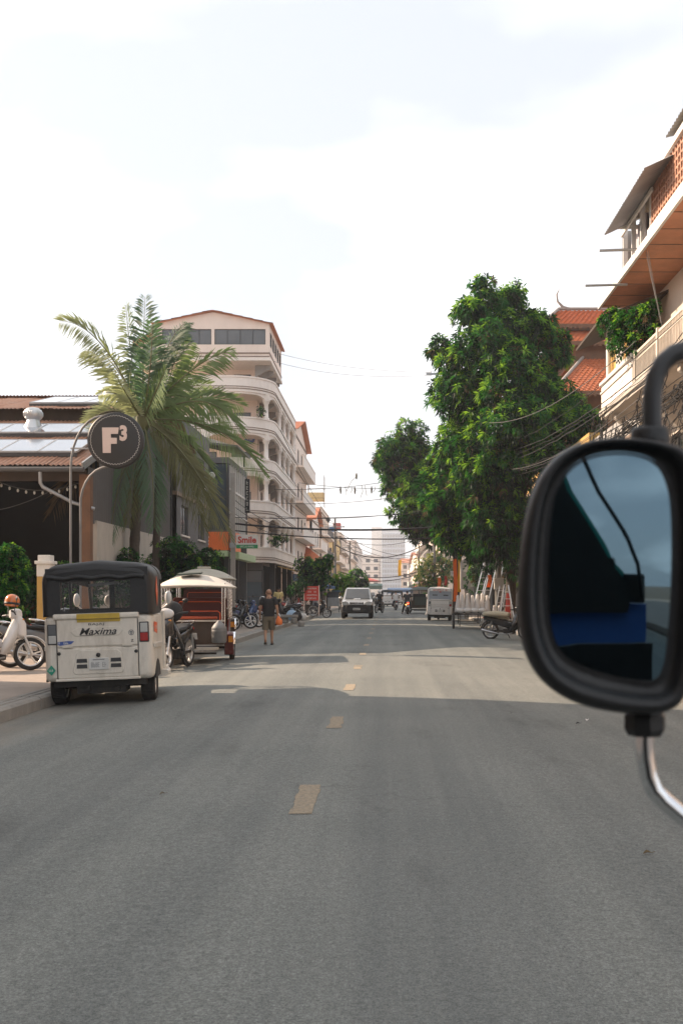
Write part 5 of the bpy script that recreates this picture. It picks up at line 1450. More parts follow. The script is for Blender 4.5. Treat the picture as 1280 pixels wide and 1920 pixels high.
    b = MB(); b.box(-.32, .32, .98, 1.35, .55, .68); b.box(-.30, .30, .94, 1.02, .68, 1.15); b.build('driver_seat', 'seat_black', t, .03)
    b = MB(); b.tube([(-.3, 1.72, 1.08), (-.1, 1.78, 1.05), (.1, 1.78, 1.05), (.3, 1.72, 1.08)], .018, 8); b.bar((0, 1.8, .6), (0, 1.78, 1.05), .05); b.build('handlebar', 'black_plastic', t)
    if style == 'main':
        for (x, z) in ((-.20, 1.30), (.20, 1.36)):
            b = MB(); b.ell((x, 1.9, z), (.065, .03, .085), 12, 8); b.bar((x, 1.9, z - .3), (x, 1.9, z - .05), .012); b.build('cab_mirror', 'helmet_white', t)
        b = MB(); b.bar((-.25, .5, 1.51), (.14, .5, 1.545), .03, .035); b.build('roof_rail', 'galv', t)
    # underside and wheels
    b = MB(); b.box(-.56, .56, -.36, 1.5, .24, .335); b.box(-.30, .30, -.32, .1, .15, .25); b.lathe([(0, -.5), (.045, -.5), (.045, .5), (0, .5)], 10, (0, .02, .235), 'x')
    b.tube([(.2, -.38, .2), (.22, -.1, .19), (.25, .2, .2)], .03, 8); b.bar((-.15, -.38, .22), (-.15, .6, .22), .05); b.build('chassis', 'chassis', t)
    for s in (-1, 1):
        wheel(t, (s * .555, .02, .235), .235, .18, 'alloy', fill=True, tyre_h=.085)
    wheel(t, (0, 1.88, .235), .235, .13, 'alloy', fill=True, tyre_h=.085)
    return t

BX, BY = -3.94, 13.86
rickshaw('white three-wheeled rickshaw with black canopy and Maxima lettering, seen from behind', (BX, BY, road_z(BX) + .0), R(7.5), R(-1.8), 'main').scale = (1.09,) * 3
wx = 2.84
rickshaw('white closed three-wheeled rickshaw with red lettering parked beside the cone cart', (wx, 53.4, road_z(wx)), R(-1), R(1.4), 'van')
rickshaw('far white rickshaw driving away beyond the silver pickup', (.05, 108, road_z(.05)), R(0), 0, 'plain')
rickshaw('farthest rickshaw at the street end, beside the distant riders', (1.4, 128, road_z(1.4)), R(0), 0, 'plain')

# ------------------------------------------------------------------ remork: carriage drawn by a motorcycle
def remork(label, loc, rz, seats='red_vinyl', roof='canopy_cloth', panel=True, deco='red_lacquer', group=None):
    t = thing('carriage_trailer', label, 'carriage', loc, rz, group)
    # domed roof with drooping pointed front and rear edge, local +y = travel direction
    b = MB(); nx, ny = 16, 12
    def rf(u, v):
        x = .86 * u; y = 1.15 * v
        z = 1.94 - .24 * (1 - (1 - abs(u) ** 2.3) * (1 - abs(v) ** 2.6)) - .03 * u * u
        return (x * (1 - .04 * v * v), y * (1 - .06 * u * u), z)
    vs = [rf(-1 + 2 * i / nx, -1 + 2 * j / ny) for j in range(ny + 1) for i in range(nx + 1)]
    fs = [(j * (nx + 1) + i, j * (nx + 1) + i + 1, (j + 1) * (nx + 1) + i + 1, (j + 1) * (nx + 1) + i) for j in range(ny) for i in range(nx)]
    b.add(vs, fs, True); b.add([(p[0], p[1], p[2] - .03) for p in vs], [f[::-1] for f in fs], True)
    rim = [rf(-1 + 2 * i / nx, 1) for i in range(nx + 1)] + [rf(1, 1 - 2 * j / ny) for j in range(1, ny + 1)] + [rf(1 - 2 * i / nx, -1) for i in range(1, nx + 1)] + [rf(-1, -1 + 2 * j / ny) for j in range(1, ny)]
    b.tube([(p[0], p[1], p[2] - .015) for p in rim], .022, 6, closed=True)
    b.build('roof', roof, t)
    if panel:
        b = MB(); b.cbox((.1, .55, 1.955), (.52, .5, .04), (R(-4), R(3), 0)); b.build('roof_plate', 'canopy_dark', t, .008)
    for (x, y) in ((-.68, .85), (.68, .85), (-.70, -.85), (.70, -.85), (-.62, .80), (.62, .80)):
        b = MB(); b.tube([(x, y, .5), (x, y, 1.74)], .014, 8); b.build('roof_post', 'chrome', t)
    # tub: floor, sides, front board, two facing benches
    b = MB(); b.box(-.66, .66, -.98, .86, .40, .47); b.box(-.70, .70, -1.0, -.95, .47, .95); b.build('floor', 'wood_dark', t)
    b = MB()
    for s in (-1, 1): b.ext([(-.95, .45), (.80, .45), (.82, .62), (.55, .70), (.25, .60), (-.1, .66), (-.35, .92), (-.95, .96)], s * .69 - .02, s * .69 + .02, 'yz')
    b.build('side_board', deco, t, .008)
    b = MB(); b.box(-.62, .62, .84, .88, .46, .90); b.build('front_board', 'wood_dark', t)
    b = MB(); b.box(-.66, .66, .80, .92, .90, .93); b.build('front_ledge', 'iron_cream', t)
    b = MB(); b.box(-.60, .60, .40, .82, .68, .80); b.build('bench', seats, t, .03)
    b = MB(); b.box(-.52, .34, .80, .86, .955, 1.01); b.build('front_cushion', 'orange_vinyl', t, .02)
    b = MB(); b.box(-.62, .62, -.92, -.45, .60, .74); b.build('rear_bench', seats, t, .03)
    b = MB(); b.box(-.62, .62, -.97, -.87, .76, 1.42); b.build('rear_backrest', seats, t, .04)
    b = MB(); b.tube([(-.5, -.84, 1.28), (-.46, -.84, 1.32), (.46, -.84, 1.32), (.5, -.84, 1.28), (.5, -.84, 1.0)], .012, 6); b.tube([(-.55, .45, .82), (-.55, .45, 1.08), (-.5, .45, 1.12), (.1, .45, 1.12)], .012, 6); b.build('hand_rail', 'sticker_orange', t)
    # slatted white side ladders at the rear corners
    for s in (-1, 1):
        for k in range(8):
            b = MB(); z = .98 + .085 * k; b.bar((s * .72, -.55, z), (s * .74, -.92, z + .05), .02, .028); b.build('slat', 'white_paint', t)
        b = MB(); b.tube([(s * .73, -.55, .92), (s * .73, -.55, 1.7)], .014, 6); b.tube([(s * .74, -.92, .95), (s * .74, -.92, 1.74)], .014, 6); b.build('slat_post', 'chrome', t)
    # wheels with lacquered guards and chrome caps
    for s in (-1, 1):
        wheel(t, (s * .79, -.15, .28), .28, .11, 'chrome', 12, fill=False)
        b = MB(); rings = []
        for k in range(10):
            a = R(12 + 156 * k / 9); rings.append([(s * .70, -.15 + .31 * math.cos(a), .30 + .31 * math.sin(a)), (s * .70, -.15 + .34 * math.cos(a), .30 + .34 * math.sin(a)), (s * .87, -.15 + .34 * math.cos(a), .30 + .34 * math.sin(a)), (s * .88, -.15 + .31 * math.cos(a), .30 + .31 * math.sin(a))])
        b.loft(rings); b.build('wheel_guard', 'chrome', t)
        b = MB(); b.ext([(.14, .12), (.30, .14), (.34, .60), (.18, .64)], s * .74 - .10, s * .74 + .10, 'yz'); b.build('guard_board', deco, t, .01)
        b = MB(); b.box(s * .78 - .05, s * .78 + .05, .345, .36, .42, .56); b.build('reflector', 'amber_lens', t)
    b = MB(); b.box(-.55, .55, .84, 1.22, .30, .34); b.build('step_board', 'iron_cream', t)
    b = MB(); b.bar((0, .8, .42), (0, 1.5, .55), .05); b.tube([(0, 1.5, .55), (0, 1.75, .72), (0, 1.8, .86)], .03, 8); b.bar((-.66, -.15, .28), (.66, -.15, .28), .05); b.bar((-.5, .84, .2), (.5, .84, .2), .04); b.build('draw_bar', 'chassis', t)
    return t
RX, RY = -4.32, 22.45
remork('carriage with cream domed roof, red seats and chrome wheel guards, drawn by a motorcycle', (RX, RY, road_z(RX) + .02), R(186))
b = MB(Matrix.Translation(P(411, 1205, 20.9)))
b.lathe([(0, 0), (.14, 0), (.155, .02), (.155, .27), (.16, .28), (.15, .30)], 18)
b.lathe([(.16, .29), (.165, .31), (.10, .40), (.04, .45), (.035, .47), (0, .475)], 18)
b.bar((-.157, 0, .14), (-.157, 0, .28), .02); b.bar((.157, 0, .14), (.157, 0, .28), .02); b.lathe([(.156, .235), (.162, .24), (.162, .255), (.156, .26)], 18)
tag(b.build('drink_cooler', 'iron_grey'), 'grey cylindrical drink cooler with pointed lid hung before the carriage', 'cooler')
mx, my = -4.28, 20.15
mc = motorcycle('black motorcycle facing the camera, hitched to the carriage, with white headlamp cowl', (mx, my, road_z(mx)), R(172), 'paint_black', lean=.03, steer=R(-10), basket=False)
b = MB(Matrix.Translation((0, .47, 1.03)) ); b.ell((.02, 0, 0), (.17, .06, .10), 14, 9); b.build('lamp_cowl', 'helmet_white', mc)
b = MB(Matrix.Translation((0, .1, 1.0))); b.ell((0, .1, .06), (.22, .08, .20), 14, 10); b.build('windshield_bag', 'seat_black', mc)
mc.scale = (1.1,) * 3
t = remork('second carriage with greyish roof, mostly hidden behind the cream roofed carriage', (-5.05, 27.3, .07), R(188), seats='red_vinyl', roof='canopy_grey', panel=False, deco='wood_dark')
b = MB(); b.box(-.18, .18, -.2, .2, 1.93, 1.99); b.build('roof_vent', 'canopy_grey', t, .02)
t.scale = (1, 1, 1.06)
t = remork('dark carriage with green-black roof ahead of the white closed rickshaw', (2.45, 71.5, road_z(2.4)), R(1), seats='cloth_dark', roof='canopy_dark', panel=False, deco='wood_dark')
b = MB(); b.box(-.5, .5, -1.06, -1.02, .62, 1.2); b.build('rear_screen', 'canopy_dark', t)

# ------------------------------------------------------------------ pickup coming towards the camera
def pickup(label, loc, rz, paint='paint_silver', scale=1., cat='pickup', name='pickup_truck', black_front=True):
    t = thing(name, label, cat, loc, rz)
    # local +y is the front
    hw = .87
    b = MB()
    side = [(-2.45, .45), (-2.50, .62), (-2.46, 1.05), (-.9, 1.10), (.75, 1.12), (1.55, 1.06), (2.05, .98), (2.28, .84), (2.34, .62), (2.28, .48), (1.95, .42), (-2.0, .42)]
    n = len(side)
    rings = []
    for (x, k) in ((-hw, .96), (-hw + .06, 1.0), (hw - .06, 1.0), (hw, .96)):
        rings.append([(x, y * (1 if abs(x) < hw - .01 else .985), .75 + (z - .75) * k) for (y, z) in side])
    b.loft(rings, True, False); b.build('body', paint, t, .03, 3)
    # cabin
    b = MB()
    low = [(-hw + .03, -1.3, 1.09), (hw - .03, -1.3, 1.09), (hw - .03, .85, 1.10), (-hw + .03, .85, 1.10)]
    top = [(-.62, -1.05, 1.76), (.62, -1.05, 1.76), (.62, .08, 1.78), (-.62, .08, 1.78)]
    mid = [(-.72, -1.12, 1.72), (.72, -1.12, 1.72), (.70, .20, 1.72), (-.70, .20, 1.72)]
    b.loft([low, mid, top], True, False); b.build('cabin', paint, t, .03, 3)
    b = MB(); b.add([(-.72, .835, 1.13), (.72, .835, 1.13), (.63, .235, 1.70), (-.63, .235, 1.70)], [(0, 1, 2, 3)]); b.M = Matrix.Translation((0, .012, .012)); b.add([(-.72, .835, 1.13), (.72, .835, 1.13), (.63, .235, 1.70), (-.63, .235, 1.70)], [(0, 1, 2, 3)])
    b.build('windscreen', 'glass_grey', t)
    for s in (-1, 1):
        b = MB(); b.add([(s * .848, .60, 1.14), (s * .712, .15, 1.68), (s * .725, -1.0, 1.68), (s * .848, -1.15, 1.14)], [(0, 1, 2, 3)]); b.M = Matrix.Translation((s * .006, 0, .004)); b.add([(s * .848, .60, 1.14), (s * .712, .15, 1.68), (s * .725, -1.0, 1.68), (s * .848, -1.15, 1.14)], [(0, 1, 2, 3)])
        b.build('side_window', 'glass_dark', t)
        b = MB(); b.ell((s * .98, .62, 1.18), (.10, .06, .085), 12, 8); b.bar((s * .85, .6, 1.13), (s * .95, .62, 1.15), .04); b.build('door_mirror', paint, t)
        b = MB(); b.ext([(s * .42, .80), (s * .83, .82), (s * .85, .97), (s * .62, 1.0), (s * .46, .92)], 2.22, 2.30); b.build('headlight', 'clear_lens', t, .01)
        b = MB(); b.ext([(1.0, .40), (1.02, .66), (1.2, .80), (1.75, .80), (1.93, .66), (1.97, .40)], s * hw - .03, s * hw + .05, 'yz'); b.build('wheel_flare', 'black_plastic', t, .01)
    b = MB(); b.box(-.40, .40, 2.30, 2.325, .82, .96); gr = b.build('grille', 'black_plastic', t, .01)
    b = MB(); b.box(-.36, .36, 2.326, 2.345, .91, .945); b.box(-.36, .36, 2.326, 2.34, .83, .85); b.lathe([(.06, 0), (.078, 0)], 16, (0, 2.35, .90), 'y'); b.build('grille_bar', 'chrome', gr)
    b = MB(); b.loft([rrect(.90, .40, .80, .08, 2.20), rrect(.88, .38, .79, .08, 2.38), rrect(.80, .40, .76, .08, 2.48)]); b.build('bumper', 'black_plastic' if black_front else paint, t)
    b = MB(); b.tube([(-.6, 2.5, .45), (-.55, 2.55, .78), (.55, 2.55, .78), (.6, 2.5, .45)], .03, 8); b.build('bull_bar', 'black_plastic', t)
    b = MB(); b.box(-.2, .2, 2.57, 2.585, .50, .62); p = b.build('number_plate', 'plate_white', t)
    b = MB(); b.scrawl((0, 2.587, .56), .32, .07, ax=(-1, 0, 0), depth=.002, seed=10); b.build('lettering', 'ink', p)
    b = MB(); b.loft([rrect(.22, 1.05, 1.13, .03, .82), rrect(.21, 1.05, 1.15, .03, 1.2), rrect(.18, 1.03, 1.10, .03, 1.3)]); sc = b.build('bonnet_scoop', paint, t)
    b = MB(); b.box(-.17, .17, 1.295, 1.31, 1.06, 1.10); b.build('scoop_mouth', 'ink', sc)
    b = MB(); b.box(-.8, .8, -2.2, 2.1, .30, .45); b.build('chassis', 'chassis', t)
    for s in (-1, 1):
        for y in (1.48, -1.5): wheel(t, (s * .78, y, .37), .37, .24, 'alloy', 6, tyre_h=.13)
    t.scale = (scale,) * 3
    return t
sx = -1.72
pickup('silver pickup with black bumper and bonnet scoop driving towards the camera', (sx, 58.6, road_z(sx)), R(180))
pickup('pale car far down the street behind the rickshaws', (2.9, 150, road_z(2.9)), R(0), 'paint_pearl', .9, 'car', 'car', False)
pickup('dark car far down the street on the left lane', (-2.4, 140, road_z(-2.4)), R(180), 'paint_grey', .9, 'car', 'car', False)

# ------------------------------------------------------------------ motorcycles
pz = .07
motorcycle('white motorcycle with alloy front wheel parked at the left edge', (-6.93, 17.35, pz), R(-64), 'paint_pearl', lean=-.10, steer=R(8))
motorcycle('grey motorcycle with orange tail parked behind the white one', (-6.45, 18.6, pz), R(-62), 'paint_grey', lean=-.10)
motorcycle('dark motorcycle with amber lamps half hidden by the rickshaw', (-6.3, 19.9, pz), R(-70), 'paint_black', lean=-.10)
helmet('glossy orange helmet resting on the white motorcycle', (-6.72, 17.72, pz + 1.23), 'helmet_orange', R(-40), R(-8))
helmet('black helmet hung on the grey motorcycle', (-6.28, 18.55, pz + 1.17), 'black_plastic', R(20), R(12))
G1 = 'motorcycles parked before the hotel'
motorcycle('black scooter with white side flashes, first of the parked row', (-5.9, 38.2, pz), R(-78), 'paint_black', G1, spokes=5)
motorcycle('blue and black scooter parked beside the white flashed one', (-5.75, 39.6, pz), R(-72), 'paint_blue', G1)
motorcycle('pale motorcycle standing between blue scooter and walking man', (-5.35, 41.6, pz), R(-110), 'paint_pearl', G1)
motorcycle('dark scooter in the shade of the glass building, left of the white flashed one', (-6.3, 36.4, pz), R(-82), 'paint_black', G1)
motorcycle('grey scooter wedged behind the blue and black one', (-6.9, 40.4, pz), R(-75), 'paint_grey', G1)
motorcycle('black motorcycle at the glass building door behind the pale one', (-6.8, 43.0, pz), R(-95), 'paint_black', G1)
motorcycle('dark red motorcycle standing deep in the row by the hotel window', (-6.4, 47.5, pz), R(-85), 'paint_red', G1)
helmet('white helmet on the pale motorcycle by the walking man', (-5.2, 41.3, pz + 1.12), 'helmet_white')
helmet('orange helmet on the pale motorcycle by the walking man', (-4.98, 41.7, pz + 1.16), 'helmet_orange')
motorcycle('dark motorcycle parked crosswise behind the concrete blocks', (-5.3, 52.2, pz), R(95), 'paint_black', G1)
motorcycle('silver motorcycle parked by the red notice board', (-6.1, 57.0, pz), R(-80), 'paint_grey', G1)
rm = motorcycle('motorcycle with a rider in pale blue by the red notice board', (-4.35, 61.5, road_z(-4.35)), R(-100), 'paint_black', lean=0)
motorcycle('red motorcycle standing in front of the notice board', (-6.0, 63.5, pz), R(-70), 'paint_red', G1)
motorcycle('motorcycle emerging behind the silver pickup', (-.55, 72, road_z(0)), R(160), 'paint_black', lean=0)
r2 = motorcycle('black motorcycle with lit red tail lamp driving away', (1.42, 69.0, road_z(1.4)), R(2), 'paint_black', lean=0)
b = MB(); b.ell((0, -.84, .74), (.08, .035, .045), 10, 6); b.build('lit_lamp', 'red_glow', r2)
b = MB(); b.ell((-.13, -.80, .66), (.04, .03, .03), 8, 6); b.build('lit_indicator', 'amber_glow', r2)
motorcycle('distant motorcycle with rider in the middle of the street', (.75, 84, road_z(.7)), R(4), 'paint_black', lean=0)
motorcycle('motorcycle with sun-bleached seat cover parked at the right kerb', (3.95, 32.2, road_z(4)), R(-118), 'paint_black', lean=.10, seat='seat_tan')
b = MB(Matrix.Translation((3.85, 32.05, road_z(4) + .84)) @ Matrix.Rotation(R(-118), 4, 'Z'))
rings = []
for (y, w, z) in ((-.78, .10, .0), (-.7, .26, .03), (-.4, .30, .05), (-.05, .27, .03), (.12, .12, .0)):
    rings.append([(-w, y, z - .10), (-w * .85, y, z), (-w * .4, y, z + .045), (w * .4, y, z + .045), (w * .85, y, z), (w, y, z - .10), (0, y, z - .03)])
b.loft(rings); tag(b.build('seat_cover', 'seat_tan'), 'pale tan cloth spread over the seat of the motorcycle at the right kerb', 'cloth')

# bicycle by the red notice board
def bicycle(label, loc, rz):
    t = thing('bicycle', label, 'bicycle', loc, rz)
    for y in (-.5, .5): wheel(t, (0, y, .32), .32, .035, 'steel', 16, tyre_h=.03)
    b = MB(); b.tube([(0, -.5, .32), (0, -.08, .30), (0, .36, .72), (0, -.18, .78), (0, -.08, .30)], .015, 6); b.tube([(0, -.5, .32), (0, -.18, .78), (0, -.2, .9)], .013, 6); b.tube([(0, .5, .32), (0, .36, .72), (0, .33, .95)], .014, 6); b.build('frame', 'frame_dark', t)
    b = MB(); b.tube([(-.26, .2, .98), (-.1, .33, .97), (.1, .33, .97), (.26, .2, .98)], .011, 6); b.build('handlebar', 'chrome', t)
    b = MB(); b.loft([rrect(.03, .90, .94, .015, -.05), rrect(.09, .90, .96, .03, -.25), rrect(.08, .91, .96, .03, -.33)]); b.build('saddle', 'seat_black', t)
    b = MB(); b.bar((-.14, -.08, .22), (.14, -.08, .38), .02); b.build('pedals', 'steel', t)
bicycle('black bicycle leaning before the red notice board', (-4.9, 59.0, pz), R(-85))

# cart of white wrapped cones
t = thing('hand_cart', 'two-wheeled black hand cart loaded with white wrapped cones', 'cart', (3.45, 41.6, road_z(3.4)))
b = MB()
b.box(-.62, .62, -.55, .95, .66, .70); b.build('bed', 'wood_dark', t)
b = MB()
for s in (-1, 1):
    b.bar((s * .60, -.55, .60), (s * .60, .95, .60), .05); b.bar((s * .42, -.5, .1), (s * .42, -.5, .62), .035); b.bar((s * .42, .5, .2), (s * .42, .5, .62), .035)
for z in (.24, .40, .54): b.bar((-.42, -.5, z), (.42, -.5, z), .025)
b.bar((-.62, -.55, .62), (.62, -.55, .62), .05); b.bar((-.6, .2, .32), (.6, .2, .32), .04)
for k in range(6): b.bar((-.35 + .14 * k, -.5, .40), (-.35 + .14 * k, -.5, .62), .014)
b.build('frame', 'chassis', t)
for s in (-1, 1): wheel(t, (s * .68, -.42, .33), .33, .08, 'steel', 14, tyre_h=.06)
b = MB()
for s in (-1, 1): b.tube([(s * .3, .9, .64), (s * .3, 1.5, .8), (s * .3, 1.8, .85)], .02, 6)
b.tube([(-.3, 1.8, .85), (.3, 1.8, .85)], .02, 6); b.build('handle', 'steel', t)
cz = road_z(3.4) + .705
G2 = 'white wrapped cones on the hand cart'
cl = ['leftmost', 'second', 'third', 'fourth', 'fifth', 'sixth', 'seventh']
for k in range(7):
    o = MB(Matrix.Translation((2.97 + .205 * k, 41.35 + .12 * (k % 2), cz)))
    h = .70 + .04 * (k % 3); n = 18; prof = [(.0, 0), (.12, .0), (.13, .04), (.115, .22), (.085, .45), (.062, h - .12), (.06, h - .05), (.04, h), (0, h + .015)]
    o.lathe(prof, n)
    o.v = [(x + rnd.uniform(-.006, .006), y + rnd.uniform(-.006, .006), z) for (x, y, z) in o.v]
    tag(o.build('wrapped_cone', 'wrap_white'), cl[k] + ' tall white wrapped cone from the left on the hand cart', 'cone', G2)
for k in range(4):
    o = MB(Matrix.Translation((3.05 + .3 * k, 41.0, cz + .08))); o.ell((0, 0, 0), (.2, .12, .11), 12, 8)
    tag(o.build('white_sack', 'bag_white'), ['left-hand', 'second', 'third', 'right-hand'][k] + ' small white sack lying along the cart edge before the cones', 'sack', 'white sacks on the hand cart edge')
for k in range(2):
    o = MB(Matrix.Translation((4.62 + .22 * k, 42.6, .07))); o.lathe([(0, 0), (.14, 0), (.14, .04), (.09, .4), (.06, .75), (.03, .85), (0, .86)], 16)
    tag(o.build('wrapped_cone', 'wrap_white'), ['left', 'right'][k] + ' of two white wrapped cones standing on the pavement by the step ladder', 'cone', 'white cones on the pavement')

# ------------------------------------------------------------------ concrete blocks, bags, dark cloth stall by the walking man
t = thing('concrete_bench', 'low concrete slab on round blocks at the pavement edge', 'bench', (-5.0, 45.4, .07), R(-6))
b = MB(); b.box(-.9, .9, -.25, .25, .26, .38); b.build('slab', 'concrete', t, .02)
for x in (-.65, .3): 
    b = MB(); b.lathe([(0, 0), (.17, 0), (.19, .05), (.17, .26), (0, .26)], 14, (x, 0, 0)); b.build('support', 'concrete', t)
for k, (x, y, r, m, nm) in enumerate(((-4.75, 49.3, .28, 'bag_blue', 'pale blue plastic bag heaped against the dark motorcycle'), (-4.45, 49.0, .24, 'cloth_dark', 'dark bundle lying next to the pale blue bag'), (-4.2, 49.4, .2, 'bag_white', 'small whitish bag at the heap end by the kerb'))):
    b = MB(Matrix.Translation((x, y, .07))); b.ell((0, 0, r * .95), (r, r * .8, r), 12, 8); b.tube([(0, 0, r * 1.8), (.03, 0, r * 2.25)], [.05, .09], 8)
    b.v = [(p[0] + rnd.uniform(-.02, .02), p[1] + rnd.uniform(-.02, .02), p[2] + rnd.uniform(-.01, .01)) for p in b.v]
    tag(b.build('plastic_bag', m), nm, 'bag')
for k in range(2):
    b = MB(Matrix.Translation((-4.25 + .33 * k, 45.2, .07 if k == 0 else road_z(-4) ))); b.lathe([(0, 0), (.13, 0), (.15, .04), (.13, .1), (.15, .16), (.13, .24), (0, .24)], 12)
    tag(b.build('stone_stub', 'concrete'), ['ribbed concrete stub at the slab end on the kerb', 'ribbed concrete stub standing down on the road by the kerb'][k], 'stub')
# ------------------------------------------------------------------ people
def skin_mesh(name, m, parent, chains, sub=2):
    """one continuous body grown round a skeleton; chains = lists of (point, radius), sharing points by name"""
    ids = {}; pts = []; rad = []; ed = []
    for ch in chains:
        last = None
        for (key, p, r) in ch:
            if key not in ids:
                ids[key] = len(pts); pts.append(p); rad.append(r)
            if last is not None: ed.append((last, ids[key]))
            last = ids[key]
    me = bpy.data.meshes.new(name); me.from_pydata(pts, ed, [])
    o = bpy.data.objects.new(name, me); col.objects.link(o); o.parent = parent
    o.modifiers.new('skin', 'SKIN')
    if me.skin_vertices:
        for i, v in enumerate(me.skin_vertices[0].data):
            v.radius = (rad[i], rad[i]); v.use_root = (i == 0)
    o.modifiers['skin'].use_smooth_shade = True
    s = o.modifiers.new('sub', 'SUBSURF'); s.levels = sub; s.render_levels = sub
    me.materials.append(MATS[m])
    return o
def ring(c, rx, ry, n=14, tilt=0.):
    return [(c[0] + rx * math.cos(2 * PI * k / n), c[1] + ry * math.sin(2 * PI * k / n), c[2] + tilt * math.sin(2 * PI * k / n)) for k in range(n)]

def person(label, loc, rz, J, shirt, legs, short=True, hair='hair', group=None, fingers=False, scale=1., helmet_m=None):
    t = thing('person', label, 'person', loc, rz, group)
    V = {k: Vector(v) for k, v in J.items()}
    ch = [[('pel', V['pel'], .11), ('wst', (V['pel'] + V['chest']) / 2, .105), ('chest', V['chest'], .125), ('nk', V['neck'], .052), ('hd', V['head'], .078), ('ht', V['head'] + Vector((0, 0, .085)), .075)]]
    for s in 'lr':
        ch.append([('chest', V['chest'], .125), (s + 'sh', V[s + 'sh'], .062), (s + 'el', V[s + 'el'], .042), (s + 'wr', V[s + 'wr'], .030), (s + 'hn', V[s + 'wr'] + (V[s + 'wr'] - V[s + 'el']).normalized() * .09, .033)])
        if fingers:
            d = (V[s + 'wr'] - V[s + 'el']).normalized(); hn = V[s + 'wr'] + d * .09
            side = Vector((0, 1, 0))
            for k in range(4):
                f0 = hn + side * (-.024 + .016 * k) + d * .02; L = (.065, .075, .072, .055)[k]
                ch.append([(s + 'hn', hn, .033), (s + 'f%d' % k, f0 + d * .02, .010), (s + 'g%d' % k, f0 + d * L + Vector((-.01 if s == 'r' else .01, 0, 0)), .008)])
            ch.append([(s + 'wr', V[s + 'wr'], .030), (s + 't0', V[s + 'wr'] + d * .05 + side * .035, .012), (s + 't1', V[s + 'wr'] + d * .10 + side * .05, .009)])
        ch.append([('pel', V['pel'], .11), (s + 'hp', V[s + 'hp'], .085), (s + 'kn', V[s + 'kn'], .056), (s + 'an', V[s + 'an'], .038), (s + 'to', V[s + 'to'], .034)])
    skin_mesh('body', 'skin', t, ch)
    # shirt
    b = MB(); pel, che, nk = V['pel'], V['chest'], V['neck']
    ax = che - pel
    def at(f): return pel + ax * f
    b.loft([ring(at(-.10), .185, .135), ring(at(.2), .175, .13), ring(at(.6), .185, .135), ring(at(1.0), .205, .135), ring(at(1.25), .19, .115), ring(nk + Vector((0, 0, -.03)), .085, .075), ring(nk + Vector((0, 0, .01)), .062, .062)])
    for s in 'lr':
        a, c = V[s + 'sh'], V[s + 'el']; e = a.lerp(c, .62)
        b.tube([at(1.05).lerp(a, .55), a + Vector((0, 0, .012)), a.lerp(c, .3), e], [.10, .085, .075, .072], 12)
    b.build('shirt', shirt, t)
    # shorts or trousers
    b = MB()
    b.loft([ring(at(-.02) + Vector((0, 0, .0)), .165, .125), ring(pel, .175, .13), ring(pel - Vector((0, 0, .09)), .175, .13), ring(pel - Vector((0, 0, .16)), .12, .10)])
    for s in 'lr':
        h, k, a = V[s + 'hp'], V[s + 'kn'], V[s + 'an']
        if short: b.tube([h + Vector((0, 0, .06)), h.lerp(k, .3), h.lerp(k, .75), h.lerp(k, 1.02)], [.10, .105, .098, .098], 12)
        else: b.tube([h + Vector((0, 0, .06)), h.lerp(k, .5), k, k.lerp(a, .5), a + (k - a).normalized() * .03], [.10, .10, .078, .068, .062], 12)
    b.build('shorts' if short else 'trousers', legs, t)
    for s in 'lr':
        a, to = V[s + 'an'], V[s + 'to']; d = (to - a); d.z = 0; d.normalize()
        b = MB(); base = Vector((a.x, a.y, to.z - .035))
        heel = base - d * .07; w = Vector((-d.y, d.x, 0))
        up = (V[s + 'an'].z - to.z - .06)
        pts = [(heel, .032, max(0, up)), (base + d * .02, .038, max(0, up * .6)), (base + d * .12, .046, 0), (base + d * .2, .03, 0)]
        rings = [[p - w * r + Vector((0, 0, z)), p + w * r + Vector((0, 0, z)), p + w * r + Vector((0, 0, z + .022)), p - w * r + Vector((0, 0, z + .022))] for (p, r, z) in pts]
        b.loft(rings, True, False); b.bar(base + d * .10 - w * .045 + Vector((0, 0, .045)), base + d * .10 + w * .045 + Vector((0, 0, .045)), .03, .012); b.build('sandal', 'rubber', t)
    # head details: hair cap, ears, nose, eyes, mouth (face looks along +y)
    hd = V['head']; b = MB()
    if helmet_m:
        b.ell(hd + Vector((0, -.005, .055)), (.125, .14, .12), 16, 10); b.build('helmet', helmet_m, t)
    else:
        b.ell(hd + Vector((0, -.014, .062)), (.084, .096, .086), 16, 10); b.build('hair', hair, t)
    b = MB()
    for s in (-1, 1): b.ell(hd + Vector((s * .082, -.005, .02)), (.012, .024, .034), 8, 6)
    b.ell(hd + Vector((0, .088, .012)), (.013, .022, .024), 8, 6); b.build('ears_nose', 'skin', t)
    b = MB()
    for s in (-1, 1): b.ell(hd + Vector((s * .03, .076, .035)), (.014, .01, .008), 8, 5)
    b.ell(hd + Vector((0, .076, -.03)), (.024, .01, .006), 8, 5); b.build('eyes_mouth', 'ink', t)
    t.scale = (scale,) * 3
    return t

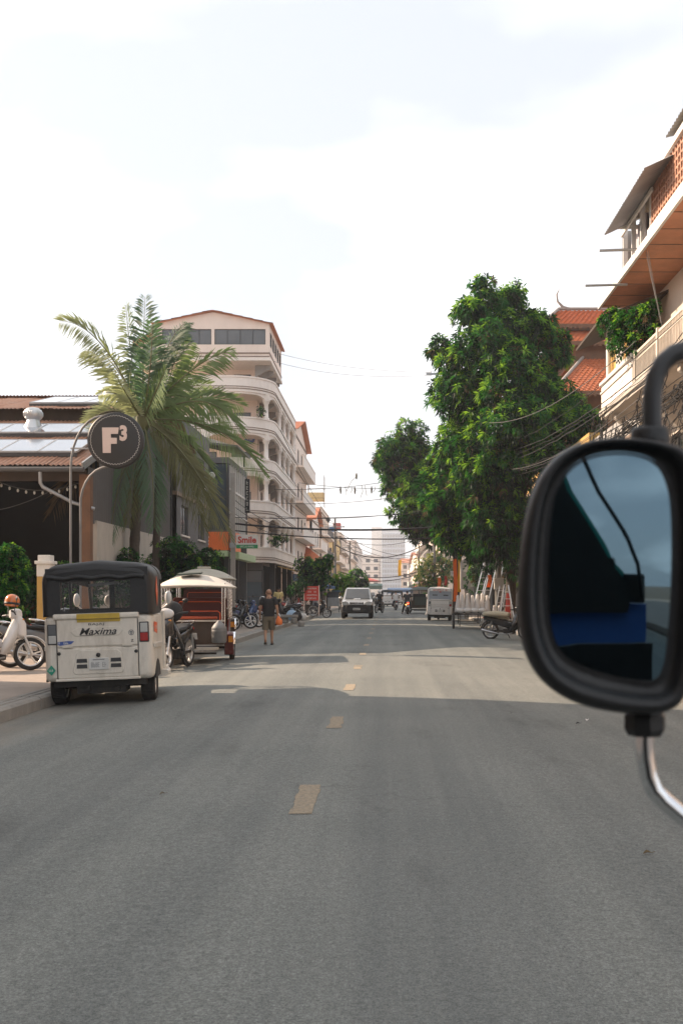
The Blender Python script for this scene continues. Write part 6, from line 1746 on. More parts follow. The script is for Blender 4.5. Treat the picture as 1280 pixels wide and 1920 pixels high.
WALK = dict(pel=(0, 0, .90), chest=(0, .02, 1.27), neck=(0, .03, 1.44), head=(0, .05, 1.535),
            lsh=(-.19, .02, 1.37), lel=(-.255, -.02, 1.10), lwr=(-.265, .08, .88), rsh=(.19, .02, 1.37), rel=(.255, -.05, 1.10), rwr=(.27, .02, .87),
            lhp=(-.085, 0, .86), lkn=(-.10, .01, .47), lan=(-.085, -.26, .17), lto=(-.09, -.14, .06), rhp=(.085, 0, .86), rkn=(.09, .14, .49), ran=(.085, .16, .09), rto=(.095, .30, .045))
px_, py_ = -3.42, 28.6
person('shaven-headed man in black T-shirt and khaki shorts walking away along the kerb', (px_, py_, road_z(px_)), R(4), WALK, 'cloth_black', 'cloth_khaki', True, 'shaved', fingers=True, scale=.965)
b = MB(Matrix.Translation((px_ + .30, py_ - .02, road_z(px_) + .58)))
b.loft([ring((0, 0, 0), .05, .04, 10), ring((0, 0, .03), .10, .06, 10), ring((0, 0, .15), .095, .055, 10), ring((-.01, 0, .22), .05, .03, 10), ring((-.02, 0, .27), .015, .012, 10)])
tag(b.build('shopping_bag', 'bag_orange'), 'orange plastic bag carried by the walking man', 'bag')

RIDE = dict(pel=(0, -.15, .86), chest=(0, -.08, 1.22), neck=(0, -.04, 1.38), head=(0, -.01, 1.48),
            lsh=(-.18, -.06, 1.32), lel=(-.27, .12, 1.12), lwr=(-.30, .27, 1.06), rsh=(.18, -.06, 1.32), rel=(.27, .12, 1.12), rwr=(.30, .27, 1.06),
            lhp=(-.09, -.12, .84), lkn=(-.18, .24, .66), lan=(-.17, .06, .30), lto=(-.17, .18, .26), rhp=(.09, -.12, .84), rkn=(.18, .24, .66), ran=(.17, .06, .30), rto=(.17, .18, .26))
FOOT = dict(RIDE); FOOT.update(lkn=(-.24, .16, .46), lan=(-.34, .05, .09), lto=(-.35, .18, .045))
SIT = dict(RIDE)
person('rider in dark clothes on the motorcycle with the red tail lamp', (1.42, 69.0, road_z(1.4)), R(2), FOOT, 'cloth_dark', 'cloth_dark', False)
person('rider in a pale blue shirt and cap by the red notice board', (-4.35, 61.5, road_z(-4.35)), R(-100), RIDE, 'cloth_blue', 'cloth_navy', False, helmet_m='helmet_white')
person('far rider in white in the middle of the street', (.75, 84, road_z(.7)), R(4), RIDE, 'cloth_white', 'cloth_navy', False)
person('dark-clad rider partly behind the silver pickup', (-.55, 72, road_z(0)), R(160), RIDE, 'cloth_dark', 'cloth_dark', False, helmet_m='helmet_white')
STAND = dict(WALK); STAND.update(lkn=(-.1, .02, .47), lan=(-.1, 0, .09), lto=(-.1, .14, .045), rkn=(.1, .02, .47), ran=(.1, 0, .09), rto=(.1, .14, .045), lwr=(-.2, .15, .95), rwr=(.2, .15, .95))
person('person in yellow standing behind the dark motorcycle', (-5.95, 54.2, .07), R(200), STAND, 'cloth_yellow', 'cloth_navy', False)
person('vendor in a dark shirt at the stall left of the pickup', (-4.6, 78, .07), R(170), STAND, 'cloth_navy', 'cloth_dark', False)
# ------------------------------------------------------------------ vegetation
class Leaves:
    def __init__(s): s.v = []; s.f = []; s.m = []
    def leaf(s, p, d, side, L, w, k, droop=0.):
        i = len(s.v)
        q = p + d * (L * .5); tip = p + d * L; tip.z -= droop * L; q.z -= droop * L * .2
        u = side * w
        lift = side.cross(d) * (w * .35)
        s.v += [tuple(p), tuple(q + u + lift), tuple(tip), tuple(q - u + lift)]
        s.f += [(i, i + 1, i + 2), (i, i + 2, i + 3)]; s.m += [k, k]
    def tube(s, pts, rs, n, k):
        b = MB(); b.tube(pts, rs, n); i = len(s.v); s.v += b.v; s.f += [tuple(i + j for j in f) for f in b.f]; s.m += [k] * len(b.f)
    def build(s, name, mats, parent, kind='stuff'):
        me = bpy.data.meshes.new(name); me.from_pydata(s.v, [], s.f)
        for m in mats: me.materials.append(MATS[m])
        me.polygons.foreach_set('material_index', s.m); me.update()
        o = bpy.data.objects.new(name, me); col.objects.link(o); o.parent = parent
        if kind: o['kind'] = kind
        return o
def rdir(r):
    while True:
        v = Vector((r.uniform(-1, 1), r.uniform(-1, 1), r.uniform(-1, 1)))
        if .05 < v.length < 1: return v.normalized()
def crown(name, parent, blobs, dens, L, w, mats, seed, org, wts=(.50, .34, .14, .02), per=9, inner=.35, droop=.35, clump=0):
    """rosettes of leaves through the volume of the blobs (centre, radii), denser towards their skin"""
    r = random.Random(seed); lv = Leaves()
    if clump:
        nb = []
        for (c, rad) in blobs:
            nb.append((c, tuple(x * .72 for x in rad)))
            for _ in range(clump):
                o = rdir(r)
                if o.y > .35: o.y = -o.y
                k = r.uniform(.34, .52)
                nb.append((tuple(Vector(c) + Vector((o.x * rad[0], o.y * rad[1], o.z * rad[2])) * .68), tuple(x * k for x in rad)))
        blobs = nb
    for (c, rad) in blobs:
        c = Vector(c); n = int(dens * (rad[0] * rad[1] + rad[1] * rad[2] + rad[0] * rad[2]) / 3)
        sub = [(rdir(r), r.uniform(.22, .42)) for _ in range(9)]        # lobes give an uneven outline
        for _ in range(n):
            o = rdir(r)
            if o.z < -.3 and r.random() < .45: o.z = -o.z
            lob = max([0] + [a * max(0, o.dot(q) - .55) / .45 for q, a in sub])
            f = (inner + (1 - inner) * r.random() ** .55) * (.82 + lob) * r.uniform(.9, 1.06)
            p = c + Vector((o.x * rad[0], o.y * rad[1], o.z * rad[2])) * f - org
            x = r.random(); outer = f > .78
            if outer and o.z > -.1: k = 2 if x < wts[2] * (2.3 if o.x < .1 else 1.1) else (1 if x < wts[2] * 1.7 + wts[1] * 1.3 else 0)  # young shoots at the tips; sun painted in as more bright leaves leftwards
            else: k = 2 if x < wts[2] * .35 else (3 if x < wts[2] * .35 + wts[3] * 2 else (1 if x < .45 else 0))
            t1 = o.orthogonal().normalized(); t2 = o.cross(t1)
            s = L * r.uniform(.75, 1.2)
            for j in range(per):
                a = 2 * PI * (j + r.random() * .7) / per; th = r.uniform(.55, 1.35)
                d = o * math.cos(th) + (t1 * math.cos(a) + t2 * math.sin(a)) * math.sin(th)
                d.z -= droop * r.uniform(.5, 1.6); d.normalize()
                sd = d.cross(Vector((r.uniform(-.4, .4), r.uniform(-.4, .4), 1))).normalized()
                lv.leaf(p + d * .02, d, sd, s * r.uniform(.8, 1.15), w * r.uniform(.8, 1.2), k, r.uniform(.1, .4))
    return lv.build(name, mats, parent)
def pxblob(px, py, rp, Y, dy=0., sq=1., depth=1.):
    s = (Y + dy) / 1850; p = P(px, py, Y + dy); return (tuple(p), (rp * s, rp * s * depth, rp * s * sq))
GREEN = ['leaf_dark', 'leaf_mid', 'leaf_young_lit', 'leaf_dry']

def big_tree(label, base, blobs, dens, L, w, seed, trunk_r, fork, wts=(.42, .38, .20, .02), mats=GREEN, lean=(0, 0), name='mango_tree', per=9):
    t = thing(name, label, 'tree', base)
    org = Vector(base); r = random.Random(seed)
    b = MB(); top = Vector((lean[0], lean[1], fork))
    b.tube([(0, 0, -.05), (lean[0] * .1, lean[1] * .1, .4), top * .5 + Vector((.08, 0, 0)), top], [trunk_r * 1.35, trunk_r * 1.05, trunk_r * .92, trunk_r * .85], 12)
    b.build('trunk', 'bark', t)
    b = MB()
    for (c, rad) in blobs:
        q = Vector(c) - org; m1 = top.lerp(q, .45) + Vector((r.uniform(-.4, .4), r.uniform(-.4, .4), r.uniform(.1, .6)))
        R0 = trunk_r * .5
        b.tube([top - Vector((0, 0, .3)), top.lerp(m1, .5) + Vector((0, 0, .1)), m1, q, q + rdir(r) * rad[0] * .5], [R0, R0 * .7, R0 * .5, R0 * .28, .02], 7)
        for _ in range(4):
            e = q + Vector([a * b_ for a, b_ in zip(rdir(r), rad)]) * .8
            b.tube([m1.lerp(q, .6), q.lerp(e, .5), e], [R0 * .25, R0 * .16, .012], 5)
    b.build('branches', 'bark', t)
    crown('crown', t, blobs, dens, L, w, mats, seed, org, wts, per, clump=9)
    return t

YB = 42
blobsB = [pxblob(*a) for a in (
    (905, 555, 34, YB, 0), (948, 560, 36, YB, .8), (880, 605, 42, YB, -.3), (935, 615, 55, YB, .5), (985, 600, 34, YB, 1), (992, 650, 56, YB, .6), (905, 665, 62, YB, -1), (828, 652, 30, YB, .2),
    (845, 690, 36, YB, -.5), (960, 710, 80, YB, -1.2), (1040, 640, 24, YB, .5), (1008, 712, 40, YB, .4), (872, 755, 62, YB, -.6), (822, 735, 22, YB, .3), (940, 800, 90, YB, -1.6), (1040, 800, 80, YB, .2),
    (850, 830, 55, YB, .4), (890, 880, 70, YB, -1.4), (980, 890, 95, YB, -1.0), (1080, 860, 60, YB, -.4), (1096, 790, 28, YB, -.8), (860, 940, 66, YB, .2), (940, 975, 80, YB, -.6), (1030, 970, 80, YB, -.2), (850, 995, 46, YB, 1.2), (905, 1030, 44, YB, .8), (980, 1045, 40, YB, .3), (1012, 612, 32, YB, .8), (1048, 664, 28, YB, .6), (1030, 745, 46, YB, .2), (835, 880, 40, YB, 1.4), (815, 905, 34, YB, 2))]
big_tree('large dark mango tree with bright young and sun-side leaves overhanging the right kerb', (5.35, 43.2, .05), blobsB, 95, .29, .040, 5, .24, 3.3)
YA = 57
blobsA = [pxblob(*a) for a in ((765, 825, 36, YA, 0), (742, 850, 40, YA, -.6), (715, 868, 22, YA, 0), (790, 865, 48, YA, .6), (740, 905, 34, YA, .6), (790, 915, 52, YA, -.5), (762, 955, 40, YA, -.8), (825, 935, 56, YA, 0), (800, 975, 44, YA, -.6), (765, 985, 18, YA, -.2), (840, 985, 50, YA, .5), (782, 1004, 16, YA, 0))]
big_tree('smaller mango tree with low hanging branches over the middle of the street', (4.62, 66.5, .05), blobsA, 85, .31, .042, 8, .25, 4.6)

# coconut palm
FROND = [
    (290, 990, 288, 850, -1.2, 2, .3), (240, 985, 250, 850, -1.0, 3, -.3),
    (400, 985, 345, 815, -.6, 3, -.2), (360, 640, 312, 690, 1.0, 0, -.3), (185, 740, 225, 720, -1.0, 1, .3), (455, 760, 380, 720, .9, 0, .2),
     # tip px, tip py, control px, control py, depth offset, material, roll
    (112, 602, 195, 600, .8, 1, .9), (160, 655, 215, 650, 1.6, 1, -.7), (236, 572, 243, 665, .4, 0, .8), (272, 556, 268, 665, -.4, 2, .4), (286, 596, 286, 690, -1.0, 2, -.6), (348, 604, 305, 640, .6, 2, .8),
    (436, 655, 350, 680, .3, 0, .7), (450, 812, 400, 705, -.5, 0, .3), (497, 892, 425, 770, -1.0, 0, .25), (432, 1012, 360, 830, -1.2, 3, .25), (385, 1000, 330, 800, -.3, 3, -.3), (205, 1010, 232, 830, -1.3, 2, .5),
    (92, 968, 170, 815, -.9, 4, .2), (158, 800, 205, 745, 1.4, 1, .6), (250, 715, 262, 740, 2.6, 2, .3), (345, 745, 315, 740, 2.4, 2, .5), (312, 690, 292, 735, -2.2, 0, .5), (215, 700, 235, 735, -1.8, 1, .6), (395, 720, 330, 720, 1.5, 0, -.6), (410, 900, 350, 800, .9, 0, .4)]
def palm(label, base, top_px, fronds, Yc, seed, r0, name='coconut_palm'):
    t = thing(name, label, 'palm tree', base); org = Vector(base); r = random.Random(seed)
    top = P(*top_px, Yc)
    rel = top - org; pts = []; rs = []
    for k in range(29):
        f = k / 28; p = Vector((rel.x * f ** 1.6, rel.y * f ** 1.6, rel.z * f)); pts.append(p); rs.append(r0 * (1.25 - .45 * f) * (1.06 if k % 2 else .95))
    b = MB(); b.tube(pts, rs, 12); b.build('trunk', 'bark_palm', t)
    b = MB(); b.ell(rel + Vector((0, 0, .05)), (r0 * 1.5, r0 * 1.5, r0 * 2.2), 12, 8); b.build('crown_shaft', 'palm_olive', t)
    MM = ['palm_leaf', 'palm_pale', 'palm_deep', 'palm_olive', 'leaf_dry']
    for (tx, ty, cx, cy, dy, mk, roll) in fronds:
        A = rel + Vector((0, 0, .1)); C = P(cx, cy, Yc + dy * .5) - org; B = P(tx, ty, Yc + dy) - org
        lv = Leaves(); n = 80; path = []
        for k in range(n + 1):
            f = k / n; path.append(A * (1 - f) ** 2 + C * 2 * f * (1 - f) + B * f * f)
        length = sum((path[k + 1] - path[k]).length for k in range(n))
        lv.tube([tuple(path[k]) for k in range(0, n + 1, 4)] if n % 4 == 0 else [tuple(path[k]) for k in range(0, n, 4)] + [tuple(path[n])], None or [.035 * (1 - .85 * k / 20) for k in range(len(range(0, n, 4)) + 1)], 5, 1)
        for k in range(7, n):
            f = k / n; T = (path[k + 1] - path[k - 1]).normalized()
            S = T.cross(Vector((0, 1, 0)))
            if S.length < .3: S = T.cross(Vector((1, 0, 0)))
            S.normalize(); W = S.cross(T)
            S = S * math.cos(roll) + W * math.sin(roll); N = S.cross(T)
            LL = (.30 + .60 * math.sin(PI * min(1, f * .92 + .1)) ** .7) * min(1, length / 3.6)
            for sg in (-1, 1):
                if r.random() < (.4 if mk == 4 else .06): continue
                dr = (.55 if B.z < A.z - .4 else .16) * r.uniform(.5, 1.5)
                d = S * sg * .80 + T * (.62 + .25 * f) + Vector((0, 0, -dr)) + N * r.uniform(-.22, .22)
                d.normalize(); sd = d.cross(N + Vector((0, 0, .3))).normalized()
                lv.leaf(path[k], d, sd, LL * r.uniform(.85, 1.1), .0115, 0, r.uniform(.1, .4))
        lv.build('frond', [MM[mk], 'palm_olive' if mk != 4 else 'leaf_dry'], t, None)
    return t
palm('coconut palm with wide drooping fronds behind the round black sign', (-7.75, 30, .07), (268, 795), FROND, 30, 3, .15)
palm('slim second palm trunk with few fronds beside the tall palm', (-7.25, 30.9, .07), (300, 800), [(345, 620, 320, 690, .4, 2, .4), (230, 830, 265, 745, .6, 3, .4), (355, 900, 345, 800, .4, 3, .3)], 30.9, 4, .11)

def shrub(label, base, blobs, dens, L, w, seed, mats=GREEN, wts=(.4, .4, .18, .02), name='shrub', stems=3, per=7, cat='shrub', droop=.1, h0=0.):
    t = thing(name, label, cat, base); org = Vector(base); r = random.Random(seed)
    b = MB()
    for (c, rad) in blobs:
        q = Vector(c) - org
        for _ in range(stems): b.tube([(r.uniform(-.08, .08), r.uniform(-.08, .08), -.02), (q.x * .5 + r.uniform(-.1, .1), q.y * .5, q.z * .5), tuple(q + rdir(r) * rad[0] * .4)], [.025, .018, .008], 5)
    b.build('stems', 'bark', t)
    crown('foliage', t, blobs, dens, L, w, mats, seed, org, wts, per, .2, droop)
    return t
shrub('bright bushy hedge plant at the left edge behind the motorcycles', (-8.6, 21.6, .07), [pxblob(15, 1070, 38, 21.5, 0), pxblob(5, 1110, 40, 21.5, -.2), pxblob(-25, 1060, 45, 21.5), pxblob(25, 1040, 22, 21.5), pxblob(30, 1105, 25, 21.6), pxblob(-10, 1150, 45, 21.5, 0)], 2200, .085, .022, 21)
def hedge(label, Y, row, seed, dens=700, L=.12):
    blobs = [pxblob(px, py, r, Y, rnd.uniform(-.3, .3)) for (px, py, r) in row]
    shrub(label, (sum(b[0][0] for b in blobs) / len(blobs), Y, .07), blobs, dens, L, .026, seed, wts=(.6, .32, .06, .02), name='hedge', cat='hedge')
hedge('dark low hedge under the barn eave beside the gate pillar', 26.9, [(70, 1085, 26), (115, 1080, 28), (150, 1075, 24), (185, 1085, 26), (60, 1130, 30), (110, 1130, 30), (160, 1125, 30)], 22)
hedge('dark shrubs at the palm foot behind the rickshaw', 29.2, [(215, 1065, 24), (240, 1050, 22), (262, 1080, 26), (225, 1110, 30), (265, 1115, 30)], 23)
hedge('dense round shrub between palm and cream carriage roof', 31.5, [(320, 1035, 30), (295, 1055, 26), (345, 1045, 28), (330, 1070, 30), (370, 1060, 26), (310, 1095, 30), (360, 1090, 30), (392, 1050, 24), (405, 1080, 24)], 24)
# street plants further on
shrub('round leafy street tree beside the red notice board', (-5.0, 66.5, .07), [pxblob(590, 1075, 30, 66), pxblob(572, 1062, 20, 66), pxblob(605, 1062, 20, 66), pxblob(615, 1052, 14, 66), pxblob(585, 1095, 24, 66), pxblob(606, 1090, 20, 66)], 300, .16, .05, 25, wts=(.4, .45, .12, .02), name='street_tree', cat='tree')
shrub('yellow-green bush left of the pickup roof', (-3.95, 84.5, .07), [pxblob(636, 1088, 17, 84), pxblob(650, 1094, 15, 84), pxblob(626, 1096, 15, 84), pxblob(640, 1105, 18, 84)], 160, .2, .06, 26, mats=['leaf_mid', 'leaf_young_lit', 'leaf_yellow', 'leaf_dry'], name='bush', cat='bush')
shrub('dark far tree on the left behind the bush', (-5.6, 118, .07), [pxblob(668, 1085, 20, 118), pxblob(660, 1098, 16, 118), pxblob(680, 1097, 12, 118)], 90, .3, .1, 27, name='street_tree', cat='tree')
for k, (px, py, r) in enumerate(((560, 1098, 14), (575, 1112, 15), (548, 1108, 12))):
    Yk = 60.5 + k * .7
    q = P(px, py, Yk)
    shrub(['clipped potted tree with round head nearest the hotel corner', 'clipped potted tree with widest head in front of the awning', 'smallest clipped potted tree beside the hotel shop window'][k], (q.x, Yk, .07), [pxblob(px, py, r, Yk), pxblob(px - 7, py + 5, r * .7, Yk), pxblob(px + 8, py + 4, r * .7, Yk)], 420, .09, .03, 30 + k, wts=(.7, .25, .04, .01), name='topiary', cat='potted plant')
shrub('yellowish creeper hanging behind the right-hand utility pole', (4.75, 97, .05), [pxblob(800, 1065, 22, 96), pxblob(790, 1085, 18, 96), pxblob(820, 1050, 20, 96, 1), pxblob(830, 1085, 22, 96, .5), pxblob(808, 1100, 20, 96), pxblob(838, 1060, 16, 96)], 120, .26, .05, 34, mats=['leaf_mid', 'leaf_yellow', 'leaf_yellow', 'leaf_dry'], name='creeper', cat='creeper', droop=.9, wts=(.3, .4, .2, .1))
shrub('dense row of bushes behind the right-hand shops near the poles', (5.6, 52, .07), [pxblob(900, 1080, 34, 51), pxblob(930, 1075, 30, 52), pxblob(965, 1075, 34, 50), pxblob(1000, 1070, 36, 50)], 120, .2, .05, 35, name='bush', cat='bush', wts=(.8, .17, .02, .01))
shrub('leafy plants spilling over the shophouse balcony rail', (6.75, 24.6, 6.7), [pxblob(1145, 605, 28, 25.8, 0), pxblob(1175, 612, 32, 25.2), pxblob(1205, 600, 28, 24.6), pxblob(1165, 645, 28, 25.2), pxblob(1200, 640, 26, 24.8), pxblob(1222, 585, 20, 24.2), pxblob(1230, 625, 18, 24.2)], 800, .11, .028, 36, name='balcony_plant', cat='plant', wts=(.45, .42, .1, .03))
for k, (px, py, Yk, r) in enumerate(((513, 1012, 63.6, 12), (530, 1008, 66.5, 9), (487, 772, 63.6, 9))):
    q = P(px, py, Yk)
    shrub(['potted bush on the lowest hotel balcony corner', 'smaller potted bush along the lowest hotel balcony side', 'spiky potted plant on the fourth hotel balcony'][k], (q.x, Yk, q.z - r * Yk / 1850), [pxblob(px, py, r, Yk), pxblob(px + 6, py + 3, r * .7, Yk)], 300, .12, .03, 40 + k, name='balcony_plant', cat='plant', wts=(.6, .3, .08, .02))
# ------------------------------------------------------------------ signs, poles, wires, small things
t = thing('round_sign', 'round black F3 sign on curved poles in front of the palm', 'sign', (-8.0, 25.0, .07))
c = P(218, 826, 25) - Vector((-8.0, 25.0, .07))
b = MB(Matrix.Translation(c)); b.lathe([(0, -.10), (.66, -.10), (.705, -.085), (.712, 0), (.705, .085), (.66, .10), (0, .10)], 48, axis='y'); d = b.build('disc', 'sign_black', t)
b = MB(Matrix.Translation(c + Vector((0, -.104, 0)))); n = 104; pts = []
for k in range(n): 
    a = 2 * PI * k / n; rr = .615 + (.013 if k % 2 else -.013); pts.append((rr * math.cos(a), 0, rr * math.sin(a)))
b.tube(pts, .006, 4, closed=True); b.build('scalloped_ring', 'sign_white', d)
b = MB(Matrix.Translation(c + Vector((-.10, -.106, .0))))
F_ = [(-.20, -.33), (-.0, -.33), (-.0, -.10), (.15, -.10), (.15, .05), (-.0, .05), (.0, .15), (.18, .15), (.20, .31), (-.22, .31)]
b.ext(F_, -.02, .0); b.build('letter', 'sign_pink', d)
b = MB(); b.text('3', .3, c + Vector((.215, -.106, .17)), bold=.05, depth=.012, fit=.19, fith=.40); b.build('letter', 'sign_pink', d)
for k, (dx, dy, zt, end) in enumerate(((0, 0, 0, (-.34, 0, .62)), (.17, .25, 0, (-.2, .0, -.66)))):
    top = c + Vector(end); b = MB()
    zc = top.z - 1.35 if k == 0 else top.z - 1.0
    pts = [(dx, dy, -.05), (dx, dy, zc)]
    for j in range(1, 8):
        f = j / 7; pts.append((dx + (top.x - dx) * (1 - math.cos(f * PI / 2)), dy * (1 - f), zc + (top.z - zc) * math.sin(f * PI / 2)))
    b.tube(pts, .031, 10); b.build('pole', 'iron_grey', t)
b = MB(); b.bar((0, 0, c.z - .2), (c.x - .68, 0, c.z - .2), .04); b.build('brace', 'galv', t)

# Smile shop sign on its post
t = thing('shop_sign', 'white hanging sign reading Smile in red above a green strip', 'sign', (-7.72, 49.6, .07))
cc = P(463.5, 1015.5, 49.4) - Vector((-7.72, 49.6, .07))
b = MB(); b.box(cc.x - .53, cc.x + .53, cc.y - .06, cc.y + .06, cc.z - .16, cc.z + .34); bo = b.build('board', 'sign_white', t, .008)
b = MB(); b.box(cc.x - .53, cc.x + .53, cc.y - .062, cc.y + .058, cc.z - .34, cc.z - .162); g = b.build('green_strip', 'sign_green', t)
b = MB(); b.text('Smile', .3, cc + Vector((0, -.062, .09)), bold=.03, depth=.006, fit=.92, fith=.34); b.build('lettering', 'sign_red', bo)
b = MB(); b.scrawl(cc + Vector((0, -.064, -.25)), .7, .09, depth=.004, seed=40); b.build('lettering', 'sign_white', g)
b = MB(); b.box(-.11, .11, -.11, .11, -.1, 7.4); b.build('post', 'concrete', t)
b = MB(); b.bar((0, 0, cc.z + .25), (cc.x, cc.y, cc.z + .25), .04); b.box(-.16, .16, -.13, .13, cc.z - .3, cc.z - .05); b.build('bracket', 'galv', t)
# vertical lit-box sign beside the glass building
t = thing('vertical_sign', 'narrow vertical black sign with stacked white marks beside the glass building', 'sign', (-7.9, 55.8, 6.0))
q = P(464, 930, 55.8) - Vector((-7.9, 55.8, 6.0))
b = MB(); b.box(q.x - .13, q.x + .13, q.y - .08, q.y + .08, q.z - .95, q.z + .95); b.bar((-.2, .2, q.z), (q.x, q.y, q.z), .05); bo = b.build('board', 'sign_black', t)
for k in range(6):
    b = MB(); b.scrawl(q + Vector((0, -.082, .75 - .3 * k)), .13, .2, depth=.004, seed=20 + k, n=1); b.build('letter', 'sign_white', bo)
# red notice board
t = thing('notice_board', 'red notice board with white lettering on two posts', 'sign', (-4.62, 60.6, .07))
b = MB(); b.box(-.46, .46, -.03, .03, .92, 1.80); bo = b.build('board', 'sign_red', t, .01)
for k in range(4):
    b = MB(); b.scrawl((0, -.032, 1.66 - .2 * k), .7 - .12 * (k % 2), .09, depth=.003, seed=30 + k); b.build('lettering', 'sign_white', bo)
for s in (-1, 1):
    b = MB(); b.box(s * .46 - .03, s * .46 + .03, -.04, .04, 0, 1.86); b.build('post', 'sign_pink', t)

# utility poles
def pole(label, x, y, h, arms=(), r=.13, z=.07, m='pole_grey', boxes=()):
    t = thing('utility_pole', label, 'pole', (x, y, z))
    b = MB(); b.tube([(0, 0, -.1), (0, 0, h)], [r, r * .68], 10); b.build('shaft', m, t)
    for (zz, xa, xb) in arms:
        b = MB(); b.box(xa, xb, -.05, .05, zz, zz + .1); ar = b.build('cross_arm', 'galv', t)
        for k in range(3):
            c = MB(); xx = xa + (xb - xa) * (k + .15) / 2.3; c.lathe([(0, .1), (.03, .1), (.045, .13), (.03, .16), (.045, .19), (.02, .24), (0, .24)], 8, (xx, 0, zz)); c.build('insulator', 'sign_white', ar)
    for (zz, w, hh, mm) in boxes:
        b = MB(); b.box(-w / 2, w / 2, -.32, -.12, zz, zz + hh); b.build('service_box', mm, t, .01)
    return t
p1 = pole('grey utility pole with notices beside the ladders, under the mango tree', 4.98, 44.2, 8.6, ((7.6, -1.1, 1.1), (6.4, -.8, .8)), .15, boxes=((1.55, .42, .5, 'sign_white'), (3.0, .3, .35, 'iron_grey')))
pole('tall pole whose cross arm sticks out left of the mango crown', 5.1, 50.5, 13.2, ((12.55, -3.1, .5), (9.8, -1.2, 1.2)), .17)
pole('slim utility pole at the left edge of the yellow creeper', 4.62, 96, 8.4, ((7.4, -.9, .9),), .14, boxes=((4.2, .3, .4, 'iron_grey'),))
pole('pale far pole on the right near the orange roofs', 4.9, 150, 8.6, ((7.6, -1, 1),), .14)
pole('farthest right-hand pole near the blue awning', 4.9, 215, 8.6, ((7.6, -1, 1),), .14)
pole('left utility pole standing before the cream house', -5.3, 101, 9.0, ((8.1, -1, 1),), .14)
pole('left utility pole further on before the beige building', -5.3, 142, 8.8, ((7.9, -1, 1),), .14)
pole('short yellowish post by the yellow-green bush', -4.75, 82, 4.2, (), .07, m='plaster_yellow')

CG = 'overhead cables'
def cable(label, a, b_, sag, r=.02, m='cable', n=24, group=CG, wob=0.):
    a = Vector(a); b_ = Vector(b_); pts = []
    for k in range(n + 1):
        f = k / n; p = a.lerp(b_, f); p.z -= sag * 4 * f * (1 - f)
        if wob: p += Vector((0, rnd.uniform(-wob, wob), rnd.uniform(-wob, wob)))
        pts.append(p)
    b = MB(); b.tube(pts, r, 5)
    o = b.build('overhead_cable', m); tag(o, label, 'cable', group); return o
LP = (-7.72, 49.6)
for k in range(3):
    cable(['thickest black cable bundle crossing the street above the pickup', 'upper thin cable running just over the thickest bundle', 'cable running close under the thickest bundle'][k], (LP[0], LP[1], (4.95, 5.25, 4.6)[k]), (5.1, 50.5, (5.05, 5.9, 4.4)[k]), (.35, .25, .3)[k], (.05, .018, .03)[k])
for k in range(3):
    cable(['lowest', 'middle', 'highest'][k] + ' of three thin cables strung from the hotel to the tall pole', (-7.5, 66, 6.6 + .9 * k), (5.1, 50.5, 6.3 + 1.0 * k), .5, .016)
cable('pair of faint high wires from the hotel top to the cross arm, upper one', (-7.4, 64.5, 17.2), (2.2, 50.5, 12.75), .3, .012, 'cable_pale')
cable('pair of faint high wires from the hotel top to the cross arm, lower one', (-7.4, 64.5, 16.6), (2.3, 50.5, 12.6), .4, .012, 'cable_pale')
cable('thick sagging cable from the pavilion side to the creeper pole', (-5.3, 101, 6.4), (4.62, 96, 6.8), 1.6, .05)
cable('thin sagging cable above the thick one near the creeper pole', (-5.3, 101, 7.2), (4.62, 96, 7.3), 1.0, .025)
for k in range(4):
    cable(['upper nearer', 'lower nearer', 'upper farther', 'lower farther'][k] + ' thin far cable crossing the street beyond the pickup', (-5.3, 101 + 41 * (k // 2), 7.9 - .6 * (k % 2)), (4.9, 150, 7.4 - .5 * (k % 2)), 1.1, .03)
for k in range(2):
    cable(['low far cable crossing above the pickup roof', 'lowest far cable crossing behind the pickup roof'][k], (-5.6, 118, 4.0 - .5 * k), (4.9, 118, 4.4 - .3 * k), .9, .05)
for k in range(3):
    cable(['highest', 'middle', 'lowest'][k] + ' thin cable along the left facades from post to hotel', (LP[0], LP[1], 6.2 - .35 * k), (-7.1, 66, 5.9 - .3 * k), .2, .018)
    cable(['highest', 'middle', 'lowest'][k] + ' thin cable sweeping down from the hotel to the far left pole', (-7.2, 67 + k, 12.5 - 2.2 * k), (-5.3, 101, 8.4), .6, .02)
# wires on the right: from the pole by the ladders towards the camera
for k in range(7):
    cable(['lowest', 'second lowest', 'third lowest', 'middle', 'third highest', 'second highest', 'highest'][k] + ' dark cable of the bundle rising from the ladder pole to the shophouse', (4.98, 44.2, 6.6 + .22 * k), (6.1 + .06 * (k % 3), 14.0, 5.6 + .26 * k), .55 + .1 * (k % 3), .009 + .006 * (k % 2), 'cable', group='cable bundle on the right', wob=.03)
cable('pale single cable drooping across the mango crown to the shophouse', P(905, 792, 39), P(1190, 640, 24), .6, .011, 'cable_pale')
cable('second pale cable below the first across the mango crown', P(960, 880, 38), P(1200, 745, 23), .35, .010, 'cable_pale')
cable('cable hugging the shophouse balcony edge', P(1128, 790, 28), P(1290, 610, 20), .12, .011, 'cable_pale', wob=.02)
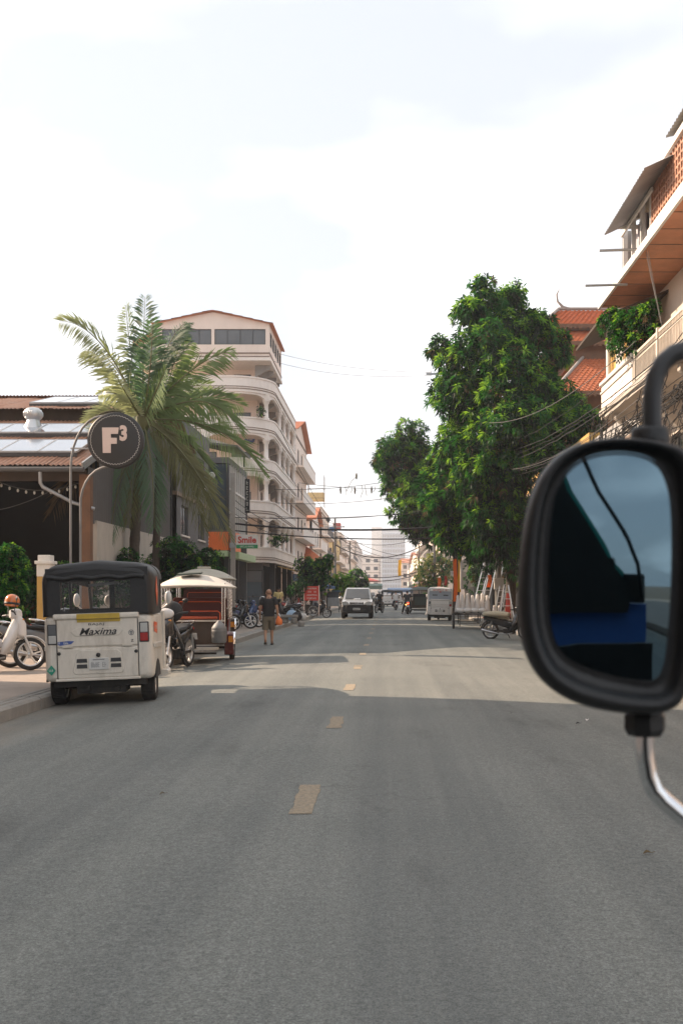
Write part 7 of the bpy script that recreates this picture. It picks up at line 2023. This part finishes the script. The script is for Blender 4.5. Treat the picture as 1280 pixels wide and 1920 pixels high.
# tangle of loops under the balcony
lp = random.Random(9)
b = MB()
for k in range(70):
    c0 = Vector((lp.uniform(5.7, 6.15), lp.uniform(19.5, 29), lp.uniform(4.5, 6.1))); rr = lp.uniform(.12, .55); e = lp.uniform(.6, 1.8); ph = lp.random() * 6
    pts = [c0 + Vector((lp.uniform(-.03, .03), rr * e * math.cos(2 * PI * j / 16 + ph), rr * math.sin(2 * PI * j / 16))) for j in range(17 if k % 2 else 12)]
    b.tube(pts, lp.choice((.007, .010, .014)), 4)
for k in range(26):
    y0 = lp.uniform(18, 24); b.tube([(lp.uniform(5.8, 6.15), y0 + 12 * j / 10, 5.3 + .5 * math.sin(k) + lp.uniform(-.09, .09) - .25 * math.sin(PI * j / 10)) for j in range(11)], lp.choice((.008, .012, .018)), 4)
tag(b.build('cable_tangle', 'cable'), 'tangle of looped cables hung under the shophouse balcony', 'cables', kind='stuff')
for k in range(3):
    cable(['left', 'middle', 'right'][k] + ' thin stay cable hanging down the shophouse front', P(1186 + 14 * k, 350 + 60 * k, 24.6 - .5 * k), P(1228 + 10 * k, 560 + 45 * k, 23.4 - .4 * k), .05, .006, 'cable_pale')
# dried vines hanging from a cable over the street
vc = cable('thin cable with dry vines hanging over the middle of the street', P(560, 905, 58), P(760, 915, 58), .15, .014, 'cable_pale')
vr = random.Random(4)
for k in range(9):
    px = 640 + 9 * k + vr.uniform(-3, 3); q = P(px, 911 + 2 * math.sin(k), 58); L = vr.uniform(.2, .9)
    b = MB(); b.tube([q, q + Vector((vr.uniform(-.1, .1), 0, -L * .5)), q + Vector((vr.uniform(-.15, .15), 0, -L))], .014, 4)
    if k % 3 == 0: b.ell(q + Vector((0, 0, -L)), (.05, .04, .22), 6, 5)
    tag(b.build('hanging_vine', 'leaf_dry'), ['leftmost', 'second', 'third', 'fourth', 'fifth', 'sixth', 'seventh', 'eighth', 'rightmost'][k] + ' dry vine from the left dangling from the cable over the street', 'vine', 'dry vines on the street cable')
b = MB(); q = P(668, 893, 58); b.tube([q + Vector((-.6, 0, -.9)), q + Vector((-.3, 0, -.3)), q], .014, 4); b.ell(q, (.06, .05, .2), 6, 5)
tag(b.build('hanging_vine', 'leaf_dry'), 'dry twig standing highest above the vine-hung cable', 'vine')
b = MB(); q = P(615, 975, 98); b.ell(q, (.12, .1, .28), 8, 6); b.bar(q, q + Vector((0, 0, .5)), .03); b.box(q.x - .2, q.x + .2, q.y - .1, q.y + .1, q.z - .1, q.z + .12)
tag(b.build('cable_splice_box', 'frame_dark'), 'small dark splice box hanging from a cable before the cream house', 'box')

# ------------------------------------------------------------------ ladders and banners at the ladder shop
def ladder(label, a, b_, w, n, wd=(1, 0, 0)):
    a = Vector(a); b_ = Vector(b_); W = Vector(wd) * w / 2
    t = thing('ladder', label, 'ladder', a); z = Vector((0, 0, 0)); d = b_ - a
    for s in (-1, 1):
        b = MB(); b.bar(W * s, d + W * s, .045, .03); b.build('rail', 'alloy', t)
    for k in range(n):
        f = (k + .7) / n; b = MB(); b.bar(d * f - W, d * f + W, .03); b.build('rung', 'alloy', t)
ladder('leftmost aluminium ladder leaning before the ladder shop', P(893, 1140, 43), P(916, 1046, 45.5), .34, 8)
ladder('aluminium ladder leaning just left of the grey utility pole', P(905, 1138, 42.5), P(926, 1048, 45), .34, 8)
ladder('aluminium ladder leaning just right of the grey utility pole', P(936, 1138, 43), P(950, 1050, 45), .3, 8)
t = thing('step_ladder', 'open aluminium step ladder with a red panel on the right pavement', 'ladder', (5.0, 41.6, .07))
for s, y in ((-1, -.15), (1, .45)):
    for x0, x1 in ((-.34, -.06), (.36, .12)):
        b = MB(); b.bar((x0, y if s > 0 else -.35, 0), (x1, .1, 1.72), .05, .035); b.build('rail', 'alloy', t)
for k in range(5):
    f = .15 + .17 * k; b = MB(); b.bar((-.34 + .28 * f, -.35 + .45 * f, 1.72 * f), (.36 - .24 * f, -.35 + .45 * f, 1.72 * f), .08, .025); b.build('step', 'alloy', t)
b = MB(); b.ext([(-.02, .45), (.22, .35), (.16, 1.35), (.04, 1.4)], .0, .03); b.build('red_panel', 'sign_red', t)
def banner(label, px, py0, py1, wpx, Y, m):
    A = P(px, py0, Y); B = P(px, py1, Y); w = wpx * Y / 1850; b = MB(); n = 10; vs = []
    for k in range(n + 1):
        f = k / n; y = .06 * math.sin(f * 7 + px); z = A.z + (B.z - A.z) * f
        for (dx, dy) in ((-w / 2, 0), (w / 2, .03), (w / 2, .045), (-w / 2, .015)): vs.append((A.x + dx + .03 * math.sin(f * 5 + px), Y + y + dy, z))
    b.loft([vs[4 * k:4 * k + 4] for k in range(n + 1)], True, False)
    tag(b.build('hanging_banner', m), label, 'banner')
banner('long orange banner hanging beside the trunk with the white notice', 853, 1048, 1128, 7, 59, 'banner_orange')
banner('yellow and gold banner hanging just right of the long orange one', 861, 1036, 1110, 7, 59.5, 'banner_yellow')
banner('short red-orange cloth strip near the grey utility pole', 917, 1078, 1101, 7, 42, 'banner_orange')
banner('orange cloth under the leaves above the step ladder', 946, 1036, 1055, 9, 43, 'banner_orange')
banner('cream paper lantern strip hanging under the mango leaves', 899, 1030, 1056, 6, 46, 'cloth_yellow')
banner('small orange bunting left of the white closed rickshaw roof', 823, 1083, 1101, 6, 88, 'banner_orange')
banner('red bunting behind the white closed rickshaw roof', 835, 1080, 1098, 5, 86, 'sign_red')
banner('far yellow flag on the right beside the pale pole', 749, 1050, 1080, 6, 140, 'banner_yellow')
for (px, py, w, h, Y, m, l) in ((847, 1075, 7, 9, 66.0, 'sign_white', 'small white notice nailed to the smaller mango trunk'), (871, 1068, 7, 8, 55, 'sign_white', 'white notice on a grey box left of the ladders'), (884, 1094, 6, 12, 52, 'sign_white', 'tall white notice leaning behind the cone cart')):
    q = P(px, py, Y); s = Y / 1850
    b = MB(); b.box(q.x - w * s / 2, q.x + w * s / 2, Y - .28, Y - .25, q.z - h * s / 2, q.z + h * s / 2); b.k = 1
    for j in range(3): b.box(q.x - w * s * .35, q.x + w * s * .3, Y - .285, Y - .281, q.z + h * s * (.25 - .2 * j), q.z + h * s * (.30 - .2 * j))
    tag(b.build('paper_notice', [m, 'ink_grey']), l, 'notice')
t = thing('meter_cabinet', 'grey metal cabinet on a post left of the ladders', 'cabinet', (4.45, 55.1, .07))
b = MB(); b.box(-.35, .35, -.12, .2, 1.6, 3.2); b.build('cabinet', 'plaster_grey', t, .02); b = MB(); b.box(-.12, .12, -.1, .1, 0, 1.6); b.build('post', 'concrete', t)

# ------------------------------------------------------------------ market umbrellas and stalls far down the street
def parasol(label, x, y, r, h, m, z=.0):
    t = thing('market_umbrella', label, 'umbrella', (x, y, z))
    b = MB(); n = 8; ringv = [(r * math.cos(2 * PI * k / n), r * math.sin(2 * PI * k / n), h - .55 * r * .5) for k in range(n)]
    vs = ringv + [(0, 0, h)] + [(p[0], p[1], p[2] - .18) for p in ringv]
    b.add(vs, [(k, (k + 1) % n, n) for k in range(n)] + [(k, n + 1 + k, n + 1 + (k + 1) % n, (k + 1) % n) for k in range(n)]); b.build('canopy', m, t)
    b = MB(); b.tube([(0, 0, 0), (0, 0, h)], .03, 8); b.build('pole', 'galv', t)
parasol('faded red market umbrella in the distance left of the road', -3.6, 205, 2.3, 4.6, 'awning_red')
parasol('blue market umbrella by the vendor left of the pickup', -4.75, 76.5, .75, 2.1, 'awning_blue', .07)
for k, (x, y, w, h, m, l) in enumerate(((-3.0, 190, 4.2, 3.3, 'awning_green', 'greenish tarpaulin stall far left'), (2.6, 196, 5.0, 2.5, 'awning_blue', 'blue tarpaulin stall far right of the pickup'))):
    t = thing('market_stall', l + ' down the street', 'stall', (x, y, 0))
    b = MB(); b.add([(-w / 2, 0, h - .4), (w / 2, 0, h - .4), (w / 2, 3, h), (-w / 2, 3, h), (-w / 2, 0, h - 1.1), (w / 2, 0, h - 1.1)], [(0, 1, 2, 3), (4, 5, 1, 0)]); b.build('tarpaulin', m, t)
    b = MB()
    for xx in (-w / 2, w / 2):
        for yy in (0, 3): b.bar((xx, yy, -.1), (xx, yy, h - .4), .06)
    b.build('stall_frame', 'galv', t)
t = thing('food_cart', 'grey wheeled food cart beside the vendor left of the pickup', 'cart', (-4.15, 77.0, -.05))
b = MB(); b.box(-.45, .45, -.3, .3, .45, 1.15); b.build('counter', 'galv', t, .02)
b = MB(); b.box(-.4, .4, -.28, .28, 1.15, 1.6); b.build('glass_case', 'glass_grey', t)
b = MB(); b.box(-.5, .5, -.35, .35, 1.62, 1.70); b.build('roof', 'awning_blue', t)
for s in (-1, 1): wheel(t, (s * .42, 0, .26), .26, .05, 'steel', 12, tyre_h=.04)

# fallen leaf and litter on the near road
q = Vector((.262 * 5.5, 5.5, 0)); 
def road_litter(label, px, py, L, m, rz, name='fallen_leaf', cat='leaf'):
    Y = 1850 * CAM_H / (py - 1112); x = (px - 725) / 1850 * Y
    b = MB(Matrix.Translation((x, Y, road_z(x) + .006)) @ Matrix.Rotation(rz, 4, 'Z'))
    pts = [(-.5, 0, .0), (-.3, .16, .012), (0, .24, .02), (.3, .15, .012), (.5, 0, .004), (.3, -.15, .01), (0, -.24, .016), (-.3, -.16, .01)]
    b.add([(p[0] * L, p[1] * L, p[2]) for p in pts] + [(0, 0, .008)], [(k, (k + 1) % 8, 8) for k in range(8)]); b.bar((.45 * L, 0, .006), (.75 * L, -.1 * L, .012), .003)
    tag(b.build(name, m), label, cat)
road_litter('single yellowish fallen leaf on the near road below the mirror', 1213, 1600, .055, 'leaf_dry', R(10))
road_litter('pale scrap of paper on the road left of the mirror foot', 1100, 1348, .09, 'bag_white', R(70), 'paper_scrap', 'paper')
road_litter('dark dry leaf on the road by the left kerb', 305, 1487, .05, 'cloth_khaki', R(40))
road_litter('small dark leaf on the right part of the near road', 1083, 1355, .06, 'cloth_dark', R(10))

# ------------------------------------------------------------------ side mirror close to the camera
YM = .68
t = thing('side_mirror', 'large black side mirror on a chrome stem close at the right edge', 'mirror', tuple(P(1150, 1080, YM)))
org = P(1150, 1080, YM)
def mp(px, py, dy=0.): 
    p = P(px, py, YM) - org; return Vector((p.x, dy, p.z))
outer = [(1290, 842), (1235, 828), (1190, 822), (1140, 821), (1090, 828), (1045, 850), (1012, 890), (992, 940), (981, 1000), (975, 1060), (972, 1120), (975, 1180), (987, 1232), (1012, 1275), (1050, 1306), (1100, 1327), (1160, 1338), (1220, 1341), (1258, 1334), (1280, 1312), (1294, 1265), (1302, 1190), (1306, 1100), (1308, 1000), (1304, 910)]
inner = [(1243, 884), (1225, 864), (1195, 853), (1160, 850), (1122, 854), (1088, 867), (1066, 888), (1050, 916), (1041, 950), (1036, 1000), (1033, 1060), (1033, 1110), (1035, 1158), (1046, 1205), (1066, 1228), (1092, 1244), (1150, 1263), (1205, 1275), (1226, 1276), (1240, 1262), (1246, 1225), (1251, 1175), (1255, 1110), (1257, 1000), (1254, 935)]
def smooth_loop(pts, it=2):
    for _ in range(it):
        q = []
        for i in range(len(pts)):
            a = pts[i]; b_ = pts[(i + 1) % len(pts)]
            q += [(a[0] * .75 + b_[0] * .25, a[1] * .75 + b_[1] * .25), (a[0] * .25 + b_[0] * .75, a[1] * .25 + b_[1] * .75)]
        pts = q
    return pts
O = smooth_loop(outer); N_ = smooth_loop(inner)
def mixl(f): return [(O[i][0] * f + N_[i][0] * (1 - f), O[i][1] * f + N_[i][1] * (1 - f)) for i in range(len(O))]
def ringm(l, dy): return [mp(p[0], p[1], dy) for p in l]
cen = (1140, 1085)
def scl(l, k): return [(cen[0] + (p[0] - cen[0]) * k, cen[1] + (p[1] - cen[1]) * k) for p in l]
b = MB()
b.loft([ringm(scl(O, .10), .075), ringm(scl(O, .45), .072), ringm(scl(O, .75), .058), ringm(scl(O, .93), .035), ringm(scl(O, .995), .012), ringm(O, .002), ringm(mixl(.93), -.006), ringm(mixl(.8), -.010), ringm(mixl(.62), -.009), ringm(mixl(.5), -.004), ringm(mixl(.44), .003), ringm(mixl(.18), .006), ringm(mixl(.08), .004), ringm(mixl(0), .005)], False)
b.build('housing', 'black_plastic', t)
b = MB(); ks = [1.03, .85, .65, .45, .25, .08]
c2 = (1145, 1062)
rings = []
for k in ks:
    rg = []
    for p in N_:
        q = (c2[0] + (p[0] - c2[0]) * k, c2[1] + (p[1] - c2[1]) * k); v = mp(*q)
        x, z = v.x, v.z
        v.y = .0055 + (x * x + z * z) / (2 * 1.15) - .0035 + .00 * x
        rg.append(v)
    rings.append(rg)
b.loft(rings, False); b.add(rings[-1], [list(range(len(N_)))[::-1]], True)
mm = mat('mirror_glass', (.125, .19, .235), .02, metal=1., var=.02)
b.build('mirror_glass', 'mirror_glass', t)
b = MB(); b.tube([mp(1246, 815, .03), mp(1244, 770, .03), mp(1244, 725, .03), mp(1250, 690, .03), mp(1264, 662, .03), mp(1285, 644, .03), mp(1330, 628, .03), mp(1420, 610, .03)], .0068, 16); b.build('upper_arm', 'arm_grey', t)
b = MB(Matrix.Translation(mp(1240, 812, .03))); b.lathe([(0, -.012), (.0125, -.012), (.014, -.010), (.014, .006), (.0125, .0085), (0, .0085)], 20); b.build('upper_collar', 'black_plastic', t)
b = MB(Matrix.Translation(mp(1222, 1355, .02))); b.lathe([(0, .014), (.0115, .012), (.0135, .004), (.0145, .003), (.0145, -.007), (.012, -.0115), (.0075, -.012), (0, -.012)], 8, smooth=False); b.build('lower_clamp', 'black_plastic', t)
b = MB(); b.tube([mp(1222, 1360, .02), mp(1221, 1400, .02), mp(1223, 1430, .02), mp(1229, 1465, .02), mp(1240, 1492, .02), mp(1258, 1512, .02), mp(1285, 1535, .02), mp(1340, 1578, .02), mp(1450, 1660, .02)], .0066, 16); b.build('stem', 'chrome', t)

# rear of the camera's own rickshaw, which the mirror reflects
t = thing('cab_rear', 'rear bodywork of the rickshaw carrying the camera, seen only in the side mirror', 'rickshaw', (0, -1.0, 0))
b = MB(); b.ext([(-.9, 1.33), (.60, 1.33), (.60, 1.44), (.34, 1.86), (.30, 2.05), (-.9, 2.1)], .0, .04); b.build('canopy_side', 'black_vinyl', t)
b = MB(); b.bar((.30, -.01, 2.02), (.352, -.01, 1.86), .03); b.bar((.352, -.01, 1.86), (.612, -.01, 1.44), .03); b.build('canopy_trim', 'cab_green', t)
b = MB(); b.tube([(.40, .12, 1.98), (.46, .12, 1.84), (.56, .12, 1.68), (.62, .12, 1.54), (.64, .12, 1.4)], .009, 8); b.build('curved_rod', 'black_plastic', t)
b = MB(); b.box(.585, .68, -.02, .03, 1.37, 1.50); b.build('pillar_block', 'black_plastic', t, .01)
b = MB(); b.box(-.9, .70, -.06, -.02, 1.19, 1.365); b.build('blue_panel', 'cab_blue', t, .005)
b = MB(); b.box(-.9, .735, -.08, -.03, .35, 1.185); b.build('lower_panel', 'black_vinyl', t)
b = MB(); b.box(.40, .52, -.022, -.004, 1.40, 1.425); b.build('orange_label', 'sticker_orange', t)
# ------------------------------------------------------------------ hazy air
b = MB(); b.box(-720, 720, -320, 1020, -1.2, 66)
hz = b.build('haze', None); hz.data.materials.clear()
hm = bpy.data.materials.new('haze_air'); hm.use_nodes = True
hn = hm.node_tree; hn.nodes.clear()
ho = hn.nodes.new('ShaderNodeOutputMaterial'); hv = hn.nodes.new('ShaderNodeVolumePrincipled')
hv.inputs['Color'].default_value = (.93, .95, 1.0, 1); hv.inputs['Density'].default_value = .00052; hv.inputs['Anisotropy'].default_value = .3
hn.links.new(hv.outputs[0], ho.inputs['Volume'])
hz.data.materials.append(hm); hz['kind'] = 'stuff'
